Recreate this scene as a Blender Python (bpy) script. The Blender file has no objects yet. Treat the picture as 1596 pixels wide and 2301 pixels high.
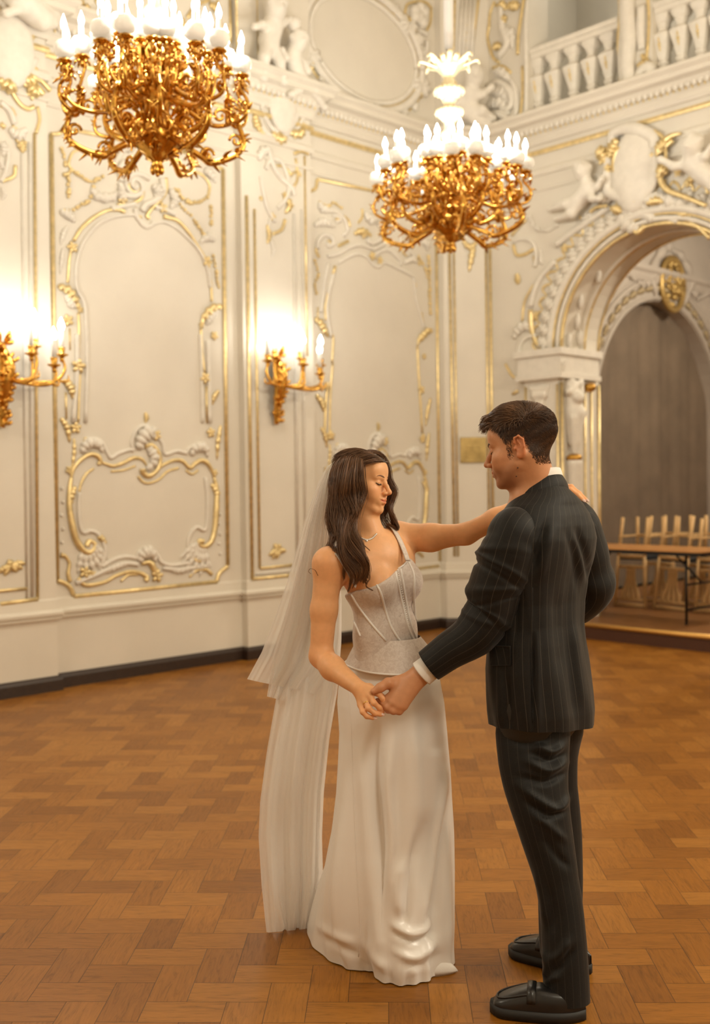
import bpy, math, random
import numpy as np
from mathutils import Vector, Matrix

# ------------------------------------------------------------------ camera, world, exposure
scn = bpy.context.scene
COL = scn.collection
FPX, CXP, CYP = 2380.0, 798.0, 1150.5
CAM = np.array([0.0, 0.0, 1.6])
_p, _r = math.radians(-1.5), 0.0135
_f = np.array([0, math.cos(_p), math.sin(_p)])
_u0 = np.array([0, -math.sin(_p), math.cos(_p)])
_r0 = np.array([1.0, 0, 0])
RGT = math.cos(_r) * _r0 - math.sin(_r) * _u0
UPV = math.sin(_r) * _r0 + math.cos(_r) * _u0
FWD = _f
cam_d = bpy.data.cameras.new('camera')
cam = bpy.data.objects.new('camera', cam_d)
COL.objects.link(cam)
cam.matrix_world = Matrix(((RGT[0], UPV[0], -FWD[0], CAM[0]),
                           (RGT[1], UPV[1], -FWD[1], CAM[1]),
                           (RGT[2], UPV[2], -FWD[2], CAM[2]), (0, 0, 0, 1)))
cam_d.sensor_fit = 'VERTICAL'
cam_d.sensor_height = 36.0
cam_d.lens = 36.0 * FPX / 2301.0
cam_d.clip_end = 60
cam_d.dof.use_dof = True
cam_d.dof.focus_distance = 3.3
cam_d.dof.aperture_fstop = 2.4
scn.camera = cam
scn.view_settings.view_transform = 'Standard'
scn.view_settings.look = 'None'
scn.view_settings.gamma = 1.0
scn.view_settings.use_curve_mapping = False
scn.view_settings.exposure = EXPOSURE = 0.0
scn.cycles.use_denoising = True
scn.cycles.max_bounces = 8
scn.cycles.diffuse_bounces = 4
scn.cycles.glossy_bounces = 4
scn.cycles.transparent_max_bounces = 24
scn.cycles.sample_clamp_indirect = 6.0
scn.cycles.blur_glossy = 0.5
scn.cycles.caustics_reflective = False
scn.cycles.caustics_refractive = False
world = bpy.data.worlds.new('world')
scn.world = world
world.use_nodes = True
world.node_tree.nodes['Background'].inputs[0].default_value = (1.0, 0.86, 0.68, 1)
world.node_tree.nodes['Background'].inputs[1].default_value = 0.0

WARM = (1.0, 0.97, 0.87)
HALLC = (1.0, 0.90, 0.72)
CHAND_W = 115.0      # light of one chandelier in the picture
SCONCE_W = 9.0      # light of one sconce
HALL_W = 345.0       # light of each of the hall's further chandeliers behind the viewer

ALCOVE_W = 270.0      # unseen light added to brighten the room behind the arch


def lamp(name, loc, power, size=0.06, color=WARM, parent=None):
    d = bpy.data.lights.new(name, 'POINT')
    d.energy = power
    d.color = color
    d.shadow_soft_size = size
    o = bpy.data.objects.new(name, d)
    COL.objects.link(o)
    o.location = loc
    if parent:
        o.parent = parent
    return o


# ------------------------------------------------------------------ helpers
def ray(px, py):
    return (px - CXP) / FPX * RGT - (py - CYP) / FPX * UPV + FWD


def at(px, py, depth):
    """the point seen at a pixel, at a given distance along the view axis"""
    return CAM + ray(px, py) * depth


def at_floor(px, py, z=0.0):
    d = ray(px, py)
    return CAM + d * ((z - CAM[2]) / d[2])


def at_plane(px, py, p0, n):
    d = ray(px, py)
    return CAM + d * (np.dot(p0 - CAM, n) / np.dot(d, n))


def catmull(pts, n=6, closed=False):
    P = [np.asarray(p, float) for p in pts]
    m = len(P)
    if m < 3:
        return [P[0] + (P[-1] - P[0]) * (i / n) for i in range(n + 1)]
    out = []
    rng = range(m if closed else m - 1)
    for i in rng:
        if closed:
            p0, p1, p2, p3 = P[(i - 1) % m], P[i], P[(i + 1) % m], P[(i + 2) % m]
        else:
            p1, p2 = P[i], P[i + 1]
            p0 = P[i - 1] if i else 2 * p1 - p2
            p3 = P[i + 2] if i + 2 < m else 2 * p2 - p1
        for j in range(n):
            t = j / n
            out.append(0.5 * ((2 * p1) + (-p0 + p2) * t + (2 * p0 - 5 * p1 + 4 * p2 - p3) * t * t
                              + (-p0 + 3 * p1 - 3 * p2 + p3) * t ** 3))
    if not closed:
        out.append(P[-1])
    return out


def lerp_list(vals, n):
    vals = np.asarray(vals, float)
    x = np.linspace(0, len(vals) - 1, n)
    i = np.clip(x.astype(int), 0, len(vals) - 2)
    f = (x - i)
    if vals.ndim > 1:
        f = f[:, None]
    return vals[i] * (1 - f) + vals[i + 1] * f


class MB:
    """collects shapes and links them as ONE mesh object"""

    def __init__(self):
        self.v, self.f, self.mi, self.uv = [], [], [], None
        self.attr = None

    def add(self, verts, faces, mi=0):
        o = len(self.v)
        self.v.extend([tuple(map(float, p)) for p in verts])
        self.f.extend([tuple(i + o for i in q) for q in faces])
        self.mi.extend([mi] * len(faces))

    def box(self, a, b, mi=0, M=None):
        (x0, y0, z0), (x1, y1, z1) = a, b
        vs = [(x0, y0, z0), (x1, y0, z0), (x1, y1, z0), (x0, y1, z0), (x0, y0, z1), (x1, y0, z1), (x1, y1, z1), (x0, y1, z1)]
        if M is not None:
            vs = [M(p) for p in vs]
        self.add(vs, [(0, 3, 2, 1), (4, 5, 6, 7), (0, 1, 5, 4), (1, 2, 6, 5), (2, 3, 7, 6), (3, 0, 4, 7)], mi)

    def bar(self, p, q, w, h, up=(0, 0, 1), mi=0, ch=0.18):
        """a bar with chamfered edges from p to q, w across, h along `up`"""
        p, q = np.asarray(p, float), np.asarray(q, float)
        d = (q - p) / np.linalg.norm(q - p)
        up = np.asarray(up, float)
        s = np.cross(d, up)
        s /= np.linalg.norm(s)
        t = np.cross(s, d)
        c = ch * min(w, h)
        prof = [(w / 2, h / 2 - c), (w / 2 - c, h / 2), (-w / 2 + c, h / 2), (-w / 2, h / 2 - c), (-w / 2, -h / 2 + c), (-w / 2 + c, -h / 2), (w / 2 - c, -h / 2), (w / 2, -h / 2 + c)]
        vs = [e + s * a + t * b for e in (p, q) for a, b in prof]
        self.add(vs, [(i, (i + 1) % 8, 8 + (i + 1) % 8, 8 + i) for i in range(8)] + [tuple(range(7, -1, -1)), tuple(range(8, 16))], mi)

    def tube(self, pts, r, n=8, mi=0, flat=None, ref=None, cap=True):
        """tube through pts; r a number or list; flat=(a,b) scales the section along the two frame axes; ref keeps the first frame axis near a direction"""
        P = np.asarray(pts, float)
        m = len(P)
        R = np.full(m, float(r)) if np.isscalar(r) else lerp_list(r, m)
        T = np.gradient(P, axis=0)
        T /= (np.linalg.norm(T, axis=1)[:, None] + 1e-12)
        if ref is None:
            a = np.array([0, 0, 1.0]) if abs(T[0][2]) < 0.9 else np.array([1.0, 0, 0])
        else:
            a = np.asarray(ref, float)
        fa, fb = flat or (1, 1)
        vs = []
        ang = np.linspace(0, 2 * math.pi, n, endpoint=False)
        for i in range(m):
            if ref is not None:
                a = np.asarray(ref, float)
            a = a - T[i] * np.dot(a, T[i])
            na = np.linalg.norm(a)
            if na < 1e-6:
                a = np.cross(T[i], [0.3, 0.7, 0.2])
                na = np.linalg.norm(a)
            a = a / na
            b = np.cross(T[i], a)
            vs.extend(P[i] + R[i] * (np.cos(ang)[:, None] * a * fa + np.sin(ang)[:, None] * b * fb))
        fs = [(i * n + j, i * n + (j + 1) % n, (i + 1) * n + (j + 1) % n, (i + 1) * n + j) for i in range(m - 1) for j in range(n)]
        if cap:
            fs.append(tuple(range(n - 1, -1, -1)))
            fs.append(tuple((m - 1) * n + j for j in range(n)))
        self.add(vs, fs, mi)

    def lathe(self, prof, c=(0, 0, 0), n=20, mi=0, M=None, wob=None):
        vs = []
        for r, z in prof:
            for j in range(n):
                a = 2 * math.pi * j / n
                rr = r * (1 + (wob(a, z) if wob else 0))
                p = (c[0] + rr * math.cos(a), c[1] + rr * math.sin(a), c[2] + z)
                vs.append(M(p) if M else p)
        m = len(prof)
        fs = [(i * n + j, i * n + (j + 1) % n, (i + 1) * n + (j + 1) % n, (i + 1) * n + j) for i in range(m - 1) for j in range(n)]
        fs.append(tuple(range(n - 1, -1, -1)))
        fs.append(tuple((m - 1) * n + j for j in range(n)))
        self.add(vs, fs, mi)

    def ell(self, c, r, R=None, nu=12, nv=8, mi=0):
        c = np.asarray(c, float)
        r = np.full(3, r) if np.isscalar(r) else np.asarray(r, float)
        vs = []
        for i in range(1, nv):
            th = math.pi * i / nv
            for j in range(nu):
                ph = 2 * math.pi * j / nu
                vs.append(np.array([math.sin(th) * math.cos(ph), math.sin(th) * math.sin(ph), math.cos(th)]) * r)
        vs = [np.array([0, 0, 1.0]) * r] + vs + [np.array([0, 0, -1.0]) * r]
        if R is not None:
            vs = [R @ p for p in vs]
        L = len(vs) - 1
        fs = [(0, 1 + j, 1 + (j + 1) % nu) for j in range(nu)]
        for i in range(nv - 2):
            o = 1 + i * nu
            fs += [(o + j, o + nu + j, o + nu + (j + 1) % nu, o + (j + 1) % nu) for j in range(nu)]
        o = 1 + (nv - 2) * nu
        fs += [(o + j, L, o + (j + 1) % nu) for j in range(nu)]
        self.add([c + p for p in vs], fs, mi)

    def grid(self, rows, closed=False, mi=0, cap=False):
        m, n = len(rows), len(rows[0])
        vs = [p for r in rows for p in r]
        nn = n if closed else n - 1
        fs = [(i * n + j, i * n + (j + 1) % n, (i + 1) * n + (j + 1) % n, (i + 1) * n + j) for i in range(m - 1) for j in range(nn)]
        if cap:
            fs.append(tuple(range(n - 1, -1, -1)))
            fs.append(tuple((m - 1) * n + j for j in range(n)))
        self.add(vs, fs, mi)

    def build(self, name, mats, parent=None, smooth=True, origin=None, recalc=True, sharp=None):
        me = bpy.data.meshes.new(name)
        org = np.zeros(3)
        if origin is not None:
            org = np.asarray(origin, float)
        V = np.asarray(self.v, float)
        if len(V):
            V = V - org
        me.from_pydata([tuple(p) for p in V], [], self.f)
        mats = mats if isinstance(mats, (list, tuple)) else [mats]
        for m in mats:
            me.materials.append(m)
        if len(mats) > 1:
            me.polygons.foreach_set('material_index', self.mi)
        if recalc:
            import bmesh
            bm = bmesh.new()
            bm.from_mesh(me)
            bmesh.ops.recalc_face_normals(bm, faces=bm.faces)
            bm.to_mesh(me)
            bm.free()
        if smooth:
            me.polygons.foreach_set('use_smooth', [True] * len(me.polygons))
            if sharp:
                me.set_sharp_from_angle(angle=math.radians(sharp))
        me.update()
        o = bpy.data.objects.new(name, me)
        COL.objects.link(o)
        if parent is not None:
            o.parent = parent
        if origin is not None and parent is None:
            o.location = tuple(org)
        return o


def raw_mesh(name, V, F, mat, parent=None, origin=None, attrs=None, smooth=True, uv=None):
    """mesh from numpy arrays; attrs {name: per-vertex floats or colours}"""
    me = bpy.data.meshes.new(name)
    V = np.asarray(V, np.float64)
    if origin is not None:
        V = V - np.asarray(origin, float)
    F = np.asarray(F)
    k = F.shape[1]
    me.vertices.add(len(V))
    me.vertices.foreach_set('co', V.astype(np.float32).ravel())
    me.loops.add(F.size)
    me.loops.foreach_set('vertex_index', F.astype(np.int32).ravel())
    me.polygons.add(len(F))
    me.polygons.foreach_set('loop_start', np.arange(0, F.size, k, dtype=np.int32))
    me.polygons.foreach_set('loop_total', np.full(len(F), k, dtype=np.int32))
    me.update(calc_edges=True)
    me.polygons.foreach_set('use_smooth', np.ones(len(F), dtype=bool) if smooth else np.zeros(len(F), dtype=bool))
    for nm, a in (attrs or {}).items():
        a = np.asarray(a, np.float32)
        if a.ndim == 1:
            at_ = me.attributes.new(nm, 'FLOAT', 'POINT')
            at_.data.foreach_set('value', a)
        else:
            at_ = me.attributes.new(nm, 'FLOAT_COLOR', 'POINT')
            c = np.ones((len(a), 4), np.float32)
            c[:, :3] = a[:, :3]
            at_.data.foreach_set('color', c.ravel())
    if uv is not None:
        l = me.uv_layers.new(name='UVMap')
        l.data.foreach_set('uv', np.asarray(uv, np.float32).ravel())
    mats = mat if isinstance(mat, (list, tuple)) else [mat]
    for m in mats:
        me.materials.append(m)
    me.validate()
    o = bpy.data.objects.new(name, me)
    COL.objects.link(o)
    if parent is not None:
        o.parent = parent
    elif origin is not None:
        o.location = tuple(np.asarray(origin, float))
    return o


def tag(o, label=None, cat=None, group=None, kind=None):
    if label:
        o['label'] = label
    if cat:
        o['category'] = cat
    if group:
        o['group'] = group
    if kind:
        o['kind'] = kind
    return o


def thing(name, loc, label, cat, rz=0.0, group=None):
    o = bpy.data.objects.new(name, None)
    o.empty_display_size = 0.1
    COL.objects.link(o)
    o.location = tuple(map(float, loc))
    o.rotation_euler = (0, 0, rz)
    return tag(o, label, cat, group)


def kids(o):
    return [c for c in bpy.data.objects if c.parent == o]


def copy_tree(o, parent=None):
    c = o.copy()
    COL.objects.link(c)
    if parent is not None:
        c.parent = parent
    for ch in kids(o):
        copy_tree(ch, c)
    return c


# ------------------------------------------------------------------ smooth implicit bodies (surface nets)
def smin(a, b, k):
    h = np.clip(0.5 + 0.5 * (b - a) / k, 0, 1)
    return b * (1 - h) + a * h - k * h * (1 - h)


def smax(a, b, k):
    return -smin(-a, -b, k)


class Body:
    def __init__(self):
        self.pr = []

    def _push(self, fn, c, rad, op, k):
        self.pr.append((fn, np.asarray(c, float), float(rad), op, k))

    def cap(self, a, b, ra, rb=None, k=0.02, op='u'):
        a, b = np.asarray(a, float), np.asarray(b, float)
        rb = ra if rb is None else rb
        ba = b - a
        L2 = max(float(ba @ ba), 1e-12)

        def fn(p):
            t = np.clip(((p - a) @ ba) / L2, 0, 1)
            return np.linalg.norm(p - a - t[:, None] * ba, axis=1) - (ra + (rb - ra) * t)
        self._push(fn, (a + b) / 2, math.sqrt(L2) / 2 + max(ra, rb), op, k)

    def chain(self, pts, rs, k=0.02, op='u'):
        for i in range(len(pts) - 1):
            self.cap(pts[i], pts[i + 1], rs[i], rs[i + 1], k, op)

    def ell(self, c, r, R=None, k=0.02, op='u'):
        c = np.asarray(c, float)
        r = np.full(3, float(r)) if np.isscalar(r) else np.asarray(r, float)
        R = None if R is None else np.asarray(R, float)

        def fn(p):
            q = p - c
            if R is not None:
                q = q @ R      # R columns are the local axes
            k0 = np.linalg.norm(q / r, axis=1)
            k1 = np.linalg.norm(q / (r * r), axis=1)
            return np.where(k1 < 1e-9, -r.min(), k0 * (k0 - 1) / np.maximum(k1, 1e-9))
        self._push(fn, c, float(r.max()), op, k)

    def fn(self, f, c, rad, op='u', k=0.02):
        self._push(f, c, rad, op, k)

    def ev(self, p, sel=None):
        d = np.full(len(p), 10.0)
        for i, (fn, c, rad, op, k) in enumerate(self.pr):
            if sel is not None and not sel[i]:
                continue
            if op == 'u':
                d = smin(d, fn(p), k)
            elif op == 's':
                d = smax(d, -fn(p), k)
            elif op == 'i':
                d = smax(d, fn(p), k)
            elif op == 'd':        # displacement
                d = d + fn(p)
        return d

    def mesh(self, h, B=12):
        cs = np.array([c - rad for fn, c, rad, op, k in self.pr if op == 'u'])
        ce = np.array([c + rad for fn, c, rad, op, k in self.pr if op == 'u'])
        lo = cs.min(0) - 4 * h
        hi = ce.max(0) + 4 * h
        nb = np.ceil((hi - lo) / (h * B)).astype(int)
        bi = np.stack(np.meshgrid(*[np.arange(n) for n in nb], indexing='ij'), -1).reshape(-1, 3)
        bc = lo + (bi + 0.5) * h * B
        br = h * B * 0.5 * math.sqrt(3)
        d = self.ev(bc)
        keep = np.abs(d) < br * 1.35 + 0.012
        bi, bc = bi[keep], bc[keep]
        g = np.arange(B + 1)
        G = np.stack(np.meshgrid(g, g, g, indexing='ij'), -1).reshape(-1, 3)
        keys, vpos, edges = [], [], []
        PC = np.array([c for _, c, _, _, _ in self.pr])
        PR = np.array([r + max(k, 0.0) * 1.2 for _, _, r, _, k in self.pr])
        NX = nb * B + 4
        def key(ijk):
            return ((ijk[:, 0] + 1) * NX[1] + (ijk[:, 1] + 1)) * NX[2] + (ijk[:, 2] + 1)
        for b, c in zip(bi, bc):
            sel = np.linalg.norm(PC - c, axis=1) < PR + br * 1.02 + 0.02
            for i, pr in enumerate(self.pr):
                if pr[3] == 'd':
                    sel[i] = True
            if not sel.any():
                continue
            P = lo + (b * B + G) * h
            val = self.ev(P, sel).reshape(B + 1, B + 1, B + 1)
            ins = val < 0
            if ins.all() or not ins.any():
                continue
            cnt = np.zeros((B, B, B), np.int16)
            for dx in (0, 1):
                for dy in (0, 1):
                    for dz in (0, 1):
                        cnt += ins[dx:B + dx, dy:B + dy, dz:B + dz]
            act = (cnt > 0) & (cnt < 8)
            ci = np.argwhere(act)
            if not len(ci):
                continue
            acc = np.zeros((len(ci), 3))
            num = np.zeros(len(ci))
            for ax in range(3):
                e = np.eye(3, dtype=int)[ax]
                o1, o2 = [np.eye(3, dtype=int)[a] for a in range(3) if a != ax]
                for s1 in (0, 1):
                    for s2 in (0, 1):
                        p0 = ci + s1 * o1 + s2 * o2
                        p1 = p0 + e
                        v0 = val[p0[:, 0], p0[:, 1], p0[:, 2]]
                        v1 = val[p1[:, 0], p1[:, 1], p1[:, 2]]
                        x = (v0 < 0) != (v1 < 0)
                        t = np.where(x, v0 / np.where(x, v0 - v1, 1), 0)
                        acc += np.where(x[:, None], p0 + t[:, None] * e, 0)
                        num += x
            vpos.append(lo + (b * B + acc / num[:, None]) * h)
            keys.append(key(b * B + ci))
            for ax in range(3):
                sl0 = [slice(0, B)] * 3
                sl1 = [slice(0, B)] * 3
                sl1[ax] = slice(1, B + 1)
                a0, a1 = ins[tuple(sl0)], ins[tuple(sl1)]
                ei = np.argwhere(a0 != a1)
                if len(ei):
                    edges.append((ax, b * B + ei, a0[ei[:, 0], ei[:, 1], ei[:, 2]]))
        K = np.concatenate(keys)
        V = np.concatenate(vpos)
        o = np.argsort(K)
        K, V = K[o], V[o]
        F = []
        for ax, e, s in edges:
            o1, o2 = [np.eye(3, dtype=int)[a] for a in range(3) if a != ax]
            if ax == 1:
                o1, o2 = o2, o1
            q = [e - o1 - o2, e - o2, e, e - o1]
            idx, ok = [], np.ones(len(e), bool)
            for c in q:
                kk = key(c)
                j = np.clip(np.searchsorted(K, kk), 0, len(K) - 1)
                ok &= (K[j] == kk)
                idx.append(j)
            Q = np.stack(idx, 1)
            Q = np.where(s[:, None], Q, Q[:, ::-1])
            F.append(Q[ok])
        return V, np.concatenate(F)


# ------------------------------------------------------------------ materials
def mat_base(name):
    m = bpy.data.materials.new(name)
    m.use_nodes = True
    nt = m.node_tree
    return m, nt, nt.nodes['Principled BSDF']


def nnode(nt, typ, **kw):
    n = nt.nodes.new(typ)
    for k, v in kw.items():
        if k in n.inputs:
            n.inputs[k].default_value = v
        else:
            setattr(n, k, v)
    return n


def ramp(nt, fac, stops):
    r = nt.nodes.new('ShaderNodeValToRGB')
    el = r.color_ramp.elements
    while len(el) > 1:
        el.remove(el[-1])
    for i, (p, c) in enumerate(stops):
        e = el[0] if i == 0 else el.new(p)
        e.position = p
        e.color = (*c, 1)
    nt.links.new(fac, r.inputs[0])
    return r.outputs[0]


def simple(name, col, rough=0.5, metal=0.0, noise=None, bump=None, coat=0.0, spec=None, vary=0.12, sheen=0.0):
    """principled material; noise=(scale) varies the colour, bump=(scale,strength,distance)"""
    m, nt, b = mat_base(name)
    b.inputs['Base Color'].default_value = (*col, 1)
    b.inputs['Roughness'].default_value = rough
    b.inputs['Metallic'].default_value = metal
    b.inputs['Coat Weight'].default_value = coat
    b.inputs['Sheen Weight'].default_value = sheen
    if spec is not None:
        b.inputs['Specular IOR Level'].default_value = spec
    tc = nt.nodes.new('ShaderNodeTexCoord')
    if noise:
        nz = nnode(nt, 'ShaderNodeTexNoise', Scale=noise, Detail=5.0, Roughness=0.6)
        nt.links.new(tc.outputs['Object'], nz.inputs['Vector'])
        c = np.array(col)
        nt.links.new(ramp(nt, nz.outputs['Fac'], [(0.3, tuple(c * (1 - vary))), (0.7, tuple(np.minimum(c * (1 + vary * 0.6), 1)))]), b.inputs['Base Color'])
    if bump:
        nb = nnode(nt, 'ShaderNodeTexNoise', Scale=bump[0], Detail=4.0)
        nt.links.new(tc.outputs['Object'], nb.inputs['Vector'])
        bp = nnode(nt, 'ShaderNodeBump', Strength=bump[1], Distance=bump[2])
        nt.links.new(nb.outputs['Fac'], bp.inputs['Height'])
        nt.links.new(bp.outputs['Normal'], b.inputs['Normal'])
    return m


def emit(name, col, strength):
    m, nt, b = mat_base(name)
    b.inputs['Base Color'].default_value = (*col, 1)
    b.inputs['Emission Color'].default_value = (*col, 1)
    b.inputs['Emission Strength'].default_value = strength
    m.cycles.emission_sampling = 'NONE'
    return m


M_wall = simple('cream_wall_paint', (0.735, 0.68, 0.585), 0.55, noise=1.3, bump=(6.0, 0.08, 0.01), vary=0.06)
M_dado = simple('cream_dado_paint', (0.73, 0.675, 0.575), 0.6, noise=1.8, bump=(9.0, 0.06, 0.01), vary=0.05)
M_stucco = simple('white_stucco', (0.78, 0.73, 0.645), 0.55, noise=14.0, vary=0.07)
M_gold = simple('gilt_stucco', (0.86, 0.69, 0.36), 0.36, metal=0.7, noise=18.0, vary=0.22)
M_bronze = simple('gilt_bronze', (0.74, 0.41, 0.085), 0.24, metal=1.0, noise=26.0, vary=0.4)
M_palegilt = simple('pale_gilt_stem', (0.90, 0.78, 0.52), 0.35, metal=0.5, noise=20.0, vary=0.15)
M_ceiling = simple('ceiling_paint', (0.78, 0.73, 0.65), 0.8)
M_base = simple('dark_brown_wood', (0.030, 0.015, 0.009), 0.42, noise=30.0, vary=0.3)
M_candle = simple('white_candle_sleeve', (0.9, 0.88, 0.84), 0.4)
M_bulb = emit('lit_flame_bulb', (1.0, 0.93, 0.82), 14.0)
M_sleeve = simple('white_cloth_sleeve', (0.82, 0.80, 0.78), 0.8)


def milk():
    m, nt, b = mat_base('opal_white_glass')
    b.inputs['Base Color'].default_value = (0.95, 0.93, 0.90, 1)
    b.inputs['Roughness'].default_value = 0.25
    tr = nnode(nt, 'ShaderNodeBsdfTranslucent')
    tr.inputs[0].default_value = (0.98, 0.95, 0.9, 1)
    mx = nnode(nt, 'ShaderNodeMixShader')
    mx.inputs[0].default_value = 0.45
    nt.links.new(b.outputs[0], mx.inputs[1])
    nt.links.new(tr.outputs[0], mx.inputs[2])
    nt.links.new(mx.outputs[0], nt.nodes['Material Output'].inputs[0])
    return m


M_milk = milk()
# ------------------------------------------------------------------ the setting: wall frames
Z3 = np.array([0, 0, 1.0])
dL = np.array([.7203, .6937, 0]); nL = np.array([.6937, -.7203, 0])
A0 = np.array([-2.378, 8.429, 0]) - 0.03 * nL
dR = np.array([.6937, -.7203, 0]); nR = -np.array([.7203, .6937, 0])
C0 = np.array([1.218, 11.892, 0])


def PL(s, w=0.0, z=0.0):
    return A0 + s * dL + w * nL + z * Z3


def PR(u, w=0.0, z=0.0):
    return C0 + u * dR + w * nR + z * Z3


def trL(px, py, w=0.0):
    P = at_plane(px, py, A0 + w * nL, nL)
    return float((P - A0) @ dL), float(P[2])


def trR(px, py, w=0.0):
    P = at_plane(px, py, C0 + w * nR, nR)
    return float((P - C0) @ dR), float(P[2])


def sweep(mb, plan, prof, mi=0, closed_prof=True):
    """profile (w out from the wall, z) run along a plan line, mitred; room on the right hand"""
    P = [np.asarray(p, float)[:2] for p in plan]
    m = len(P)
    nrm = []
    for i in range(m - 1):
        d = P[i + 1] - P[i]
        d /= np.linalg.norm(d)
        nrm.append(np.array([d[1], -d[0]]))
    offs = []
    for i in range(m):
        if i == 0:
            offs.append(nrm[0])
        elif i == m - 1:
            offs.append(nrm[-1])
        else:
            b = nrm[i - 1] + nrm[i]
            offs.append(b / max(0.25, (1 + nrm[i - 1] @ nrm[i])))
    vs = []
    for i in range(m):
        for w, z in prof:
            q = P[i] + offs[i] * w
            vs.append((q[0], q[1], z))
    k = len(prof)
    kk = k if closed_prof else k - 1
    fs = [(i * k + j, i * k + (j + 1) % k, (i + 1) * k + (j + 1) % k, (i + 1) * k + j) for i in range(m - 1) for j in range(kk)]
    if closed_prof:
        fs += [tuple(range(k - 1, -1, -1)), tuple((m - 1) * k + j for j in range(k))]
    mb.add(vs, fs, mi)


class Relief(MB):
    """relief on a wall: 2D points (along, up) on a wall frame"""

    def __init__(self, P=PL, w=0.0):
        super().__init__()
        self.P, self.w = P, w
        self.n = np.asarray(P(0, 1)) - np.asarray(P(0, 0))
        self.d = np.asarray(P(1, 0)) - np.asarray(P(0, 0))

    def line(self, pts, r, flat=0.75, n=6, mi=0, closed=False, sm=6, dw=0.0):
        q = catmull(pts, sm, closed) if len(pts) > 2 else [np.asarray(p, float) for p in pts]
        if closed:
            q = q + [q[0]]
        rr = lerp_list(r, len(q)) if not np.isscalar(r) else np.full(len(q), r)
        P3 = [self.P(a[0], self.w + dw + rr[i] * flat * 0.55, a[1]) for i, a in enumerate(q)]
        self.tube(P3, rr, n, mi, flat=(flat, 1), ref=self.n)

    def leaf(self, pts, r, mi=0, scal=5, depth=0.35, **k):
        """a scalloped acanthus leaf: a tapering swelling tube with notched edges"""
        q = catmull(pts, 10)
        m = len(q)
        t = np.linspace(0, 1, m)
        rr = r * (np.sin(np.pi * np.clip(t * 0.92 + 0.08, 0, 1)) ** 0.7) * (1 - depth * (0.5 + 0.5 * np.cos(2 * np.pi * scal * t))) + r * 0.08
        P3 = [self.P(a[0], self.w + rr[i] * 0.35, a[1]) for i, a in enumerate(q)]
        self.tube(P3, rr, 6, mi, flat=(0.55, 1), ref=self.n)

    def bead(self, s, z, r, mi=0, fl=0.8):
        self.ell(self.P(s, self.w + r * fl * 0.5, z), (r, r, r), nu=7, nv=5, mi=mi)

    def flower(self, s, z, r, mi=0, petals=5, a0=0.3):
        R = np.stack([self.d, Z3, self.n], 1)
        for i in range(petals):
            a = a0 + 2 * math.pi * i / petals
            ca, sa = math.cos(a), math.sin(a)
            L = np.stack([R @ [ca, sa, 0], R @ [-sa, ca, 0], self.n], 1)
            self.ell(self.P(s + ca * r * .55, self.w + r * .25, z + sa * r * .55), (r * .5, r * .34, r * .26), L, 7, 5, mi)
        self.ell(self.P(s, self.w + r * .38, z), r * .28, None, 7, 5, mi)

    def spiral(self, s, z, r, turns=1.4, a0=0.0, hand=1, t0=0.2, thick=0.02, mi=0):
        pts = []
        N = int(14 * turns) + 4
        for i in range(N):
            t = i / (N - 1)
            rr = r * (1 - t * (1 - t0))
            a = a0 + hand * turns * 2 * math.pi * t
            pts.append((s + rr * math.cos(a), z + rr * math.sin(a)))
        self.line(pts, [thick * .7, thick, thick * 1.1], mi=mi, sm=2)
        self.bead(pts[-1][0], pts[-1][1], thick * 1.5, mi)

    def garland(self, pts, r, mi=0, seed=1):
        rg = random.Random(seed)
        q = catmull(pts, 8)
        L = 0.0
        last = None
        for a in q:
            if last is None or np.hypot(*(a - last)) > r * 0.95:
                self.ell(self.P(a[0] + rg.uniform(-.3, .3) * r, self.w + r * .4, a[1] + rg.uniform(-.3, .3) * r), r * rg.uniform(.6, 1.0), None, 6, 4, mi)
                last = a


def zl(pts, ox, oy, k, f=trL, w=0.0):
    return [f(ox + x * k, oy + y * k, w) for x, y in pts]


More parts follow.
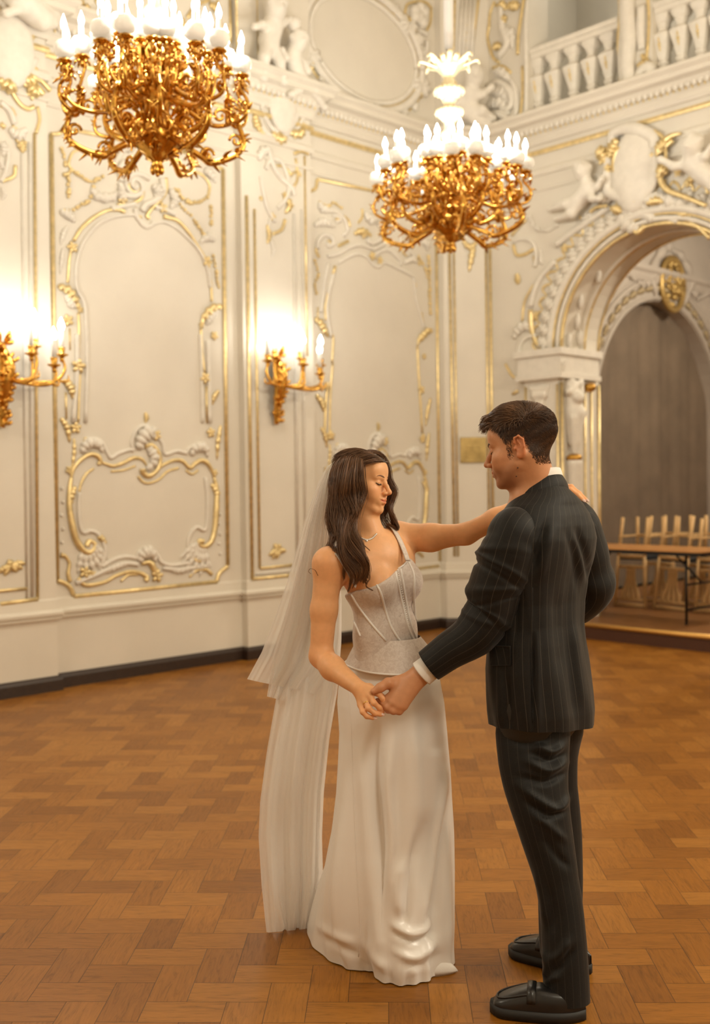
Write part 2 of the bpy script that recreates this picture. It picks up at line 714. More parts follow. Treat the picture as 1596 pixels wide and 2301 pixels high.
# ------------------------------------------------------------------ floor: herringbone oak parquet, each block 250 x 125 mm
def parquet_material():
    m, nt, b = mat_base('oak_parquet')
    uv = nnode(nt, 'ShaderNodeUVMap')
    sep = nnode(nt, 'ShaderNodeSeparateXYZ')
    nt.links.new(uv.outputs[0], sep.inputs[0])
    at_ = nnode(nt, 'ShaderNodeAttribute', attribute_name='block')
    # grain: stretched noise, shifted for every block
    cmb = nnode(nt, 'ShaderNodeCombineXYZ')
    mu = nnode(nt, 'ShaderNodeMath', operation='MULTIPLY_ADD'); mu.inputs[1].default_value = 7.0
    mv = nnode(nt, 'ShaderNodeMath', operation='MULTIPLY'); mv.inputs[1].default_value = 60.0
    rm = nnode(nt, 'ShaderNodeMath', operation='MULTIPLY'); rm.inputs[1].default_value = 190.0
    nt.links.new(at_.outputs['Fac'], rm.inputs[0])
    nt.links.new(sep.outputs[0], mu.inputs[0]); nt.links.new(rm.outputs[0], mu.inputs[2])
    nt.links.new(sep.outputs[1], mv.inputs[0])
    nt.links.new(mu.outputs[0], cmb.inputs[0]); nt.links.new(mv.outputs[0], cmb.inputs[1]); nt.links.new(rm.outputs[0], cmb.inputs[2])
    nz = nnode(nt, 'ShaderNodeTexNoise', Scale=1.0, Detail=6.0, Roughness=0.65, Distortion=1.6)
    nt.links.new(cmb.outputs[0], nz.inputs['Vector'])
    grain = ramp(nt, nz.outputs['Fac'], [(0.25, (0.34, 0.34, 0.34)), (0.48, (0.86, 0.86, 0.86)), (0.75, (1.12, 1.12, 1.12))])
    base = ramp(nt, at_.outputs['Fac'], [(0.0, (0.235, 0.085, 0.008)), (0.3, (0.29, 0.109, 0.011)), (0.65, (0.33, 0.127, 0.014)), (1.0, (0.375, 0.155, 0.022))])
    mul = nnode(nt, 'ShaderNodeMix', data_type='RGBA', blend_type='MULTIPLY'); mul.inputs[0].default_value = 0.8
    nt.links.new(base, mul.inputs[6]); nt.links.new(grain, mul.inputs[7])
    # joint: close to the block edge
    def edge(o, L):
        a = nnode(nt, 'ShaderNodeMath', operation='SUBTRACT'); a.inputs[1].default_value = L / 2
        nt.links.new(o, a.inputs[0])
        c = nnode(nt, 'ShaderNodeMath', operation='ABSOLUTE'); nt.links.new(a.outputs[0], c.inputs[0])
        d = nnode(nt, 'ShaderNodeMath', operation='SUBTRACT'); d.inputs[0].default_value = L / 2
        nt.links.new(c.outputs[0], d.inputs[1])
        return d.outputs[0]
    mn = nnode(nt, 'ShaderNodeMath', operation='MINIMUM')
    nt.links.new(edge(sep.outputs[0], .251), mn.inputs[0]); nt.links.new(edge(sep.outputs[1], .1255), mn.inputs[1])
    mr = nnode(nt, 'ShaderNodeMapRange'); mr.inputs[1].default_value = 0.0004; mr.inputs[2].default_value = 0.0018
    mr.inputs[3].default_value = 0.28; mr.inputs[4].default_value = 1.0
    nt.links.new(mn.outputs[0], mr.inputs[0])
    m2 = nnode(nt, 'ShaderNodeMix', data_type='RGBA', blend_type='MULTIPLY'); m2.inputs[0].default_value = 1.0
    nt.links.new(mul.outputs[2], m2.inputs[6]); nt.links.new(mr.outputs[0], m2.inputs[7])
    nt.links.new(m2.outputs[2], b.inputs['Base Color'])
    b.inputs['Roughness'].default_value = 0.40
    rr = nnode(nt, 'ShaderNodeMapRange'); rr.inputs[3].default_value = 0.42; rr.inputs[4].default_value = 0.30
    nt.links.new(nz.outputs['Fac'], rr.inputs[0]); nt.links.new(rr.outputs[0], b.inputs['Roughness'])
    b.inputs['Specular IOR Level'].default_value = 0.27
    bp = nnode(nt, 'ShaderNodeBump', Strength=0.25, Distance=0.002)
    nt.links.new(mr.outputs[0], bp.inputs['Height'])
    nt.links.new(bp.outputs[0], b.inputs['Normal'])
    return m


def build_floor():
    W = .1255
    a = math.radians(-1.8)
    ex, ey = np.array([math.cos(a), math.sin(a)]), np.array([-math.sin(a), math.cos(a)])
    org = np.array([-1.159, 3.771 - W])
    rg = random.Random(4)
    V, F, UV, AT = [], [], [], []
    def quad(x, y, w, h, rot):
        c = [(x, y), (x + w, y), (x + w, y + h), (x, y + h)]
        p = [org + (ex * u + ey * v) * W for u, v in c]
        mid = sum(p) / 4
        s = (mid - A0[:2]) @ dL[:2]; o = (mid - A0[:2]) @ nL[:2]
        if o < -.05 or s > 5.25 or s < -7.5 or o > 11.5:
            return
        r = rg.random()
        o = len(V)
        V.extend([(q[0], q[1], 0.0) for q in p])
        F.append((o, o + 1, o + 2, o + 3))
        UV.extend([(0, 0), (.251, 0), (.251, .1255), (0, .1255)] if not rot else [(0, .1255), (0, 0), (.251, 0), (.251, .1255)])
        AT.extend([r] * 4)
    for n in range(-130, 131):
        for m in range(-45, 46):
            quad(n + 4 * m, n, 2, 1, False)
            quad(n + 3 + 4 * m, n, 1, 2, True)
    # only what lies on the room side of the right wall line (plus the step)
    return tag(raw_mesh('floor', np.array(V), np.array(F), parquet_material(), attrs={'block': np.array(AT)}, smooth=False, uv=np.array(UV)), kind='structure')


floor = build_floor()

# ------------------------------------------------------------------ walls
ZC = 8.6            # ceiling
main = [PL(-9), PL(-1.1), PL(-1.1, .08), PL(-.04, .08), PL(-.04), PL(1.87), PL(1.87, .08), PL(2.72, .08), PL(2.72), PL(4.62), PL(4.62, .10), PR(.42)]


def wall_from(name, plan, z0, z1, mat):
    mb = MB()
    sweep(mb, plan, [(0, z0), (0, z1)], closed_prof=False)
    return tag(mb.build(name, mat, smooth=False, recalc=False), kind='structure')


wall_left = wall_from('wall_left', main, 0, ZC, M_wall)
# far side of the hall behind the viewer and to the right
wall_back = wall_from('wall_back', [PR(13.5), PL(-9, 13.5), PL(-9)], 0, ZC, M_wall)

UC, RA, ZS = 2.405, 1.065, 2.97       # arch: centre along the right wall, radius, springing


def right_wall():
    mb = MB()
    N = 28
    def q(pts):
        mb.add([PR(*p) for p in pts], [tuple(range(len(pts)))])
    q([(.42, 0, 0), (UC - RA, 0, 0), (UC - RA, 0, ZS), (.42, 0, ZS)])
    q([(UC + RA, 0, 0), (13.5, 0, 0), (13.5, 0, ZS), (UC + RA, 0, ZS)])
    q([(.42, 0, ZS), (UC - RA, 0, ZS), (UC - RA, 0, 5.34), (.42, 0, 5.34)])
    q([(UC + RA, 0, ZS), (13.5, 0, ZS), (13.5, 0, 5.34), (UC + RA, 0, 5.34)])
    ar = [(UC - RA * math.cos(math.pi * i / N), ZS + RA * math.sin(math.pi * i / N)) for i in range(N + 1)]
    for i in range(N):
        (a, b), (c, d) = ar[i], ar[i + 1]
        q([(a, 0, b), (c, 0, d), (c, 0, 5.34), (a, 0, 5.34)])
        q([(c, 0, d), (a, 0, b), (a, -.68, b), (c, -.68, d)])     # soffit
    for u in (UC - RA, UC + RA):                                   # jambs
        q([(u, 0, 0), (u, 0, ZS), (u, -.68, ZS), (u, -.68, 0)])
    # back face of the pierced wall
    q([(-.05, -.68, 0), (UC - RA, -.68, 0), (UC - RA, -.68, 5.34), (-.05, -.68, 5.34)])
    q([(UC + RA, -.68, 0), (6, -.68, 0), (6, -.68, 5.34), (UC + RA, -.68, 5.34)])
    for i in range(N):
        (a, b), (c, d) = ar[i], ar[i + 1]
        q([(a, -.68, b), (c, -.68, d), (c, -.68, 5.34), (a, -.68, 5.34)])
    # attic storey with the balcony openings, piers between
    TOP = 6.85
    def pier(a, b):
        q([(a, 0, 5.34), (b, 0, 5.34), (b, 0, ZC), (a, 0, ZC)])
        q([(b, 0, 5.34), (b, -.35, 5.34), (b, -.35, ZC), (b, 0, ZC)])
        q([(a, 0, 5.34), (a, -.35, 5.34), (a, -.35, ZC), (a, 0, ZC)])
    pier(.42, .955); pier(2.03, 2.40); pier(3.47, 3.84); pier(4.91, 13.5)
    for a, b in ((.955, 2.03), (2.40, 3.47), (3.84, 4.91)):
        c, r = (a + b) / 2, (b - a) / 2
        pts = [(c - r * math.cos(math.pi * i / 16), TOP + r * math.sin(math.pi * i / 16)) for i in range(17)]
        for i in range(16):
            (x, y), (x2, y2) = pts[i], pts[i + 1]
            q([(x, 0, y), (x2, 0, y2), (x2, 0, ZC), (x, 0, ZC)])
            q([(x, 0, y), (x2, 0, y2), (x2, -.35, y2), (x, -.35, y)])
    return tag(mb.build('wall_right', M_wall, smooth=False, recalc=False), kind='structure')


wall_right = right_wall()


def shell_bits():
    mb = MB()      # ceiling
    c = [PL(-9, -.3, ZC), PL(5.3, -.3, ZC), PL(5.3, 13.5, ZC), PL(-9, 13.5, ZC)]
    mb.add(c, [(0, 1, 2, 3)])
    tag(mb.build('ceiling', M_ceiling, smooth=False, recalc=False), kind='structure')
    # balcony room: floor slab, its back wall and ceiling
    mb = MB()
    mb.box((.2, -2.2, 5.16), (6.0, -.0, 5.335), M=lambda p: PR(*p))
    tag(mb.build('floor_balcony', M_wall, smooth=False), kind='structure')
    mb = MB()
    def q(pts):
        mb.add([PR(*p) for p in pts], [tuple(range(len(pts)))])
    q([(.2, -2.0, 5.3), (6, -2.0, 5.3), (6, -2.0, 8.0), (.2, -2.0, 8.0)])
    q([(.2, -.36, 5.3), (.2, -2.0, 5.3), (.2, -2.0, 8.0), (.2, -.36, 8.0)])
    q([(6, -.36, 5.3), (6, -2.0, 5.3), (6, -2.0, 8.0), (6, -.36, 8.0)])
    q([(.2, -.36, 7.9), (6, -.36, 7.9), (6, -2.0, 7.9), (.2, -2.0, 7.9)])
    tag(mb.build('wall_balcony', M_wall, smooth=False, recalc=False), kind='structure')
    lamp('balcony_fill_light', tuple(PR(1.6, -1.1, 7.5)), 13.0, .1)  # unseen point lights, added to brighten the balcony room
    lamp('balcony_fill_light', tuple(PR(3.4, -1.1, 7.5)), 13.0, .1)
    # raised room behind the arch: stage floor, walls, ceiling
    mb = MB()
    mb.box((-.02, -6.6, -.02), (6.0, -.015, .150), M=lambda p: PR(*p))
    st = simple('stage_boards', (0.27, 0.115, 0.035), 0.4, noise=5.0, vary=0.25)
    tag(mb.build('floor_stage', st, smooth=False), kind='structure')
    mb = MB()
    mb.box((UC - RA, -.015, 0.0), (UC + RA, .006, .125), M=lambda p: PR(*p))
    tag(mb.build('trim_1', simple('stage_riser_brown', (0.075, 0.028, 0.014), 0.5), smooth=False), kind='structure')
    mb = MB()
    mb.tube([PR(UC - RA, .006, .142), PR(UC + RA, .006, .142)], .024, 10)
    tag(mb.build('trim_2', simple('brass_nosing', (0.72, 0.42, 0.12), 0.38, metal=0.7), smooth=True), kind='structure')


shell_bits()

# alcove side wall, in line with the left wall, with its blind arch
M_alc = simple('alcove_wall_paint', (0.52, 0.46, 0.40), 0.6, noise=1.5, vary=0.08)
M_dark = simple('dull_taupe_curtain', (0.225, 0.170, 0.122), 0.85, noise=2.2, vary=0.18)


def PS(s, w=0.0, z=0.0):           # the alcove's side wall: along = dL from the corner line
    return C0 + .08 * dR + s * dL + w * nL + z * Z3


def trS(px, py):
    o = C0 + .08 * dR
    P = at_plane(px, py, o, nL)
    return float((P - o) @ dL), float(P[2])


def alcove():
    mb = MB()
    sc, rx, rz, zs = 4.16, 1.62, 1.62, 2.45
    N = 28
    arc = [(sc - rx * math.cos(math.pi * i / N), zs + rz * math.sin(math.pi * i / N)) for i in range(N + 1)]
    def q(pts):
        mb.add([PS(*p) for p in pts], [tuple(range(len(pts)))])
    q([(.68, 0, .15), (sc - rx, 0, .15), (sc - rx, 0, 5.3), (.68, 0, 5.3)])
    q([(sc + rx, 0, .15), (6.7, 0, .15), (6.7, 0, 5.3), (sc + rx, 0, 5.3)])
    for i in range(N):
        (a, b), (c, d) = arc[i], arc[i + 1]
        q([(a, 0, b), (c, 0, d), (c, 0, 5.3), (a, 0, 5.3)])
        q([(a, 0, b), (c, 0, d), (c, -.25, d), (a, -.25, b)])
    for s in (sc - rx, sc + rx):
        q([(s, 0, .15), (s, 0, zs), (s, -.25, zs), (s, -.25, .15)])
    # far and right walls of the alcove, its ceiling
    q([(6.6, 0, .15), (6.6, 6, .15), (6.6, 6, 5.3), (6.6, 0, 5.3)])
    q([(6.6, 5.9, .15), (.68, 5.9, .15), (.68, 5.9, 5.3), (6.6, 5.9, 5.3)])
    q([(.68, 0, 5.25), (6.6, 0, 5.25), (6.6, 6, 5.25), (.68, 6, 5.25)])
    tag(mb.build('wall_alcove', M_alc, smooth=False, recalc=False), kind='structure')
    # the drawn curtain that fills the blind arch: shallow folds
    mb = MB()
    rows = []
    for j in range(30):
        z = .16 + (zs + rz - .16) * j / 29
        hw = rx if z < zs else math.sqrt(max(0.0004, 1 - ((z - zs) / rz) ** 2)) * rx
        row = []
        for i in range(61):
            s = sc - hw + 2 * hw * i / 60
            row.append(PS(s, -.2 + .018 * math.sin(s * 9.0) + .01 * math.sin(s * 23 + 1), z))
        rows.append(row)
    mb.grid(rows)
    tag(mb.build('curtain', M_dark), 'dull taupe curtain filling the arch beyond the stacked chairs', 'curtain')
    # ornamented frame round it
    r = Relief(PS)
    for rr, th in ((1.66, .03), (1.88, .035), (1.95, .02)):
        r.line([(sc - rr * math.cos(math.pi * i / 20), zs + rr * math.sin(math.pi * i / 20)) for i in range(21)], th, sm=2)
    fr = r.build('arch_surround', M_alc)
    r2 = Relief(PS)
    rg = random.Random(5)
    for i in range(26):
        a = math.pi * (i + .5) / 26
        s, z = sc - 1.77 * math.cos(a), zs + 1.77 * math.sin(a)
        r2.leaf([(s - .09 * math.sin(a), z - .09 * math.cos(a)), (s, z + .02), (s + .11 * math.sin(a), z + .11 * math.cos(a))], .055)
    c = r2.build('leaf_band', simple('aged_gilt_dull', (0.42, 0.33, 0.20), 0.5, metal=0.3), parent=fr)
    r3 = Relief(PS, .03)
    s0, z0 = trS(1505, 640)
    r3.line([(s0 + .30 * math.cos(a), z0 + .36 * math.sin(a)) for a in np.linspace(0, 2 * math.pi, 22)], .05, sm=1)
    for i in range(40):
        a, q_ = rg.uniform(0, 6.28), rg.random() ** .5
        r3.ell(r3.P(s0 + .24 * q_ * math.cos(a), .05, z0 + .3 * q_ * math.sin(a)), rg.uniform(.03, .06), None, 6, 4)
    cg = r3.build('gilt_cartouche', simple('aged_gilt', (0.55, 0.38, 0.14), 0.4, metal=0.7), parent=fr)
    r4 = Relief(PS)
    r4.leaf([(s0 - .35, z0 - .25), (s0 - .5, z0 + .1), (s0 - .25, z0 + .42), (s0, z0 + .55), (s0 + .05, z0 + .7)], .09)
    r4.leaf([(s0 + .35, z0 - .25), (s0 + .55, z0 + .1), (s0 + .3, z0 + .42), (s0, z0 + .5)], .09)
    r4.garland([(s0 - .4, z0 + .1), (s0 - .8, z0 - .1), (s0 - 1.2, z0 + .12), (s0 - 1.5, z0 + .3)], .06)
    r4.garland([(s0 + .4, z0 + .1), (s0 + .8, z0 - .1), (s0 + 1.2, z0 + .12)], .06)
    r4.build('garland', M_alc, parent=fr)
    tag(fr, 'carved arch surround with gilt mask cartouche around the taupe curtain', 'arch frame')
    mb = MB()
    sweep(mb, [PS(.68), PS(6.6)], [(0, 4.30), (.03, 4.30), (.05, 4.36), (.05, 4.40), (.09, 4.44), (.09, 4.50), (0, 4.50)])
    tag(mb.build('trim_3', M_alc, smooth=False), kind='structure')
    mb = MB()
    sweep(mb, [PS(.68), PS(sc - rx)], [(0, .15), (.03, .15), (.03, .29), (.02, .31), (0, .31)])
    tag(mb.build('baseboard_alcove', M_base, smooth=False), kind='structure')


alcove()
lamp('alcove_fill_light', tuple(PR(3.2, -3.0, 4.6)), ALCOVE_W, .15, HALLC)  # added fill for the dark alcove, no fixture modelled

# ------------------------------------------------------------------ running mouldings
low = [PL(-9), PL(-1.1), PL(-1.1, .08), PL(-.04, .08), PL(-.04), PL(1.87), PL(1.87, .08), PL(2.72, .08), PL(2.72), PL(4.62), PL(4.62, .10), PR(.42), PR(.87)]
ent = [PL(-9), PL(-1.1), PL(-1.1, .08), PL(-.04, .08), PL(-.04), PL(1.87), PL(1.87, .08), PL(2.72, .08), PL(2.72), PL(4.62), PL(4.62, .10), PR(.42), PR(13.5)]


def run(name, plan, prof, mat, smooth=False):
    mb = MB()
    sweep(mb, plan, prof)
    return tag(mb.build(name, mat, smooth=smooth), kind='structure')


run('baseboard_left', low, [(0, 0), (.03, 0), (.03, .085), (.022, .108), (.008, .118), (0, .118)], M_base)
run('trim_4', low, [(0, .555), (.022, .56), (.03, .578), (.022, .588), (.042, .600), (.045, .622), (.02, .645), (.012, .72), (0, .73)], M_dado)
run('trim_5', ent, [(0, 4.78), (.02, 4.78), (.03, 4.80), (.03, 4.83), (.012, 4.86), (0, 4.86)], M_wall)
run('trim_6', ent, [(0, 5.00), (.02, 5.00), (.03, 5.02), (.02, 5.045), (0, 5.045)], M_gold)
run('trim_7', ent, [(0, 5.10), (.02, 5.10), (.035, 5.13), (.035, 5.17), (.05, 5.19), (.05, 5.20), (.11, 5.28), (.17, 5.30), (.17, 5.34), (.21, 5.37), (.21, 5.40), (0, 5.42)], M_wall)
run('trim_8', ent, [(.0, 4.62), (.014, 4.62), (.02, 4.635), (.014, 4.65), (0, 4.65)], M_wall)


def bead_course():
    mb = MB()
    gd = MB()
    for P, a, b in ((PL, -1.0, 4.6), (PR, .45, 4.6)):
        n = int((b - a) / .062)
        for i in range(n):
            s = a + (b - a) * (i + .5) / n
            off = .08 if P is PL and (-1.1 < s < -.04 or 1.87 < s < 2.72) else 0
            mb.ell(P(s, .075 + off, 5.235), (.024, .024, .036), None, 7, 5)
            gd.ell(P(s + .031, .06 + off, 5.21), (.010, .010, .022), None, 5, 4)
    o = tag(mb.build('trim_9', M_stucco), kind='structure')
    gd.build('gilt_dart', M_gold, parent=o)


bead_course()
# ------------------------------------------------------------------ rococo wall panels of the left wall
KA, KC = .2757, .3509


def A_(pts):
    return zl(pts, 100, 320, KA)


def B_(pts):
    return zl(pts, 100, 880, KA)


def C_(pts):
    return zl(pts, 0, 450, KC)


def X_(pts):
    return zl(pts, 0, 0, 1)


G, S = 0, 1     # gilt / white stucco


def panel_bottom(g, s, dx=0.0):
    """the low cartouche that every panel shares; g gilt relief, s stucco relief"""
    def B(p):
        return [(a + dx, b) for a, b in B_(p)]
    for p, r in (([(320, 400), (400, 385), (460, 410), (510, 500), (540, 540), (600, 505), (690, 475), (725, 480)], .016),
                 ([(725, 480), (708, 420), (730, 340), (780, 285), (850, 285), (915, 360), (960, 430), (980, 510), (1080, 485), (1150, 500), (1170, 470), (1215, 440), (1290, 425)], .016),
                 ([(280, 820), (275, 950), (285, 1080), (315, 1150), (370, 1135), (430, 1160), (480, 1240), (490, 1330), (450, 1430)], .017),
                 ([(1310, 700), (1325, 900), (1310, 1120), (1240, 1105), (1180, 1170), (1165, 1260), (1190, 1340), (1240, 1380), (1300, 1372)], .017),
                 ([(460, 1430), (560, 1370), (660, 1345), (740, 1355), (760, 1320), (800, 1285), (860, 1285), (920, 1340), (950, 1390), (1020, 1415), (1100, 1410), (1200, 1390)], .018),
                 ([(250, 1560), (400, 1500), (560, 1430), (660, 1400), (760, 1410)], .022),
                 ([(960, 1440), (1100, 1450), (1250, 1430), (1350, 1420)], .020)):
        s.line(B(p), r)
    # bodies of the stucco shells in the corners
    for cx, cy, d in ((330, 1230, 1), (1280, 1230, -1)):
        for k in range(6):
            a = -2.2 + k * .42 if d > 0 else math.pi + 2.2 - k * .42
            s.leaf(B([(cx + 20 * math.cos(a), cy - 20 * math.sin(a)), (cx + 100 * math.cos(a + .2 * d), cy + 60 - 100 * math.sin(a + .2 * d)), (cx + 190 * math.cos(a + .3 * d), cy + 120 - 170 * math.sin(a))]), .03, scal=4)
    for p, r in (([(215, 700), (240, 620), (300, 550), (370, 510), (430, 525), (455, 575), (430, 590)], [.012, .019, .022, .016]),
                 ([(455, 575), (500, 590), (560, 605), (640, 580), (720, 540), (790, 550), (830, 600)], [.012, .016, .018, .010]),
                 ([(810, 440), (870, 440), (920, 495), (937, 570), (912, 640), (850, 687), (800, 662), (795, 630)], [.026, .024, .02, .024, .030]),
                 ([(900, 655), (960, 600), (1050, 560), (1120, 565), (1180, 620), (1220, 590), (1270, 560), (1320, 580), (1360, 640), (1380, 700)], [.014, .017, .02, .024, .014]),
                 ([(280, 820), (300, 740), (340, 670), (400, 625)], [.009, .013, .010]),
                 ([(540, 650), (640, 640), (740, 605)], .010),
                 ([(760, 690), (800, 735), (850, 745), (930, 715), (1000, 650), (1090, 622)], .012),
                 ([(1150, 640), (1200, 672), (1250, 640)], .011),
                 ([(215, 700), (200, 820), (200, 950), (220, 1080), (250, 1200), (300, 1280), (350, 1312), (395, 1290), (402, 1240), (360, 1220), (338, 1262)], [.016, .024, .03, .028, .024, .022, .026]),
                 ([(1380, 700), (1400, 800), (1395, 950), (1385, 1100), (1360, 1210), (1310, 1260), (1258, 1250), (1262, 1215), (1292, 1225)], [.016, .03, .026, .02, .026]),
                 ([(270, 1520), (320, 1572), (400, 1572), (500, 1545), (580, 1500), (680, 1468), (770, 1475), (830, 1512), (820, 1542)], [.02, .018, .016, .018, .026]),
                 ([(620, 1545), (680, 1495), (760, 1490)], .012),
                 ([(790, 1400), (850, 1392), (885, 1440), (905, 1500)], [.02, .03, .03]),
                 ([(1180, 1510), (1230, 1462), (1310, 1450), (1362, 1490)], [.010, .016, .018]),
                 ([(130, 1330), (170, 1345), (200, 1400), (190, 1480), (205, 1550)], [.022, .014, .016, .02]),
                 ([(1180, 1330), (1240, 1378), (1320, 1370)], [.014, .02, .012]),
                 ([(430, 1310), (440, 1370), (400, 1420)], [.01, .016, .01]),
                 ([(470, 1380), (445, 1440)], .010),
                 ([(325, 410), (330, 380), (345, 400)], .012)):
        g.line(B(p), r)
    for p, r in (([(820, 170), (828, 215), (818, 255)], .026), ([(130, 215), (180, 290), (205, 420)], .03), ([(1435, 275), (1412, 400), (1405, 560)], .026),
                 ([(1360, 750), (1400, 830), (1390, 930)], .035), ([(250, 770), (215, 860), (205, 960)], .03), ([(240, 380), (240, 500), (220, 640)], .018),
                 ([(800, 320), (850, 300), (870, 330)], .03), ([(500, 1240), (455, 1190), (430, 1200)], .03)):
        g.leaf(B(p), r)
    s.leaf(B([(760, 470), (790, 380), (850, 320), (900, 390)]), .07, scal=6)
    s.leaf(B([(830, 640), (890, 560), (860, 480), (820, 450)]), .05, scal=6)
    s.leaf(B([(300, 500), (340, 430), (420, 420), (480, 500)]), .05, scal=6)
    s.leaf(B([(1190, 520), (1230, 460), (1300, 460), (1330, 540)]), .05, scal=6)
    s.leaf(B([(770, 1390), (800, 1320), (860, 1310), (910, 1390)]), .06, scal=6)
    s.leaf(B([(500, 1470), (600, 1420), (700, 1400)]), .035, scal=6)
    s.leaf(B([(1010, 1450), (1100, 1460), (1220, 1440)]), .03, scal=6)
    for k in range(5):
        s.bead(*B([(140 + 8 * (k % 2), 790 + k * 110)])[0], .014)
        s.bead(*B([(1430 - 8 * (k % 2), 1000 + k * 80)])[0], .014)
    return [(*B([q])[0], r) for q, r in (((325, 1470), .055), ((385, 1490), .04), ((912, 1500), .06), ((905, 355), .05), ((250, 295), .05), ((200, 640), .038), ((1352, 335), .048), ((1385, 662), .035))]


def rosettes(root, P, spots):
    for i, (s, z, r) in enumerate(spots):
        f = Relief(P)
        f.flower(s, z, r, a0=i * .7)
        f.build('rosette', M_gold, parent=root)


def panel_one():
    root = thing('wall_panel', (0, 0, 0), 'gilded rococo wall panel with rounded top, between the two sconces', 'wall panel')
    o = Relief(PL)
    tl, bl = X_([(114, 302)])[0], X_([(127.5, 1304)])[0]
    br, tr = X_([(511, 1270)])[0], X_([(500, 380)])[0]
    o.line([tl, bl], .02); o.line(X_([(127.5, 1304), (146, 1311), (158, 1322), (165, 1339)]), .02)
    o.line(X_([(165, 1340), (486, 1307)]), .02); o.line(X_([(486, 1307), (492, 1288), (511, 1272)]), .02)
    o.line([br, tr], .02)
    o.line(X_([(500, 380), (483, 374), (474, 355)]), .018); o.line(X_([(114, 302), (133, 300), (142, 290)]), .018)
    o.line(X_([(142, 288), (474, 354)]), .018)
    o.build('outer_moulding', M_gold, parent=root)
    g, s = Relief(PL), Relief(PL)
    # inner frame of the tall field
    s.line(C_([(545, 1425), (555, 1000), (545, 720), (530, 640), (490, 560), (485, 430), (510, 320), (550, 240), (620, 160), (700, 115), (800, 95), (870, 100), (900, 150), (940, 175), (990, 150), (1050, 140), (1130, 180), (1220, 260), (1290, 350), (1330, 450), (1345, 560)]), .017)
    s.line(C_([(1280, 860), (1285, 1000), (1290, 1200), (1295, 1425)]), .016)
    s.line(C_([(465, 1425), (490, 1100), (490, 860)]), .022)
    s.line(C_([(1340, 1425), (1335, 1150), (1325, 900)]), .022)
    for p, r in (([(490, 560), (486, 430), (510, 320)], .012), ([(545, 720), (555, 900), (552, 1100), (545, 1425)], .012),
                 ([(500, 1425), (505, 1250), (512, 1100)], .010), ([(503, 990), (505, 850), (500, 720)], .012),
                 ([(432, 530), (440, 400), (452, 320)], .013), ([(470, 260), (520, 180), (600, 110), (680, 68), (760, 62), (795, 78)], [.016, .018, .016, .022]),
                 ([(1045, 105), (1130, 130), (1200, 200), (1260, 290), (1315, 375)], [.024, .018, .016, .014]), ([(1330, 420), (1350, 540), (1355, 650)], .013),
                 ([(1285, 820), (1290, 960), (1310, 1110)], .013), ([(1320, 1190), (1325, 1425)], .012), ([(420, 1230), (424, 1400)], .009), ([(445, 820), (448, 960)], .007)):
        g.line(C_(p), r)
    for p, r in (([(368, 548), (430, 578), (472, 635), (512, 705)], .045), ([(1425, 680), (1360, 690), (1312, 740), (1285, 800)], .042), ([(405, 1150), (450, 1200), (470, 1280)], .04), ([(1400, 1218), (1368, 1260), (1358, 1310)], .03)):
        g.leaf(C_(p), r)
    for p in ([(420, 600), (450, 660), (490, 690)], [(1390, 700), (1340, 760), (1320, 800)]):
        s.leaf(C_(p), .04)
    # crest above the field
    for p, r in (([(165, 270), (235, 238), (310, 290), (390, 320), (480, 278)], .022), ([(188, 270), (195, 340), (185, 450)], .024),
                 ([(1090, 400), (1110, 450), (1170, 485), (1250, 490), (1330, 440)], .024), ([(1355, 530), (1358, 600), (1352, 670)], .022), ([(400, 370), (380, 450), (250, 540), (150, 570)], .022), ([(1300, 760), (1260, 700), (1190, 600), (1100, 500), (1060, 390)], .022), ([(1375, 930), (1395, 1040), (1400, 1100), (1420, 1180)], .02), ([(140, 60), (160, 120), (165, 190)], .02)):
        g.garland(A_(p), r)
    for p, r in (([(240, 240), (195, 180), (232, 80), (320, 60)], .012), ([(1185, 235), (1280, 265), (1340, 345), (1335, 430)], .014),
                 ([(590, 510), (700, 500), (780, 460), (800, 400)], .018), ([(985, 290), (988, 400), (930, 480), (862, 550), (832, 600), (852, 622)], .018), ([(680, 300), (692, 380), (740, 402), (772, 370)], .014), ([(745, 535), (745, 590), (790, 610)], .012)):
        g.line(A_(p), r)
    for p, r in (([(620, 320), (612, 220), (640, 170), (720, 140)], .026), ([(735, 540), (750, 610), (800, 665), (850, 685), (885, 650)], .02), ([(660, 330), (700, 270), (780, 260), (850, 300)], .024), ([(610, 330), (640, 420), (720, 440), (790, 410)], .026), ([(950, 290), (960, 400), (900, 470), (820, 510), (790, 560)], .030), ([(540, 540), (640, 520), (740, 500)], .022), ([(900, 530), (960, 540), (1060, 590)], .022), ([(560, 250), (580, 160), (640, 70), (720, 20)], .02)):
        s.line(A_(p), r)
    s.spiral(*A_([(740, 350)])[0], .11, 1.4, 2.0, 1, .2, .022)
    for p, r in (([(380, 370), (430, 440), (540, 450), (600, 400)], .05), ([(125, 560), (190, 590), (250, 655)], .045), ([(190, 680), (150, 750), (130, 840)], .025), ([(150, 860), (140, 940), (128, 1080)], .022), ([(1390, 800), (1330, 770), (1260, 820)], .045), ([(1020, 380), (1060, 470), (1020, 540)], .05), ([(650, 470), (620, 420), (640, 350)], .05), ([(1300, 240), (1340, 250), (1400, 330)], .05), ([(640, 60), (690, 40), (740, 10)], .05), ([(880, 350), (920, 400), (900, 450)], .06)):
        s.leaf(A_(p), r)
    sp = panel_bottom(g, s)
    g.build('gilt_scroll', M_gold, parent=root)
    s.build('stucco_scroll', M_stucco, parent=root)
    sp += [(*C_([q])[0], r) for q, r in (((460, 302), .05), ((1325, 395), .052), ((432, 770), .05), ((498, 1062), .062), ((1310, 1140), .055), ((1288, 800), .03), ((1370, 868), .042), ((512, 700), .03))]
    sp += [(*A_([q])[0], r) for q, r in (((630, 462), .05), ((960, 535), .05), ((1165, 480), .03))]
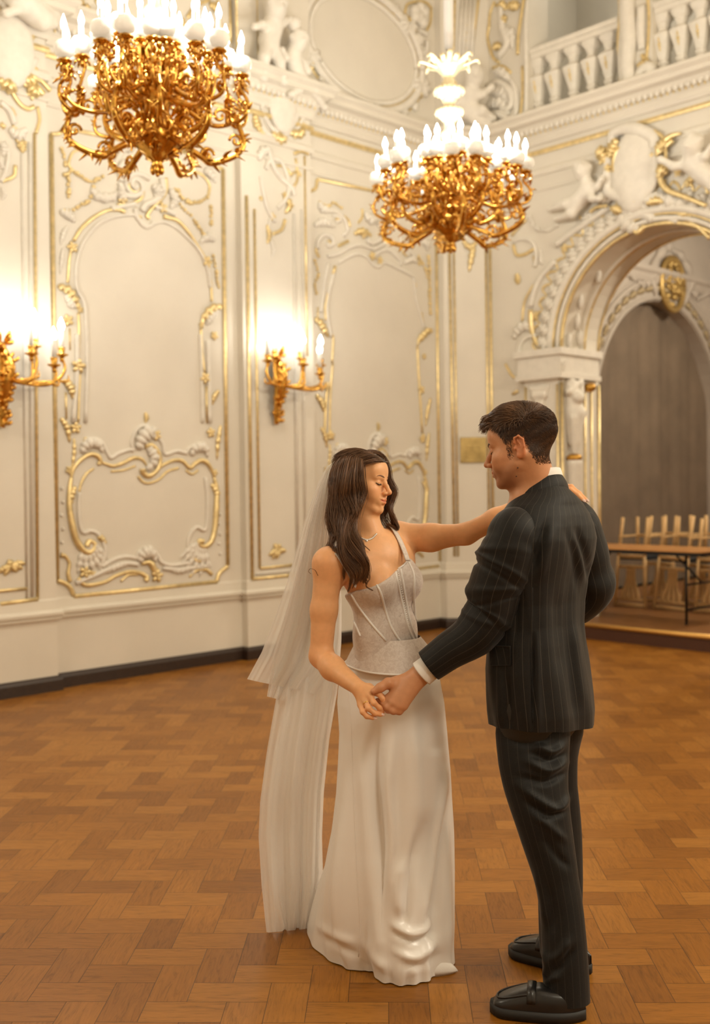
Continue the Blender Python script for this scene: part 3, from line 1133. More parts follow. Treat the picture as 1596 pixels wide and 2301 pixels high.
    rosettes(root, PL, sp)
    return root


panel_one()


def panel_two():
    root = thing('wall_panel', (0, 0, 0), 'gilded rococo wall panel with wavy crest, right of the right sconce, behind the bride', 'wall panel')
    k = .2256
    def D(p):
        return zl(p, 660, 420, k)
    def E(p):
        return zl(p, 520, 440, .3759)
    o = Relief(PL)
    o.line(X_([(690, 435), (705, 1292)]), .02); o.line(X_([(690, 432), (708, 424), (712, 404)]), .018); o.line(X_([(712, 403), (950, 452)]), .018)
    o.line(X_([(979, 470), (988, 1260)]), .02); o.line(X_([(950, 452), (958, 468), (979, 472)]), .018); o.line(X_([(720, 1305), (985, 1272)]), .02)
    o.build('outer_moulding', M_gold, parent=root)
    g, s = Relief(PL), Relief(PL)
    dx = trL(848, 945)[0] - trL(326, 935)[0]
    for p, r in (([(400, 850), (350, 1050), (330, 1250), (370, 1500)], .018), ([(270, 1250), (290, 1050), (340, 760)], .02), ([(1190, 900), (1220, 1130), (1260, 1280), (1290, 1400)], .018), ([(440, 760), (540, 700), (640, 670), (720, 700), (790, 780), (840, 800), (880, 760), (930, 760), (1010, 800), (1130, 860), (1190, 900)], .018),
                 ([(330, 690), (440, 670), (540, 610), (650, 580), (740, 600), (800, 620), (860, 590), (910, 560)], .022), ([(780, 700), (870, 640), (960, 640), (1060, 740), (1060, 780)], .022), ([(230, 620), (240, 540), (300, 480), (370, 500), (390, 560), (350, 590), (320, 560)], .026), ([(320, 240), (420, 250), (500, 330), (530, 430), (490, 490)], .024), ([(380, 290), (440, 300), (460, 340), (420, 350)], .02), ([(830, 360), (880, 430), (860, 520), (780, 560), (720, 530)], .03), ([(1050, 480), (1080, 600), (1140, 690)], .022), ([(1120, 560), (1140, 640), (1220, 700)], .022), ([(260, 160), (300, 240), (350, 230)], .02)):
        s.line(D(p), r)
    for p, r in (([(318, 1330), (312, 1200), (340, 1060)], .012), ([(240, 1200), (235, 1340)], .010), ([(410, 790), (390, 870)], .018), ([(1190, 900), (1215, 1000)], .014), ([(1270, 1250), (1290, 1390)], .014), ([(235, 560), (220, 640), (250, 700)], .016), ([(540, 540), (480, 570), (440, 590)], .018), ([(200, 370), (300, 370), (350, 350)], .014), ([(500, 290), (545, 340), (560, 400)], .014), ([(890, 300), (900, 380), (930, 470)], .012), ([(1080, 620), (1100, 670), (1150, 690)], .014), ([(640, 360), (680, 300), (680, 220)], .014), ([(1150, 520), (1260, 540), (1350, 570)], .014)):
        g.line(D(p), r)
    for p, r in (([(205, 1310), (260, 1360), (300, 1430), (350, 1500)], .045), ([(1380, 1430), (1320, 1440), (1270, 1500), (1230, 1560)], .042), ([(600, 470), (680, 440), (780, 490)], .04)):
        g.leaf(D(p), r)
    for p, r in (([(260, 160), (330, 190), (400, 160), (470, 210)], .02), ([(210, 740), (240, 860), (210, 960), (220, 1060)], .02), ([(1340, 700), (1350, 900), (1350, 1130), (1360, 1260)], .024), ([(1240, 700), (1300, 800), (1330, 900)], .022)):
        g.garland(D(p), r)
    for p, r in (([(250, 150), (280, 220), (380, 230)], .05), ([(200, 380), (300, 350), (420, 400)], .05), ([(700, 250), (760, 330), (840, 300)], .06), ([(1250, 530), (1320, 570), (1330, 640)], .05), ([(1100, 760), (1180, 720), (1230, 760)], .04), ([(270, 1420), (260, 1350), (300, 1420)], .03)):
        s.leaf(D(p), r)
    for p, r in (([(600, 1000), (608, 860), (600, 830)], .012), ([(585, 1460), (590, 1200), (605, 1000)], .012), ([(555, 1460), (562, 1250), (575, 1130)], .016), ([(1110, 900), (1120, 1100), (1140, 1420)], .014)):
        g.line(E(p), r)
    for p, r in (([(505, 1190), (540, 1240), (550, 1290)], .04), ([(1190, 800), (1130, 840), (1110, 900)], .03), ([(1190, 1210), (1170, 1290), (1160, 1380)], .028)):
        g.leaf(E(p), r)
    sp = panel_bottom(g, s, dx)
    g.build('gilt_scroll', M_gold, parent=root)
    s.build('stucco_scroll', M_stucco, parent=root)
    sp += [(*D([q])[0], r) for q, r in (((435, 330), .035), ((350, 560), .035), ((780, 690), .05), ((855, 735), .045), ((690, 470), .05), ((1220, 710), .03), ((1340, 560), .03), ((1250, 760), .03))]
    sp += [(*E([q])[0], r) for q, r in (((568, 1140), .05), ((1132, 1160), .05), ((530, 900), .035), ((565, 1440), .04), ((1145, 1440), .035), ((1150, 960), .035))]
    rosettes(root, PL, sp)


panel_two()


# ------------------------------------------------------------------ pilaster panels and crests
def P8(s, w=0.0, z=0.0):
    return PL(s, w + .08, z)


def X8(pts):
    return [trL(x, y, .08) for x, y in pts]


def pilaster(label, strips, bottom, crest, name='pilaster_panel'):
    root = thing(name, (0, 0, 0), label, 'pilaster panel')
    g, s = Relief(P8), Relief(P8)
    for p, r, m in strips:
        (g if m == G else s).line(X8(p), r)
    for p, r, m in bottom:
        (g if m == G else s).line(X8(p), r)
    sp = crest(g, s)
    g.build('gilt_moulding', M_gold, parent=root)
    s.build('stucco_moulding', M_stucco, parent=root)
    rosettes(root, P8, sp)
    return root


def shield(g, s, cx, cy, k):
    """a heart-shaped shield with rocaille border; offsets in px of the right-hand crest"""
    def T(p):
        return X8([(cx + x * k, cy + y * k) for x, y in p])
    c = T([(0, 0)])[0]
    R = np.stack([dL, Z3, nL], 1)
    s.ell(P8(c[0], .02, c[1]), (.17 * k, .27 * k, .05), R, 16, 10)
    for p, r in (([(-5, -32), (-22, -20), (-25, 8), (-12, 34), (2, 52)], .022), ([(22, -10), (20, 14), (10, 36), (2, 52)], .022), ([(-45, 10), (-40, -20), (-20, -48), (10, -58), (30, -40)], .03), ([(-44, 10), (-30, 40), (-8, 64), (10, 66)], .03), ([(38, -20), (36, 14), (24, 44), (10, 66)], .03), ([(-52, 30), (-40, 56), (-20, 70)], .03), ([(50, 20), (40, 44), (28, 56)], .024)):
        s.line(T(p), [v * k for v in (r * .7, r, r * .8)])
    for p, r in (([(-20, -26), (-4, -38), (14, -34), (24, -18), (14, -12)], .016), ([(20, -8), (22, 12), (8, 42)], .012), ([(-28, 6), (-20, 28), (-6, 46)], .012), ([(30, -46), (44, -30), (40, -12)], .016), ([(40, 30), (50, 44), (58, 50)], .018)):
        g.line(T(p), [v * k for v in (r * .8, r * 1.1, r)])
    for p, r in (([(-24, 60), (-4, 76), (12, 70)], .06), ([(-60, 20), (-56, 44), (-42, 58)], .05), ([(36, -52), (56, -44), (48, -20)], .05), ([(16, 60), (40, 64), (52, 52)], .05)):
        g.leaf(T(p), r * k)
    return [(*T([q])[0], r * k) for q, r in (((-8, 68), .06), ((30, 64), .05), ((-46, 62), .05), ((46, -44), .05))]


def crest_right(g, s):
    sp = shield(g, s, 632, 238, 1.0)
    for p, r, m in (([(600, 330), (612, 372), (630, 400), (652, 420), (660, 440)], .03, S), ([(660, 346), (676, 340), (692, 346)], .02, G),
                    ([(596, 380), (606, 360), (626, 360), (640, 384), (648, 420), (640, 450), (622, 468)], .024, S), ([(620, 372), (640, 376), (655, 396)], .014, G), ([(585, 396), (590, 430), (600, 470), (618, 500)], .02, S), ([(640, 494), (632, 516), (612, 526)], .018, G), ([(606, 490), (604, 520), (612, 560)], .014, S), ([(652, 392), (668, 386), (676, 396)], .014, G), ([(664, 356), (668, 400), (660, 420)], .014, G)):
        (g if m == G else s).line(X8(p), r)
    for p, r, m in (([(580, 360), (590, 340), (612, 336)], .05, S), ([(640, 440), (650, 462), (640, 480)], .04, G), ([(600, 505), (604, 530), (600, 548)], .03, G), ([(612, 540), (614, 560), (610, 580)], .025, S)):
        (g if m == G else s).leaf(X8(p), r)
    return sp + [(*X8([q])[0], r) for q, r in (((640, 440), .04), ((646, 454), .035), ((612, 488), .04), ((586, 446), .025))]


def crest_left(g, s):
    sp = shield(g, s, 22, 108, 1.15)
    for p, r, m in (([(60, 172), (90, 182), (112, 205)], .022, G), ([(60, 180), (80, 196), (96, 214)], .03, G), ([(0, 230), (20, 250), (32, 280)], .026, S), ([(20, 196), (40, 230), (60, 245), (76, 240)], .02, G), ([(0, 236), (24, 246), (32, 262)], .018, G), ([(0, 278), (10, 288)], .02, G), ([(84, 240), (88, 270), (80, 300)], .014, G), ([(12, 330), (18, 350), (10, 390), (0, 408)], .02, S), ([(34, 372), (30, 396), (4, 408)], .016, G), ([(0, 352), (4, 380)], .02, S), ([(24, 300), (40, 300), (58, 292)], .026, S)):
        (g if m == G else s).line(X8(p), r)
    for p, r, m in (([(60, 188), (74, 206), (90, 212)], .06, G), ([(20, 290), (40, 306), (56, 298)], .05, S), ([(40, 312), (48, 330), (50, 344)], .04, G), ([(0, 320), (8, 330), (6, 352)], .04, S), ([(4, 420), (8, 436), (4, 450)], .025, S)):
        (g if m == G else s).leaf(X8(p), r)
    return sp + [(*X8([q])[0], r) for q, r in (((46, 322), .05), ((70, 212), .05), ((30, 290), .03))]


pilaster('white and gilt pilaster panel with shield crest behind the middle sconce',
         [([(553, 440), (566, 1301)], .018, G), ([(571, 470), (583, 1276)], .014, G), ([(659, 480), (668, 1264)], .018, S), ([(676, 470), (686, 1290)], .014, S), ([(684, 350), (690, 800)], .012, G)],
         [([(566, 1301), (690, 1289)], .018, G), ([(584, 1277), (668, 1268)], .014, G), ([(575, 1290), (680, 1280)], .012, S)], crest_right)
pilaster('white and gilt pilaster panel with shield crest at the left edge, behind the left sconce',
         [([(48, 345), (60, 1347)], .010, S), ([(77, 300), (84, 1346)], .013, G), ([(66, 320), (72, 1340)], .015, S)],
         [([(0, 1357), (84, 1346)], .018, G), ([(-40, 1331), (60, 1322)], .014, G)], crest_left)
# small gilt sprays low on both pilasters
for q, lab in (((622, 1240), 'small gilt flower spray low on the pilaster under the middle sconce'), ((22, 1272), 'small gilt flower spray low on the pilaster at the left edge')):
    r = Relief(P8)
    s0, z0 = trL(*q, .08)
    rg = random.Random(int(q[0]))
    for i in range(14):
        a = rg.uniform(0, 6.28); d = rg.random() ** .5
        r.leaf([(s0, z0), (s0 + .5 * .13 * d * math.cos(a), z0 + .5 * .09 * d * math.sin(a) + .01), (s0 + .13 * d * math.cos(a), z0 + .08 * d * math.sin(a))], .03)
    tag(r.build('flower_spray', M_gold), lab, 'wall ornament')


# ------------------------------------------------------------------ canted corner: strips and the brass plaque
def PC(s, w=0.0, z=0.0):
    a, b = PL(4.62, .10), PR(.42)
    d = (b - a) / np.linalg.norm(b - a)
    n = np.array([d[1], -d[0], 0])
    return a + s * d + w * n + z * Z3


def trC(px, py):
    a = PC(0, 0, 0); d = PC(1) - a; n = PC(0, 1) - a
    P = at_plane(px, py, a, n)
    return float((P - a) @ d), float(P[2])


rc = thing('pilaster_panel', (0, 0, 0), 'narrow gilt-edged panel on the canted corner around the brass plaque', 'pilaster panel')
g = Relief(PC); s = Relief(PC)
for p, r in (([(1010, 560), (1022, 1250)], .016), ([(1020, 560), (1030, 1250)], .012), ([(1092, 560), (1100, 1240)], .014), ([(1101, 560), (1109, 1240)], .018)):
    g.line([trC(*q) for q in p], r)
s.line([trC(1140, 560), trC(1142, 1000)], .02)
g.leaf([trC(*q) for q in ((1066, 545), (1060, 575), (1054, 612))], .04)
g.leaf([trC(*q) for q in ((1040, 540), (1056, 556), (1076, 540))], .04)
g.build('gilt_moulding', M_gold, parent=rc); s.build('stucco_moulding', M_stucco, parent=rc)


def plaque():
    a, b = trC(1034, 983), trC(1093, 1039)
    mb = MB()
    mb.box((a[0], .004, b[1]), (b[0], .022, a[1]), M=lambda p: PC(*p))
    m = simple('aged_brass', (0.42, 0.30, 0.12), 0.32, metal=0.9, noise=9.0, vary=0.35)
    o = mb.build('wall_plaque', m, smooth=False)
    tag(o, 'square aged brass plaque on the wall left of the groom', 'plaque')
    r = Relief(PC, .022)
    dx, dz = b[0] - a[0], b[1] - a[1]
    for i in range(4):
        zz = a[1] + dz * (.42 + .12 * i)
        r.line([(a[0] + dx * .22, zz), (a[0] + dx * .78, zz)], .004)
    r.build('relief_band', m, parent=o)
    r = Relief(PC, .022)
    for x, z in ((.06, .06), (.94, .06), (.06, .94), (.94, .94)):
        r.bead(a[0] + dx * x, a[1] + dz * z, .007)
    r.build('screw_head', m, parent=o)


plaque()
# ------------------------------------------------------------------ arch of the right wall
def R_(pts, w=0.0):
    return [trR(x, y, w) for x, y in pts]


def R4(pts):
    return zl(pts, 1080, 280, .3563, trR)


def arch_trim():
    def arc(r, w, th, a0=0.0, a1=math.pi, n=30):
        return [PR(UC - r * math.cos(a0 + (a1 - a0) * i / n), w, ZS + r * math.sin(a0 + (a1 - a0) * i / n)) for i in range(n + 1)]
    root = thing('arch_surround', (0, 0, 0), 'white and gilt carved surround of the large open archway on the right', 'arch frame')
    g = MB()
    g.tube(arc(RA, .005, 0), .020, 8); g.tube(arc(RA - .006, -.40, 0), .016, 8); g.tube(arc(RA - .006, -.66, 0), .012, 8)
    for u in (UC - RA, UC + RA):
        g.tube([PR(u, .005, .15), PR(u, .005, 2.62)], .018, 8)
        sgn = 1 if u < UC else -1
        for w in (-.40, -.52, -.66):
            g.tube([PR(u + .006 * sgn, w, .15), PR(u + .006 * sgn, w, 2.62)], .013 if w > -.6 else .018, 8)
    g.tube(arc(RA + .085, .03, 0), .012, 6)
    g.build('gilt_edge', M_gold, parent=root)
    s = MB()
    s.tube(arc(RA + .045, .012, 0), .026, 8); s.tube(arc(RA - .01, -.34, 0), .022, 8); s.tube(arc(RA + .13, .02, 0), .045, 8)
    s.build('stucco_moulding', M_stucco, parent=root)
    # leafy band round the arch
    sr, gr = Relief(PR), Relief(PR)
    N = 30
    for i in range(N):
        a = math.pi * (i + .5) / N
        c, d = math.cos(a), math.sin(a)
        def pt(r, t):
            return (UC - r * math.cos(a + t), ZS + r * math.sin(a + t))
        sr.leaf([pt(1.19, -.05), pt(1.27, 0), pt(1.36, .05)], .075, scal=4)
        gr.line([pt(1.36, -.05), pt(1.42 + .02 * (i % 3), -.015), pt(1.40, .03), pt(1.34, .05)], [.008, .016, .010])
        if i % 2 == 0:
            gr.leaf([pt(1.22, -.02), pt(1.27, .01), pt(1.31, .05)], .028, scal=3)
        if i % 5 == 2:
            gr.flower(*pt(1.43, 0), .05)
    for p, r, m in (([(320, 1150), (345, 1050), (390, 960), (480, 860)], .035, S), ([(480, 760), (560, 700), (700, 600), (820, 520)], .04, S), ([(540, 730), (640, 640), (720, 580), (800, 520)], .016, G), ([(320, 1170), (330, 1300), (380, 1400), (440, 1380)], .03, G), ([(210, 760), (230, 820), (280, 820), (350, 780)], .02, G), ([(210, 740), (260, 720), (330, 740), (355, 820), (345, 900)], .022, S), ([(340, 830), (350, 900)], .016, G), ([(200, 700), (240, 650), (290, 600)], .018, G), ([(265, 1240), (280, 1120), (320, 1040), (340, 1010)], .014, G), ([(210, 1330), (250, 1290), (330, 1290)], .024, S), ([(240, 1450), (260, 1380), (300, 1340), (360, 1330)], .03, S), ([(160, 1510), (200, 1580), (240, 1600), (265, 1560)], .016, G), ([(205, 1700), (240, 1680)], .018, G), ([(1190, 440), (1280, 470), (1380, 490), (1448, 520)], .026, G), ([(1160, 350), (1170, 400), (1240, 450)], .022, G), ([(1240, 590), (1300, 600), (1380, 650), (1448, 720)], .02, G), ([(1080, 600), (1180, 590), (1250, 610)], .03, S), ([(930, 640), (960, 590), (1040, 570), (1100, 600)], .05, S), ([(960, 660), (1000, 680), (1040, 640)], .03, G), ([(800, 380), (790, 450), (750, 500)], .018, G)):
        (gr if m == G else sr).line(R4(p), r)
    for p, r, m in (([(860, 560), (900, 610), (960, 650), (1010, 660)], .08, S), ([(900, 600), (960, 560), (1060, 570)], .07, S), ([(1080, 540), (1160, 480), (1260, 500), (1380, 540)], .09, S), ([(640, 600), (700, 570), (800, 540)], .05, S), ([(210, 1350), (260, 1280), (340, 1260)], .06, S), ([(380, 780), (385, 860), (400, 880)], .03, S), ([(230, 940), (240, 980), (235, 1010)], .04, G), ([(1100, 490), (1150, 490), (1180, 460)], .05, G), ([(1250, 580), (1300, 560), (1330, 590)], .05, G), ([(850, 560), (880, 580), (900, 560)], .05, G)):
        (gr if m == G else sr).leaf(R4(p), r)
    sr.garland(R4([(320, 590), (350, 650), (420, 670), (480, 640)]), .03)
    gr.garland(R4([(640, 590), (740, 540), (860, 530)]), .022)
    sr.build('leaf_band', M_stucco, parent=root)
    gr.build('gilt_scroll', M_gold, parent=root)
    # impost with its capital, on the near jamb
    for sgn, u in ((1, UC - RA), (-1, UC + RA)):
        mb = MB()
        def bx(a, b, c, d, z0, z1):
            mb.box((min(a, b), c, z0), (max(a, b), d, z1), M=lambda p: PR(*p))
        bx(u - sgn * .50, u + sgn * .05, -.60, .09, 2.70, 2.90)
        bx(u - sgn * .53, u + sgn * .08, -.63, .12, 2.90, 2.97)
        bx(u - sgn * .52, u + sgn * .07, -.62, .11, 2.66, 2.71)
        bx(u - sgn * .44, u - sgn * .02, 0, .05, .15, 2.66)
        mb.build('impost', M_stucco, parent=root, smooth=False)
    rel = Relief(lambda s_, w=0.0, z=0.0: PR(s_, w + .05, z))
    u0, u1 = UC - RA - .42, UC - RA - .05
    rel.line([(u0, 2.6), (u0, .3)], .014); rel.line([(u1 + .03, 2.6), (u1 + .03, .3)], .014)
    rel.build('gilt_strip', M_gold, parent=root)
    rel = Relief(lambda s_, w=0.0, z=0.0: PR(s_, w + .05, z))
    for k in range(7):
        x = u0 + .05 + .04 * k
        rel.leaf([((u0 + u1) / 2, 2.34), ((x + (u0 + u1) / 2) / 2, 2.5), (x, 2.62)], .045, scal=3)
    for k in range(9):
        rel.leaf([(u0 - .02 + .06 * k, 2.70), (u0 + .0 + .06 * k, 2.78), (u0 + .03 + .06 * k, 2.84)], .03)
    rel.build('shell_capital', M_stucco, parent=root)
    # scrolls on the soffit foot
    mb = MB()
    for k, (w, z) in enumerate(((-.10, 3.05), (-.2, 3.25), (-.28, 3.1), (-.15, 3.45), (-.22, 3.7))):
        a = math.asin(min(1, (z - ZS) / RA)); u = UC - (RA - .02) * math.cos(a)
        mb.ell(PR(u, w, z), (.03, .05, .09), None, 8, 6)
    mb.build('soffit_scroll', M_stucco, parent=root)
    return root


arch_trim()


def figure(name, P, J, label, cat='sculpture', sc=1.0, mat=None, wing=None, h=.017):
    """a small plump stucco child from its joints (along, up, out)"""
    j = {k: P(v[0], v[2], v[1]) for k, v in J.items()}
    b = Body()
    b.ell(j['head'], np.array([.088, .088, .098]) * sc, None, .03 * sc)
    hd = j['head']
    rg = random.Random(len(label))
    for i in range(16):
        a, e = rg.uniform(0, 6.28), rg.uniform(.15, 1.4)
        b.ell(hd + .085 * sc * np.array([math.cos(a) * math.cos(e), math.sin(a) * math.cos(e), math.sin(e)]), .026 * sc, None, .02)
    n = np.asarray(P(0, 1, 0)) - np.asarray(P(0, 0, 0))
    b.ell(hd + n * .088 * sc - Z3 * .02 * sc, .022 * sc, None, .015)
    b.cap(j['head'], j['chest'], .045 * sc, .05 * sc, .03)
    b.cap(j['chest'], j['pelvis'], .088 * sc, .085 * sc, .05)
    for a in ('armL', 'armR'):
        if a + '2' in j:
            b.cap(j['chest'], j[a + '1'], .05 * sc, .036 * sc, .03)
            b.cap(j[a + '1'], j[a + '2'], .036 * sc, .026 * sc, .02)
            b.ell(j[a + '2'], .032 * sc, None, .015)
    for a in ('legL', 'legR'):
        if a + '2' in j:
            b.cap(j['pelvis'], j[a + '1'], .066 * sc, .05 * sc, .03)
            b.cap(j[a + '1'], j[a + '2'], .05 * sc, .030 * sc, .02)
            b.ell(j[a + '2'], (.045 * sc, .045 * sc, .03 * sc), None, .015)
    V, F = b.mesh(h)
    o = raw_mesh(name, V, F, mat or M_stucco)
    if wing:
        mb = Relief(P, 0.02)
        for pts in wing:
            mb.leaf(pts, .05 * sc, scal=3, depth=.15)
        mb.build('wing', M_stucco, parent=o)
    return tag(o, label, cat)


def jn(f, **k):
    out = {}
    for n, (x, y, w) in k.items():
        a, z = f(x, y, w) if f is not trC else f(x, y)
        out[n] = (a, z, w)
    return out


figure('cherub', PR, jn(trR, head=(1309, 384, .16), chest=(1323, 424, .12), pelvis=(1301, 452, .12), armL1=(1342, 420, .16), armL2=(1352, 402, .18), armR1=(1330, 446, .18), armR2=(1348, 446, .2), legL1=(1272, 458, .16), legL2=(1238, 470, .10), legR1=(1285, 480, .15), legR2=(1252, 492, .08)), 'white stucco cherub left of the shield above the archway', sc=1.0)
figure('cherub', PR, jn(trR, head=(1556, 328, .2), chest=(1557, 366, .14), pelvis=(1585, 395, .12), armL1=(1515, 374, .2), armL2=(1485, 358, .2), armR1=(1584, 352, .2), armR2=(1600, 330, .2), legL1=(1620, 400, .15), legL2=(1650, 420, .1), legR1=(1612, 425, .15), legR2=(1640, 445, .1)), 'white stucco cherub right of the shield above the archway, reaching towards it', sc=1.1)
figure('cherub', PL, jn(trL, head=(620, 18, .3), chest=(612, 62, .22), pelvis=(604, 92, .2), armL1=(590, 56, .26), armL2=(572, 60, .26), armR1=(636, 50, .26), armR2=(652, 44, .26), legL1=(594, 130, .25), legL2=(590, 176, .2), legR1=(628, 140, .25), legR2=(637, 186, .22)), 'white stucco cherub standing above the shield crest between the chandeliers', sc=1.15)
figure('cherub', PL, jn(trL, head=(670, 92, .24), chest=(656, 128, .18), pelvis=(664, 165, .16), armL1=(642, 130, .24), armL2=(634, 112, .24), armR1=(684, 142, .2), armR2=(694, 160, .2), legL1=(690, 190, .2), legL2=(655, 212, .2), legR1=(704, 205, .2), legR2=(728, 242, .14)), 'white stucco cherub sprawling left of the oval frame', sc=1.05)
figure('cherub', PC, jn(trC, head=(1060, 192, .25), chest=(1052, 228, .2), pelvis=(1046, 262, .18), armL1=(1078, 232, .26), armL2=(1098, 216, .26), armR1=(1032, 240, .24), armR2=(1020, 256, .24), legL1=(1075, 268, .26), legL2=(1100, 280, .2), legR1=(1060, 282, .22), legR2=(1090, 296, .2)), 'white stucco cherub in the upper corner behind the right chandelier stem', sc=1.2)
figure('cherub', PL, jn(trL, head=(30, -20, .25), chest=(60, 14, .2), pelvis=(84, 34, .18), armL1=(40, 20, .26), armL2=(14, 30, .26), armR1=(84, 10, .2), armR2=(104, 18, .2), legL1=(104, 40, .22), legL2=(122, 28, .16), legR1=(96, 52, .22), legR2=(116, 54, .18)), 'white stucco cherub cut by the top left edge of the photo', sc=1.15)
mb = MB(); mb.ell(np.array(PL(*[trL(660, 53, .26)[0]], .26, trL(660, 53, .26)[1])), .068, None, 16, 12)
tag(mb.build('stucco_ball', M_stucco), 'white stucco ball beside the standing cherub', 'ornament')


def herm():
    b = Body()
    u = UC - RA + .03
    def q(w, z, o=0.0):
        return PR(u + o, w, z)
    b.cap(q(-.10, 2.60), q(-.14, 2.30, .03), .07, .10, .04)
    b.cap(q(-.02, 2.52, .04), q(-.18, 2.62, .06), .04, .03, .02)
    b.cap(q(-.20, 2.48, .05), q(-.24, 2.64, .04), .05, .03, .02)
    b.ell(q(-.10, 2.46, .10), .065, None, .02)
    b.cap(q(-.14, 2.30, .03), q(-.12, 2.02, .03), .11, .065, .03)
    b.cap(q(-.20, 2.28, .06), q(-.14, 1.95, .04), .05, .03, .015)
    b.cap(q(-.06, 2.25, .07), q(-.10, 1.90, .05), .045, .03, .015)
    b.cap(q(-.12, 1.78, .03), q(-.12, 1.45, .02), .085, .055, .02)
    b.cap(q(-.12, 1.45, .02), q(-.12, .3, .02), .055, .04, .02)
    V, F = b.mesh(.014)
    o = raw_mesh('herm_figure', V, F, M_stucco)
    mb = MB()
    mb.ell(q(-.12, 1.84, .03), (.085, .085, .05), None, 12, 8)
    m2_ = MB()
    m2_.ell(q(-.38, 2.58, .05), (.07, .07, .05), None, 12, 8)
    m2_.build('gilt_knob', simple('dark_gilt_knob', (0.55, 0.30, 0.06), 0.35, metal=0.9), parent=o)
    mb.build('gilt_band', simple('dark_gilt', (0.55, 0.30, 0.06), 0.35, metal=0.9), parent=o)
    tag(o, 'white carved herm figure on the archway jamb behind the groom', 'sculpture')


herm()


def cartouche():
    root = thing('shield_cartouche', (0, 0, 0), 'white shield cartouche with gilt scrolls above the archway, between two cherubs', 'cartouche')
    k = .2732
    def T(p):
        return zl(p, 1160, 140, k, trR)
    s, g = Relief(PR, .03), Relief(PR, .06)
    c = T([(985, 905)])[0]
    Rm = np.stack([dR, Z3, nR], 1)
    b = MB(); b.ell(PR(c[0], .05, c[1]), (.24, .40, .07), Rm, 24, 14)
    b.build('shield', M_stucco, parent=root)
    for p, r in (([(800, 680), (820, 600), (900, 560), (1000, 560), (1100, 590), (1160, 640), (1160, 720)], .07), ([(780, 760), (780, 860), (770, 1000), (790, 1080), (900, 1120)], .07), ([(1160, 720), (1170, 850), (1150, 1000), (1080, 1110)], .06), ([(880, 540), (960, 540), (1060, 570), (1180, 600)], .05), ([(860, 1000), (940, 1040), (930, 1090)], .05), ([(1040, 1120), (1120, 1140), (1200, 1100)], .06)):
        s.line(T(p), [r * .6, r, r * .8])
    for p, r in (([(830, 620), (880, 570), (960, 545), (1000, 560)], .05), ([(1060, 600), (1130, 600), (1180, 660)], .06), ([(760, 930), (740, 1040), (760, 1100)], .05), ([(700, 1060), (730, 1120), (800, 1150)], .07), ([(880, 1100), (980, 1130), (1080, 1150)], .08)):
        s.leaf(T(p), r)
    s.build('stucco_scroll', M_stucco, parent=root)
    for p, r in (([(935, 985), (880, 970), (845, 900), (838, 820), (870, 740), (950, 705), (1030, 730), (1060, 790), (1090, 800), (1090, 775)], .03), ([(1165, 765), (1130, 790), (1110, 850), (1130, 950), (1080, 1080)], .022), ([(1190, 760), (1240, 680), (1310, 620), (1385, 598)], [.03, .034, .014]), ([(1180, 780), (1250, 720), (1320, 655)], .024), ([(1060, 600), (1120, 575), (1190, 590), (1250, 660), (1265, 820)], .018), ([(1220, 960), (1230, 1010), (1290, 1070), (1400, 1110), (1500, 1150), (1596, 1190)], [.03, .03, .026, .022]), ([(770, 860), (780, 940), (750, 1040), (740, 1120)], .02), ([(880, 560), (920, 540), (1000, 535)], .014), ([(960, 1150), (1010, 1160), (1040, 1120)], .03), ([(640, 1240), (700, 1200), (780, 1190)], .018)):
        g.line(T(p), r)
    for p, r in (([(860, 640), (820, 740), (790, 800)], .07), ([(700, 750), (740, 760), (770, 830)], .07), ([(760, 870), (790, 890), (780, 930)], .05), ([(1200, 920), (1240, 900), (1270, 930)], .07), ([(1100, 1170), (1180, 1150), (1240, 1160)], .05), ([(820, 1200), (870, 1230), (900, 1240)], .05), ([(1180, 740), (1240, 690), (1290, 690)], .06)):
        g.leaf(T(p), r)
    g.build('gilt_scroll', M_gold, parent=root)
    for q, r in (((735, 755), .07), ((745, 810), .06), ((1060, 800), .05), ((1220, 915), .06), ((1360, 920), .04), ((1480, 960), .04)):
        f = Relief(PR, .06); f.flower(*T([q])[0], r); f.build('rosette', M_gold, parent=root)


cartouche()


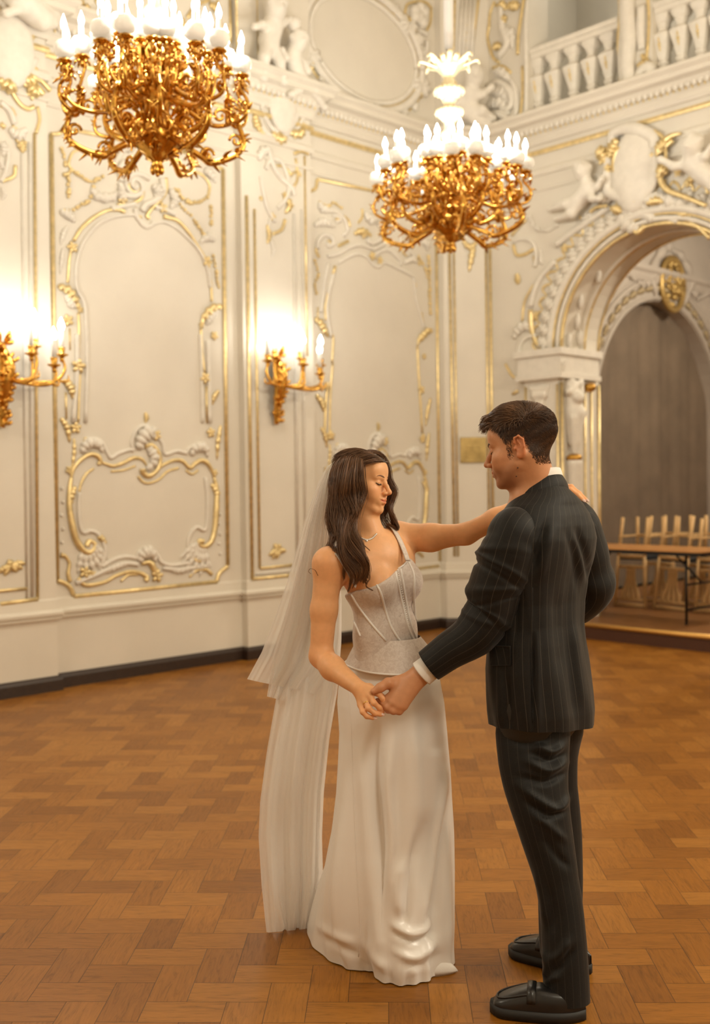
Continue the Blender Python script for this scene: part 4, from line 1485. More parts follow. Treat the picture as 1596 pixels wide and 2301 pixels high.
# ------------------------------------------------------------------ balcony balustrades
def balustrade(us, a, b, label, oncol):
    root = thing('balustrade', PR((a + b) / 2, -.12, 5.40), label, 'balustrade', group=None)
    og = np.array(root.location)
    def part(name, fn, mat=M_stucco, smooth=False, **k):
        mb = MB(); fn(mb)
        mb.v = [tuple(np.array(p) - og) for p in mb.v]
        return mb.build(name, mat, parent=root, smooth=smooth, **k)
    bx = lambda z0, z1, w0, w1: (lambda mb: mb.box((a + .005, w0, z0), (b - .005, w1, z1), M=lambda p: PR(*p)))
    part('base_rail', bx(5.40, 5.455, -.21, -.03))
    part('handrail', lambda mb: (mb.box((a + .005, -.22, 6.02), (b - .005, -.02, 6.07), M=lambda p: PR(*p)), mb.box((a + .005, -.24, 6.07), (b - .005, 0.0, 6.12), M=lambda p: PR(*p))))
    prof = [(.062, 5.455), (.062, 5.49), (.045, 5.50), (.032, 5.535), (.046, 5.56), (.046, 5.575), (.036, 5.59), (.05, 5.65), (.086, 5.80), (.088, 5.83), (.07, 5.845), (.04, 5.87), (.036, 5.90), (.046, 5.925), (.046, 5.94), (.058, 5.955), (.075, 5.985), (.075, 6.02)]
    for u in us:
        c = PR(u, -.12, 0)
        def bal(mb):
            def M(p):
                q = np.array(p) - np.array([c[0], c[1], 0])
                # square section with soft corners, turned with the wall
                x, y = q[0], q[1]
                rr = math.hypot(x, y)
                if rr > 1e-9:
                    an = math.atan2(y, x)
                    f = 1 / max(abs(math.cos(an)), abs(math.sin(an)))
                    f = min(f, 1.22)
                    x, y = x * f * 1.12, y * f * 1.12
                return c + x * dR + y * nR + np.array([0, 0, q[2]])
            mb.lathe(prof, (c[0], c[1], 0), 16, M=M)
        o = part('baluster', bal, smooth=True, sharp=35)
        def mot(mb):
            for k, (dz, r) in enumerate(((0.0, .020), (.035, .014), (-.03, .016), (-.055, .010), (.055, .008))):
                hw = .05 + (.086 - .05) * np.clip((5.73 + dz - 5.65) / .15, 0, 1)
                mb.ell(PR(u, -.12 + hw * 1.12 + .002, 5.735 + dz), (r * .8, r * .8, r), None, 7, 5)
        m = part('gilt_motif', mot, M_gold, smooth=True)
        m.parent = o
    return root


def uu(px, y=200):
    return trR(px, y, -.12)[0]


balustrade([uu(x) for x in (1212, 1249, 1291, 1332, 1372)], .955, 2.03, 'white balcony balustrade above the right chandelier, left of the scrolled pier', 0)
balustrade([uu(x) for x in (1492, 1534, 1578, 1622)], 2.40, 3.47, 'white balcony balustrade at the top right edge of the photo', 0)


def attic():
    root = thing('pier_bracket', (0, 0, 0), 'white scrolled pier with gilt edges between the two balcony balustrades', 'pier')
    s, g = Relief(PR), Relief(PR)
    def T(p):
        return zl(p, 1000, 0, .3734, trR)
    for p, r in (([(1060, 560), (1055, 400), (1045, 250), (1055, 100), (1050, -60)], .016), ([(1235, 520), (1215, 380), (1225, 250), (1230, 100), (1220, -60)], .016), ([(1160, 400), (1200, 370), (1190, 330)], .02), ([(1070, 540), (1100, 560), (1180, 540)], .016)):
        g.line(T(p), r)
    for p, r in (([(1130, 540), (1110, 400), (1120, 250), (1110, 60), (1110, -60)], .09), ([(1170, 520), (1180, 450), (1220, 410), (1245, 420), (1235, 450)], .06), ([(1085, 520), (1075, 400), (1080, 260), (1090, 100)], .05), ([(1190, 300), (1185, 160), (1190, 40)], .05)):
        s.line(T(p), [r * .8, r, r * .9])
    for p, r in (([(1170, 400), (1215, 390), (1245, 420)], .06), ([(1120, 80), (1135, 90), (1150, 130)], .04), ([(1160, 160), (1175, 190), (1170, 230)], .035), ([(1110, 480), (1130, 500), (1140, 530)], .04)):
        g.leaf(T(p), r)
    s.build('stucco_scroll', M_stucco, parent=root); g.build('gilt_edge', M_gold, parent=root)
    # the ornamented pier left of the balustrade
    root = thing('stucco_relief_panel', (0, 0, 0), 'ornamented upper wall panel with gilt edge left of the balustrade, above the right chandelier', 'wall panel')
    s, g = Relief(PR), Relief(PR)
    for p, r in (([(270, 150), (260, 230), (290, 340), (330, 380)], .018), ([(300, 10), (275, 80), (268, 160)], .016), ([(480, -20), (462, 100), (445, 220), (440, 330)], .02), ([(470, 400), (470, 560), (455, 700), (440, 760)], .018), ([(290, 410), (350, 400), (400, 440)], .018), ([(305, 30), (380, 50), (440, 40)], .016)):
        g.line(T(p), r)
    for p, r in (([(340, 40), (350, 160), (380, 260), (330, 340)], .05), ([(500, -20), (490, 200), (495, 450), (490, 720)], .03), ([(400, 480), (430, 560), (430, 680), (380, 720)], .04), ([(260, 520), (330, 500), (400, 560), (400, 640), (340, 660)], .05), ([(250, 700), (330, 690), (400, 740)], .05)):
        s.line(T(p), [r * .7, r, r * .8])
    for p, r in (([(330, 40), (350, 30), (370, 60)], .05), ([(380, 30), (430, 40), (440, 60)], .06), ([(290, 290), (320, 280), (350, 290)], .05), ([(340, 110), (360, 120), (350, 140)], .05), ([(215, 370), (225, 340), (235, 350)], .03)):
        g.leaf(T(p), r)
    for p, r in (([(300, 430), (350, 440), (410, 500)], .06), ([(280, 560), (350, 560), (380, 620)], .07), ([(260, 640), (330, 620), (390, 690)], .07), ([(340, 200), (400, 200), (410, 300)], .06)):
        s.leaf(T(p), r)
    s.build('stucco_scroll', M_stucco, parent=root); g.build('gilt_edge', M_gold, parent=root)
    # gilt colonnette strip at the corner
    root = thing('corner_pilaster', (0, 0, 0), 'fluted gilt-edged upper pilaster behind the chandelier sleeve', 'pilaster panel')
    s, g = Relief(PC), Relief(PC)
    def TC(p):
        return [trC(1000 + x * .3734, y * .3734) for x, y in p]
    g.line(TC([(200, 0), (180, 150), (160, 330)]), .02); g.line(TC([(60, 0), (55, 150), (50, 300)]), .014)
    for x in (85, 110, 135, 160):
        s.line(TC([(x + 20, 0), (x, 330)]), .025)
    for k in range(6):
        g.leaf(TC([(120, 40 + k * 48), (130, 60 + k * 48), (118, 80 + k * 48)]), .025)
    s.build('fluting', M_stucco, parent=root); g.build('gilt_edge', M_gold, parent=root)


attic()


def oval():
    root = thing('oval_frame', (0, 0, 0), 'large gilt and white oval stucco frame high on the left wall', 'oval frame')
    sc, zc, rx, rz = 3.56, 6.03, .74, .50
    s, g = Relief(PL), Relief(PL)
    def ring(k, n=40, a0=0):
        return [(sc + (rx + k) * math.cos(a0 + 2 * math.pi * i / n), zc + (rz + k) * math.sin(a0 + 2 * math.pi * i / n)) for i in range(n)]
    s.line(ring(.015), .030, closed=True, sm=2); s.line(ring(.10), .05, closed=True, sm=2)
    g.line(ring(.05), .016, closed=True, sm=2); g.line(ring(.165), .012, closed=True, sm=2)
    rg = random.Random(8)
    for i in range(26):
        a = 2 * math.pi * (i + .3) / 26
        def q(k, t):
            return (sc + (rx + k) * math.cos(a + t), zc + (rz + k) * math.sin(a + t))
        (s if i % 3 else g).leaf([q(.06, -.08), q(.14 + .04 * rg.random(), 0), q(.16, .10)], .05, scal=3)
        if i % 4 == 0:
            g.leaf([q(.03, -.04), q(.06, .0), q(.02, .07)], .03)
    for a in (-1.45, -.3, .75, 2.3, 3.6):
        c = (sc + (rx + .12) * math.cos(a), zc + (rz + .12) * math.sin(a))
        for d in (-1, 1):
            s.leaf([(c[0] - .02 * d, c[1] - .08), (c[0] + .07 * d, c[1]), (c[0] + .02 * d, c[1] + .1)], .08)
    s.build('stucco_moulding', M_stucco, parent=root); g.build('gilt_scroll', M_gold, parent=root)
    for a in (-1.9, -.9, .2, 1.2, 2.8, 3.9):
        f = Relief(PL); f.flower(sc + (rx + .11) * math.cos(a), zc + (rz + .11) * math.sin(a), .06); f.build('rosette', M_gold, parent=root)
    # picture-like cartouche right of it
    root = thing('mask_cartouche', (0, 0, 0), 'small carved mask in a gilt-edged surround right of the oval frame', 'cartouche')
    s, g = Relief(PL), Relief(PL)
    def T(p):
        return zl(p, 680, 0, .2757)
    g.line(T([(830, 110), (850, 40), (920, 15), (1000, 20), (1050, 70)]), .016); g.line(T([(1045, 70), (1040, 180), (1000, 270)]), .016)
    s.line(T([(850, 180), (900, 220), (960, 260), (1010, 280)]), .03); g.leaf(T([(870, 230), (900, 240), (940, 260)]), .06)
    for q in ((900, 100), (940, 80), (970, 110), (930, 150), (960, 190), (900, 140)):
        s.bead(*T([q])[0], .07)
    s.line(T([(1010, 340), (1000, 450), (985, 620)]), .035); g.line(T([(985, 350), (965, 500), (940, 680)]), .012)
    s.leaf(T([(880, 300), (930, 330), (980, 320)]), .08); g.leaf(T([(960, 720), (1000, 700), (1020, 715)]), .04)
    s.build('stucco_relief', M_stucco, parent=root); g.build('gilt_edge', M_gold, parent=root)
    # plain upper pilaster strip with gilt edge left of the cherubs
    root = thing('upper_pilaster', (0, 0, 0), 'plain upper pilaster with thin gilt edges beside the standing cherub', 'pilaster panel')
    mb = MB()
    a, b = trL(522, 30)[0], trL(566, 30)[0]
    mb.box((a, .005, 5.43), (b, .07, 8.5), M=lambda p: PL(*p))
    mb.build('shaft', M_wall, parent=root, smooth=False)
    g = Relief(PL, .06); g.line([(a, 5.45), (a, 8.4)], .014); g.line([(b, 5.45), (b, 8.4)], .02); g.build('gilt_edge', M_gold, parent=root)
    # framed upper field left: mouldings
    root = thing('curved_wall_moulding', (0, 0, 0), 'upper wall field with curved gilt mouldings behind the left chandelier', 'wall panel')
    g = Relief(PL); s = Relief(PL)
    for p, r in (([(130, 20), (160, 22), (170, 26)], .02), ([(190, 12), (210, 40), (230, 62)], .026), ([(214, 0), (240, 30), (290, 60)], .02), ([(420, 40), (440, 14), (470, 0)], .018), ([(412, 42), (416, 60), (430, 64)], .016), ([(488, 0), (494, 40), (500, 80)], .012), ([(516, 0), (518, 96)], .014)):
        g.line(X_(p), r)
    s.line(X_([(224, 10), (262, 40), (310, 62), (360, 70)]), .03)
    for p, r in (([(470, 10), (484, 20), (492, 38)], .05), ([(150, 0), (170, 8), (190, 4)], .05)):
        g.leaf(X_(p), r)
    g.build('gilt_scroll', M_gold, parent=root); s.build('stucco_moulding', M_stucco, parent=root)


oval()
# ------------------------------------------------------------------ chandeliers
def candle_parts(root, p, rg, hh=.15, bulb=True):
    """opal cup, white sleeve and flame bulb on a saucer at p"""
    x, y, z = p
    mb = MB()
    mb.lathe([(.012, -.004), (.034, .0), (.055, .014), (.066, .038), (.067, .062), (.060, .084), (.050, .094), (.044, .090), (.032, .05), (.012, .03)], p, 16)
    mb.build('opal_cup', M_milk, parent=root)
    mb = MB()
    mb.lathe([(.0155, .02), (.0155, hh + .02), (.012, hh + .026)], p, 12)
    mb.build('candle', M_candle, parent=root)
    mb = MB()
    t = hh + .025
    mb.lathe([(.008, t - .005), (.014, t + .008), (.0195, t + .03), (.018, t + .045), (.011, t + .068), (.005, t + .085), (.0015, t + .098)], p, 12)
    mb.build('bulb', M_bulb, parent=root)


def chandelier_tree(root, rg):
    """origin at the level of the hub; gilt bronze arms in three tiers"""
    mb = MB()
    wob = lambda a, z: .10 * math.sin(8 * a + 20 * z) + .05 * math.sin(13 * a)
    mb.lathe([(.010, -.22), (.028, -.21), (.04, -.195), (.028, -.18), (.045, -.165), (.075, -.15), (.07, -.13), (.10, -.11), (.15, -.06), (.17, .0), (.16, .05), (.11, .10), (.08, .16), (.10, .22), (.12, .28), (.09, .34), (.07, .40), (.09, .45), (.07, .50), (.05, .56)], (0, 0, 0), 32, wob=wob)
    for i in range(120):
        a = rg.uniform(0, 6.28); z = rg.uniform(-.16, .50)
        r = np.interp(z, [-.16, -.11, -.05, .03, .12, .28, .44], [.05, .08, .15, .17, .11, .14, .11]) + rg.uniform(-.01, .04)
        c = np.array([r * math.cos(a), r * math.sin(a), z])
        t = np.array([-math.sin(a), math.cos(a), 0]) * rg.uniform(-.05, .05)
        o = np.array([math.cos(a), math.sin(a), 0])
        mb.tube(catmull([c, c + o * .03 + t * .5 + Z3 * .03, c + o * rg.uniform(.04, .085) + t + Z3 * rg.uniform(.02, .085), c + o * .06 + t * 1.5 + Z3 * .02], 3), [.007, .018, .014, .004], 5)
    mb.build('hub', M_bronze, parent=root)
    mb = MB()
    for i in range(4):
        mb.ell((0.028 * math.cos(i * 1.57), .028 * math.sin(i * 1.57), -.225), (.02, .02, .035), None, 8, 6)
    mb.ell((0, 0, -.25), (.014, .014, .022), None, 8, 6)
    mb.build('finial', M_bronze, parent=root)
    # tiers: (number of arms, arm radius, candle height, candles per arm, phase)
    spots = []
    def arm(a, r, z, low, fan):
        o = np.array([math.cos(a), math.sin(a), 0]); t = np.array([-o[1], o[0], 0])
        m = MB()
        mid = low + (z - low) * .45
        main = catmull([o * .12 + Z3 * (.04 + low * .6), o * (.30 * r / .6) + Z3 * (low - .02), o * (.62 * r) + Z3 * (low - .055), o * (.88 * r) + Z3 * (low + .0), o * (.99 * r) + Z3 * (low + .09), o * (.90 * r) + Z3 * mid, o * (.80 * r) + Z3 * (mid + .07), o * (.80 * r) + Z3 * (mid + .14)], 6)
        m.tube(main, [.024, .022, .026, .022, .019, .017, .015, .012], 7)
        for c0, rad, h in ((o * (.56 * r) + Z3 * (low - .005), .05, 1), (o * (.90 * r) + Z3 * (low + .10), .045, -1), (o * (.72 * r) + Z3 * (mid + .02), .05, 1)):
            sp = [c0 + (o * math.cos(q) + Z3 * math.sin(q)) * rad * (1 - q / 9.5) for q in np.linspace(0, 7.2, 22)] if h > 0 else [c0 - (o * math.cos(q) - Z3 * math.sin(q)) * rad * (1 - q / 9.5) for q in np.linspace(0, 7.2, 22)]
            m.tube(sp, [.010, .013, .011, .013], 6)
        m.tube(catmull([o * .13 + Z3 * (mid + .08), o * (.40 * r) + Z3 * (mid + .02), o * (.66 * r) + t * .05 + Z3 * (mid - .03), o * (.88 * r) + t * .05 + Z3 * (mid + .0), o * (.97 * r) + t * .04 + Z3 * (mid + .07), o * (.90 * r) + t * .05 + Z3 * (mid + .10)], 5), [.018, .018, .017, .015, .010, .012], 6)
        for k in range(38 if fan == 3 else 16):
            c = np.array(main[rg.randrange(2, len(main) - 3)])
            d = (t * rg.uniform(-1, 1) + Z3 * rg.uniform(-.9, 1) + o * rg.uniform(-.6, .8))
            d /= np.linalg.norm(d)
            L = rg.uniform(.035, .095)
            m.tube(catmull([c, c + d * L * .5 + Z3 * .008, c + d * L + o * .015], 3), [.010, .017, .012, .003], 5, flat=(.5, 1.1))
        m.build('arm', M_bronze, parent=root)
        tips = [(r * .95, 0.0, z)]
        if fan:
            tips = [(r * .97, -.15, z + .0), (r * 1.0, .15, z + .0), (r * .80, 0.0, z + .07)] if fan == 3 else [(r, -.11, z), (r, .11, z)]
        for rr, da, zz in tips:
            oo = np.array([math.cos(a + da), math.sin(a + da), 0])
            p = oo * rr + Z3 * zz
            b = MB()
            tt = np.array([-oo[1], oo[0], 0])
            s0 = o * (.80 * r) + Z3 * (mid + .10)
            b.tube(catmull([s0, s0 * .6 + oo * rr * .4 + Z3 * (-.03), oo * rr * 1.03 + Z3 * (mid * .9 + .02 - s0[2] * 0), oo * rr * 1.06 + Z3 * (mid + .10), oo * rr * .97 + Z3 * (zz - .10), p - Z3 * .03], 5), [.013, .014, .013, .012, .011, .010], 6)
            for q in range(9):
                c = oo * rr * rg.uniform(.96, 1.06) + Z3 * rg.uniform(mid, zz - .06)
                d = oo * rg.uniform(-.7, 1) + tt * rg.uniform(-1, 1) + Z3 * rg.uniform(-.4, 1)
                d /= np.linalg.norm(d)
                L = rg.uniform(.03, .075)
                b.tube(catmull([c, c + d * L * .5 + Z3 * .01, c + d * L + Z3 * .012], 3), [.010, .017, .004], 5, flat=(.5, 1.1))
            b.lathe([(.010, -.09), (.018, -.07), (.012, -.055), (.026, -.04), (.046, -.03), (.050, -.022), (.030, -.016), (.018, -.004)], p, 14, wob=lambda an, zq: .10 * math.sin(6 * an))
            for q in range(6):
                an = q * 1.047 + a
                b.tube([p + np.array([.03 * math.cos(an), .03 * math.sin(an), -.045]), p + np.array([.045 * math.cos(an), .045 * math.sin(an), -.06]), p + np.array([.05 * math.cos(an), .05 * math.sin(an), -.082])], [.009, .010, .003], 5)
            b.build('branch', M_bronze, parent=root)
            candle_parts(root, p, rg)
            spots.append(p)
    n = 6
    for i in range(n):
        arm(2 * math.pi * i / n + .25, .585, .43, -.10, 3)
    for i in range(6):
        arm(2 * math.pi * i / 6 + .25 + math.pi / 6, .38, .50, .06, 2)
    for i in range(5):
        arm(2 * math.pi * i / 5 + .6, .19, .58, .30, 0)
    # stem with its leaf crown
    mb = MB()
    mb.lathe([(.05, .50), (.07, .58), (.04, .66), (.035, .74), (.06, .78), (.07, .82), (.035, .86), (.04, .92), (.065, .97), (.07, 1.00), (.05, 1.03), (.04, 1.08), (.05, 1.11), (.07, 1.17), (.05, 1.20), (.038, 1.23), (.066, 1.27), (.038, 1.31), (.05, 1.34), (.10, 1.41), (.14, 1.47), (.03, 1.49)], (0, 0, 0), 24, wob=lambda a, z: .07 * math.sin(8 * a))
    mb.build('stem', M_palegilt, parent=root)
    mb = MB()
    for i in range(16):
        a = i * .3927
        for L, h0 in ((.11 + .06 * (i % 2), 1.39), (.06, 1.13), (.05, .94)):
            o = np.array([math.cos(a), math.sin(a), 0])
            mb.tube(catmull([o * .05 + Z3 * h0, o * (.05 + L * .6) + Z3 * (h0 + .06), o * (.05 + L) + Z3 * (h0 + .085), o * (.05 + L * 1.1) + Z3 * (h0 + .05)], 3), [.014, .024, .02, .008], 6, flat=(.5, 1))
    mb.build('leaf_crown', M_palegilt, parent=root)
    return spots


def hang(root, loc, rz, label, power, zs=1.0, k=1.0):
    root.scale = (k, k, zs * k)
    root.location = tuple(loc)
    root.rotation_euler = (0, 0, rz)
    tag(root, label, 'chandelier', 'gilt candle chandeliers')
    mb = MB()
    top = (ZC - loc[2]) / (zs * k)
    mb.lathe([(.012, 1.46), (.012, 1.62)], (0, 0, 0), 10)
    mb.build('hook', M_base, parent=root)
    mb = MB()
    mb.lathe([(.030, 1.58), (.036, 1.66), (.037, top * .6), (.034, top - .02)], (0, 0, 0), 14, wob=lambda a, z: .12 * math.sin(5 * a + z * 3))
    mb.build('chain_sleeve', M_sleeve, parent=root)
    mb = MB()
    mb.lathe([(.14, top - .001), (.12, top - .05), (.04, top - .08)], (0, 0, 0), 20)
    mb.build('ceiling_rose', M_stucco, parent=root)
    for i in range(8):
        a = i * math.pi / 4 + .3
        lamp('candle_light', (.52 * math.cos(a), .52 * math.sin(a), .66), power / 8, .03, parent=root)


rg_ = random.Random(3)
ch = thing('chandelier', (0, 0, 0), None, None)
chandelier_tree(ch, rg_)
ch2 = copy_tree(ch)
CH1 = at(352, 305, 6.1)
CH2 = at(1013, 503, 8.25)
hang(ch, CH1, .0, 'large gilt chandelier at upper left, its many candle bulbs lit, cut by the top edge', CHAND_W, 1.0, .872)
hang(ch2, CH2, .35, 'gilt chandelier right of centre with pale stem and lit candle bulbs', CHAND_W, .85)
# the hall's further chandeliers, behind the viewer
for s_, w_, k_ in ((-5.2, 2.6, .5), (-2.6, 9.6, .8), (2.2, 9.6, 1.75)):
    lamp('chandelier_light', tuple(PL(s_, w_, 4.4)), HALL_W * k_, .5, HALLC)


# ------------------------------------------------------------------ wall sconces
def sconce(px, py_cup, label, P, tr):
    s0, z0 = tr(px, py_cup)
    root = thing('wall_sconce', P(s0, 0.0, z0), label, 'wall sconce', group='gilt wall sconces')
    og = np.array(P(s0, 0.0, z0))
    T = lambda a, w, z: P(s0 + a, w, z0 + z) - og
    rg = random.Random(12)
    mb = MB()
    spine = [T(*q) for q in ((-.02, .05, .06), (-.03, .07, -.02), (-.01, .10, -.12), (-.02, .10, -.22), (-.02, .08, -.32), (-.03, .06, -.42), (-.02, .05, -.50), (-.03, .04, -.58))]
    mb.tube(catmull(spine, 4), [.025, .05, .065, .06, .055, .035, .04, .02], 10, ref=nL)
    for i in range(60):
        k = rg.random()
        c = np.array(lerp_list(spine, 50)[int(k * 49)])
        d = dL * rg.uniform(-1, 1) + Z3 * rg.uniform(-.8, 1) + nL * rg.uniform(.1, .9)
        d /= np.linalg.norm(d)
        L = (.075 - .035 * k) * rg.uniform(.7, 1.2)
        mb.tube(catmull([c + d * .03, c + d * (L * .6 + .02) + Z3 * .01, c + d * (L + .02) + Z3 * .02, c + d * (L + .01) + Z3 * .035], 3), [.010, .018, .013, .005], 5)
    mb.build('backplate', M_bronze, parent=root)
    for a, w, z in ((-.25, .20, .0), (-.11, .13, .05), (.09, .30, -.02), (.20, .14, .06), (.24, .36, -.10), (.38, .22, .0)):
        p = T(a, w, z)
        mb = MB()
        b0 = T(-.02, .09, -.22)
        mb.tube(catmull([b0, T(a * .45, w * .8 + .02, -.24 + z * .3), T(a * .85, w * 1.05, -.22 + z * .4), T(a * 1.06, w, -.13 + z * .6), p - Z3 * .035], 6), [.017, .015, .014, .012, .010], 7)
        mb.tube(catmull([T(a * .85, w * 1.05, -.22 + z * .4), T(a * 1.12, w, -.22 + z * .5), T(a * 1.14, w, -.17 + z * .5)], 4), [.012, .010, .004], 6)
        mb.lathe([(.010, -.075), (.02, -.055), (.014, -.045), (.030, -.03), (.050, -.022), (.052, -.014), (.022, -.010), (.028, .03), (.030, .038)], p, 14)
        mb.build('arm', M_bronze, parent=root)
        mb = MB(); mb.lathe([(.018, .02), (.018, .17), (.014, .175)], p, 12); mb.build('candle', M_candle, parent=root)
        mb = MB(); mb.lathe([(.012, .165), (.022, .185), (.026, .205), (.022, .225), (.010, .25), (.002, .27)], p, 12); mb.build('bulb', M_bulb, parent=root)
    for a, w, z in ((-.18, .22, .24), (.08, .26, .24), (.30, .26, .22)):
        lamp('candle_light', tuple(T(a, w + .02, z)), SCONCE_W / 3, .03, parent=root)
    return root


sconce(618, 815, 'gilt candle sconce lit on the pilaster left of the bride, between the two wall panels', P8, lambda x, y: trL(x, y, .08))
sconce(4, 790, 'gilt candle sconce lit at the left edge of the photo', P8, lambda x, y: trL(x, y, .08))


# ------------------------------------------------------------------ folding table and upturned chairs on the stage
def folding_table():
    zt = .89
    p1 = at(1345, 1226, 11.25); p2 = at(1578, 1240, 10.35)
    d = np.array([p2[0] - p1[0], p2[1] - p1[1], 0]); d /= np.linalg.norm(d)
    nb = np.array([-d[1], d[0], 0])
    L, Wd = 1.83, .76
    c = np.array([p2[0], p2[1], 0]) - d * L / 2 + nb * Wd / 2
    root = thing('folding_table', (c[0], c[1], .15), 'long folding table with brown top and black legs on the stage, before the upturned chairs', 'table')
    def Q(a, b, z):
        return d * a + nb * b + Z3 * (z - .15)
    def rounded(z0, z1, g, nm, mat):
        mb = MB()
        pts = []
        r = .07
        for cx, cy, a0 in ((L / 2 - r, Wd / 2 - r, 0), (-L / 2 + r, Wd / 2 - r, 90), (-L / 2 + r, -Wd / 2 + r, 180), (L / 2 - r, -Wd / 2 + r, 270)):
            for k in range(7):
                a = math.radians(a0 + 15 * k)
                pts.append((cx + (r + g) * math.cos(a), cy + (r + g) * math.sin(a)))
        n = len(pts)
        vs = [Q(x, y, z) for z in (z0, z1) for x, y in pts]
        mb.add(vs, [(i, (i + 1) % n, n + (i + 1) % n, n + i) for i in range(n)] + [tuple(range(n)), tuple(range(n, 2 * n))])
        return mb.build(nm, mat, parent=root, smooth=False)
    rounded(zt - .012, zt, -.004, 'tabletop', simple('brown_table_laminate', (0.56, 0.26, 0.075), 0.35, noise=4.0, vary=0.12))
    M_blk = simple('black_steel', (0.012, 0.012, 0.014), 0.4, metal=0.3)
    rounded(zt - .045, zt - .0125, 0, 'edge_band', M_blk)
    for a in (-L / 2 + .22, L / 2 - .22):
        for b in (-Wd / 2 + .08, Wd / 2 - .08):
            mb = MB(); mb.tube([Q(a, b, .15), Q(a, b, zt - .045)], .014, 8); mb.tube([Q(a, b, .15), Q(a, b, .17)], .017, 8)
            mb.build('leg', M_blk, parent=root)
        mb = MB(); mb.tube([Q(a, -Wd / 2 + .08, .30), Q(a, Wd / 2 - .08, .30)], .011, 8); mb.build('stretcher', M_blk, parent=root)
        sg = 1 if a < 0 else -1
        mb = MB(); mb.tube([Q(a, 0, .55), Q(a + sg * .32, 0, zt - .05)], .011, 8); mb.tube([Q(a, -Wd / 2 + .08, .55), Q(a, Wd / 2 - .08, .55)], .010, 8)
        mb.build('brace', M_blk, parent=root)
    return root


folding_table()
M_beech = simple('pale_beech', (0.80, 0.52, 0.235), 0.42, noise=7.0, vary=0.2)
M_navy = simple('dark_navy_cushion', (0.012, 0.017, 0.024), 0.8)


def beech_chair():
    """built upside down, resting on its top rail: z up from the boards; back towards -y"""
    root = thing('beech_chair', (0, 0, 0), None, None)
    W = .40
    tilt = lambda z: -.04 + z * .10
    # back posts, flaring towards the (lower) top rail
    for sx in (-1, 1):
        mb = MB()
        mb.bar((sx * (W / 2 - .005), tilt(0), .0), (sx * (W / 2 - .03), tilt(.58), .58), .034, .026, up=(0, 1, 0))
        mb.build('back_post', M_beech, parent=root)
        mb = MB()                       # rear leg carries on upwards
        mb.bar((sx * (W / 2 - .03), tilt(.58), .58), (sx * (W / 2 - .035), tilt(.58) + .10, 1.02), .034, .028, up=(0, 1, 0))
        mb.build('leg', M_beech, parent=root)
        mb = MB()                       # front leg
        mb.bar((sx * (W / 2 - .03), .42, .56), (sx * (W / 2 - .03), .44, 1.02), .034, .03, up=(0, 1, 0))
        mb.build('leg', M_beech, parent=root)
        mb = MB(); mb.bar((sx * (W / 2 - .03), tilt(.6) + .02, .80), (sx * (W / 2 - .03), .43, .80), .02, .024); mb.build('stretcher', M_beech, parent=root)
    for z, h, nm in ((.022, .036, 'top_rail'), (.085, .032, 'lower_slat'), (.455, .040, 'cross_rail'), (.575, .045, 'seat_rail')):
        mb = MB()
        w = W / 2 - .01 - .025 * z / .58
        mb.bar((-w, tilt(z), z), (w, tilt(z), z), .022, h)
        mb.build(nm, M_beech, parent=root)
    # fan splat of four fingers, wide at the bottom
    mb = MB()
    for k in range(4):
        t = (k - 1.5)
        a = catmull([(t * .066, tilt(.10), .10), (t * .062, tilt(.16), .16), (t * .042, tilt(.24), .24), (t * .031, tilt(.34), .34), (t * .030, tilt(.44), .44)], 4)
        mb.tube(a, [.030, .028, .019, .0155, .0155], 6, flat=(.5, 1), ref=(0, 1, 0))
    mb.build('splat', M_beech, parent=root)
    mb = MB()
    rows = []
    for i in range(2):
        for k in range(1):
            pass
    mb.box((-W / 2 + .01, tilt(.58) + .005, .535), (W / 2 - .01, .45, .575))
    mb.build('seat', M_navy, parent=root, smooth=False)
    mb = MB(); mb.bar((-W / 2 + .03, .43, .80), (W / 2 - .03, .43, .80), .02, .03); mb.build('front_stretcher', M_beech, parent=root)
    return root


proto = beech_chair()
cs = []
pA = at(1420, 1357, 12.2); pB = at(1510, 1366, 11.85)
pA[2] = pB[2] = 0
st = (pB - pA); st /= np.linalg.norm(st)
ang = math.atan2(st[1], st[0])
bk = np.array([-st[1], st[0], 0])
labs = ['beech chair standing upside down under the table, leftmost of the front row',
        'beech chair standing upside down under the table, second in the front row',
        'beech chair standing upside down under the table, at the right edge of the photo',
        'upturned beech chair behind the leftmost front one, legs showing above the table',
        'upturned beech chair of the back row, behind the second front one',
        'upturned beech chair of the back row at the right edge']
for i, lab in enumerate(labs):
    o = proto if i == 0 else copy_tree(proto)
    k, row = i % 3, i // 3
    p = pA + st * (.50 * k + .06 * row) + bk * (.56 * row)
    o.location = (p[0], p[1], .152)
    o.rotation_euler = (0, .03 * (1 if k % 2 else -.6), ang + .04 * (k - 1))
    tag(o, lab, 'chair', 'upturned beech chairs on the stage')
# ------------------------------------------------------------------ people: shared pieces
from mathutils.bvhtree import BVHTree


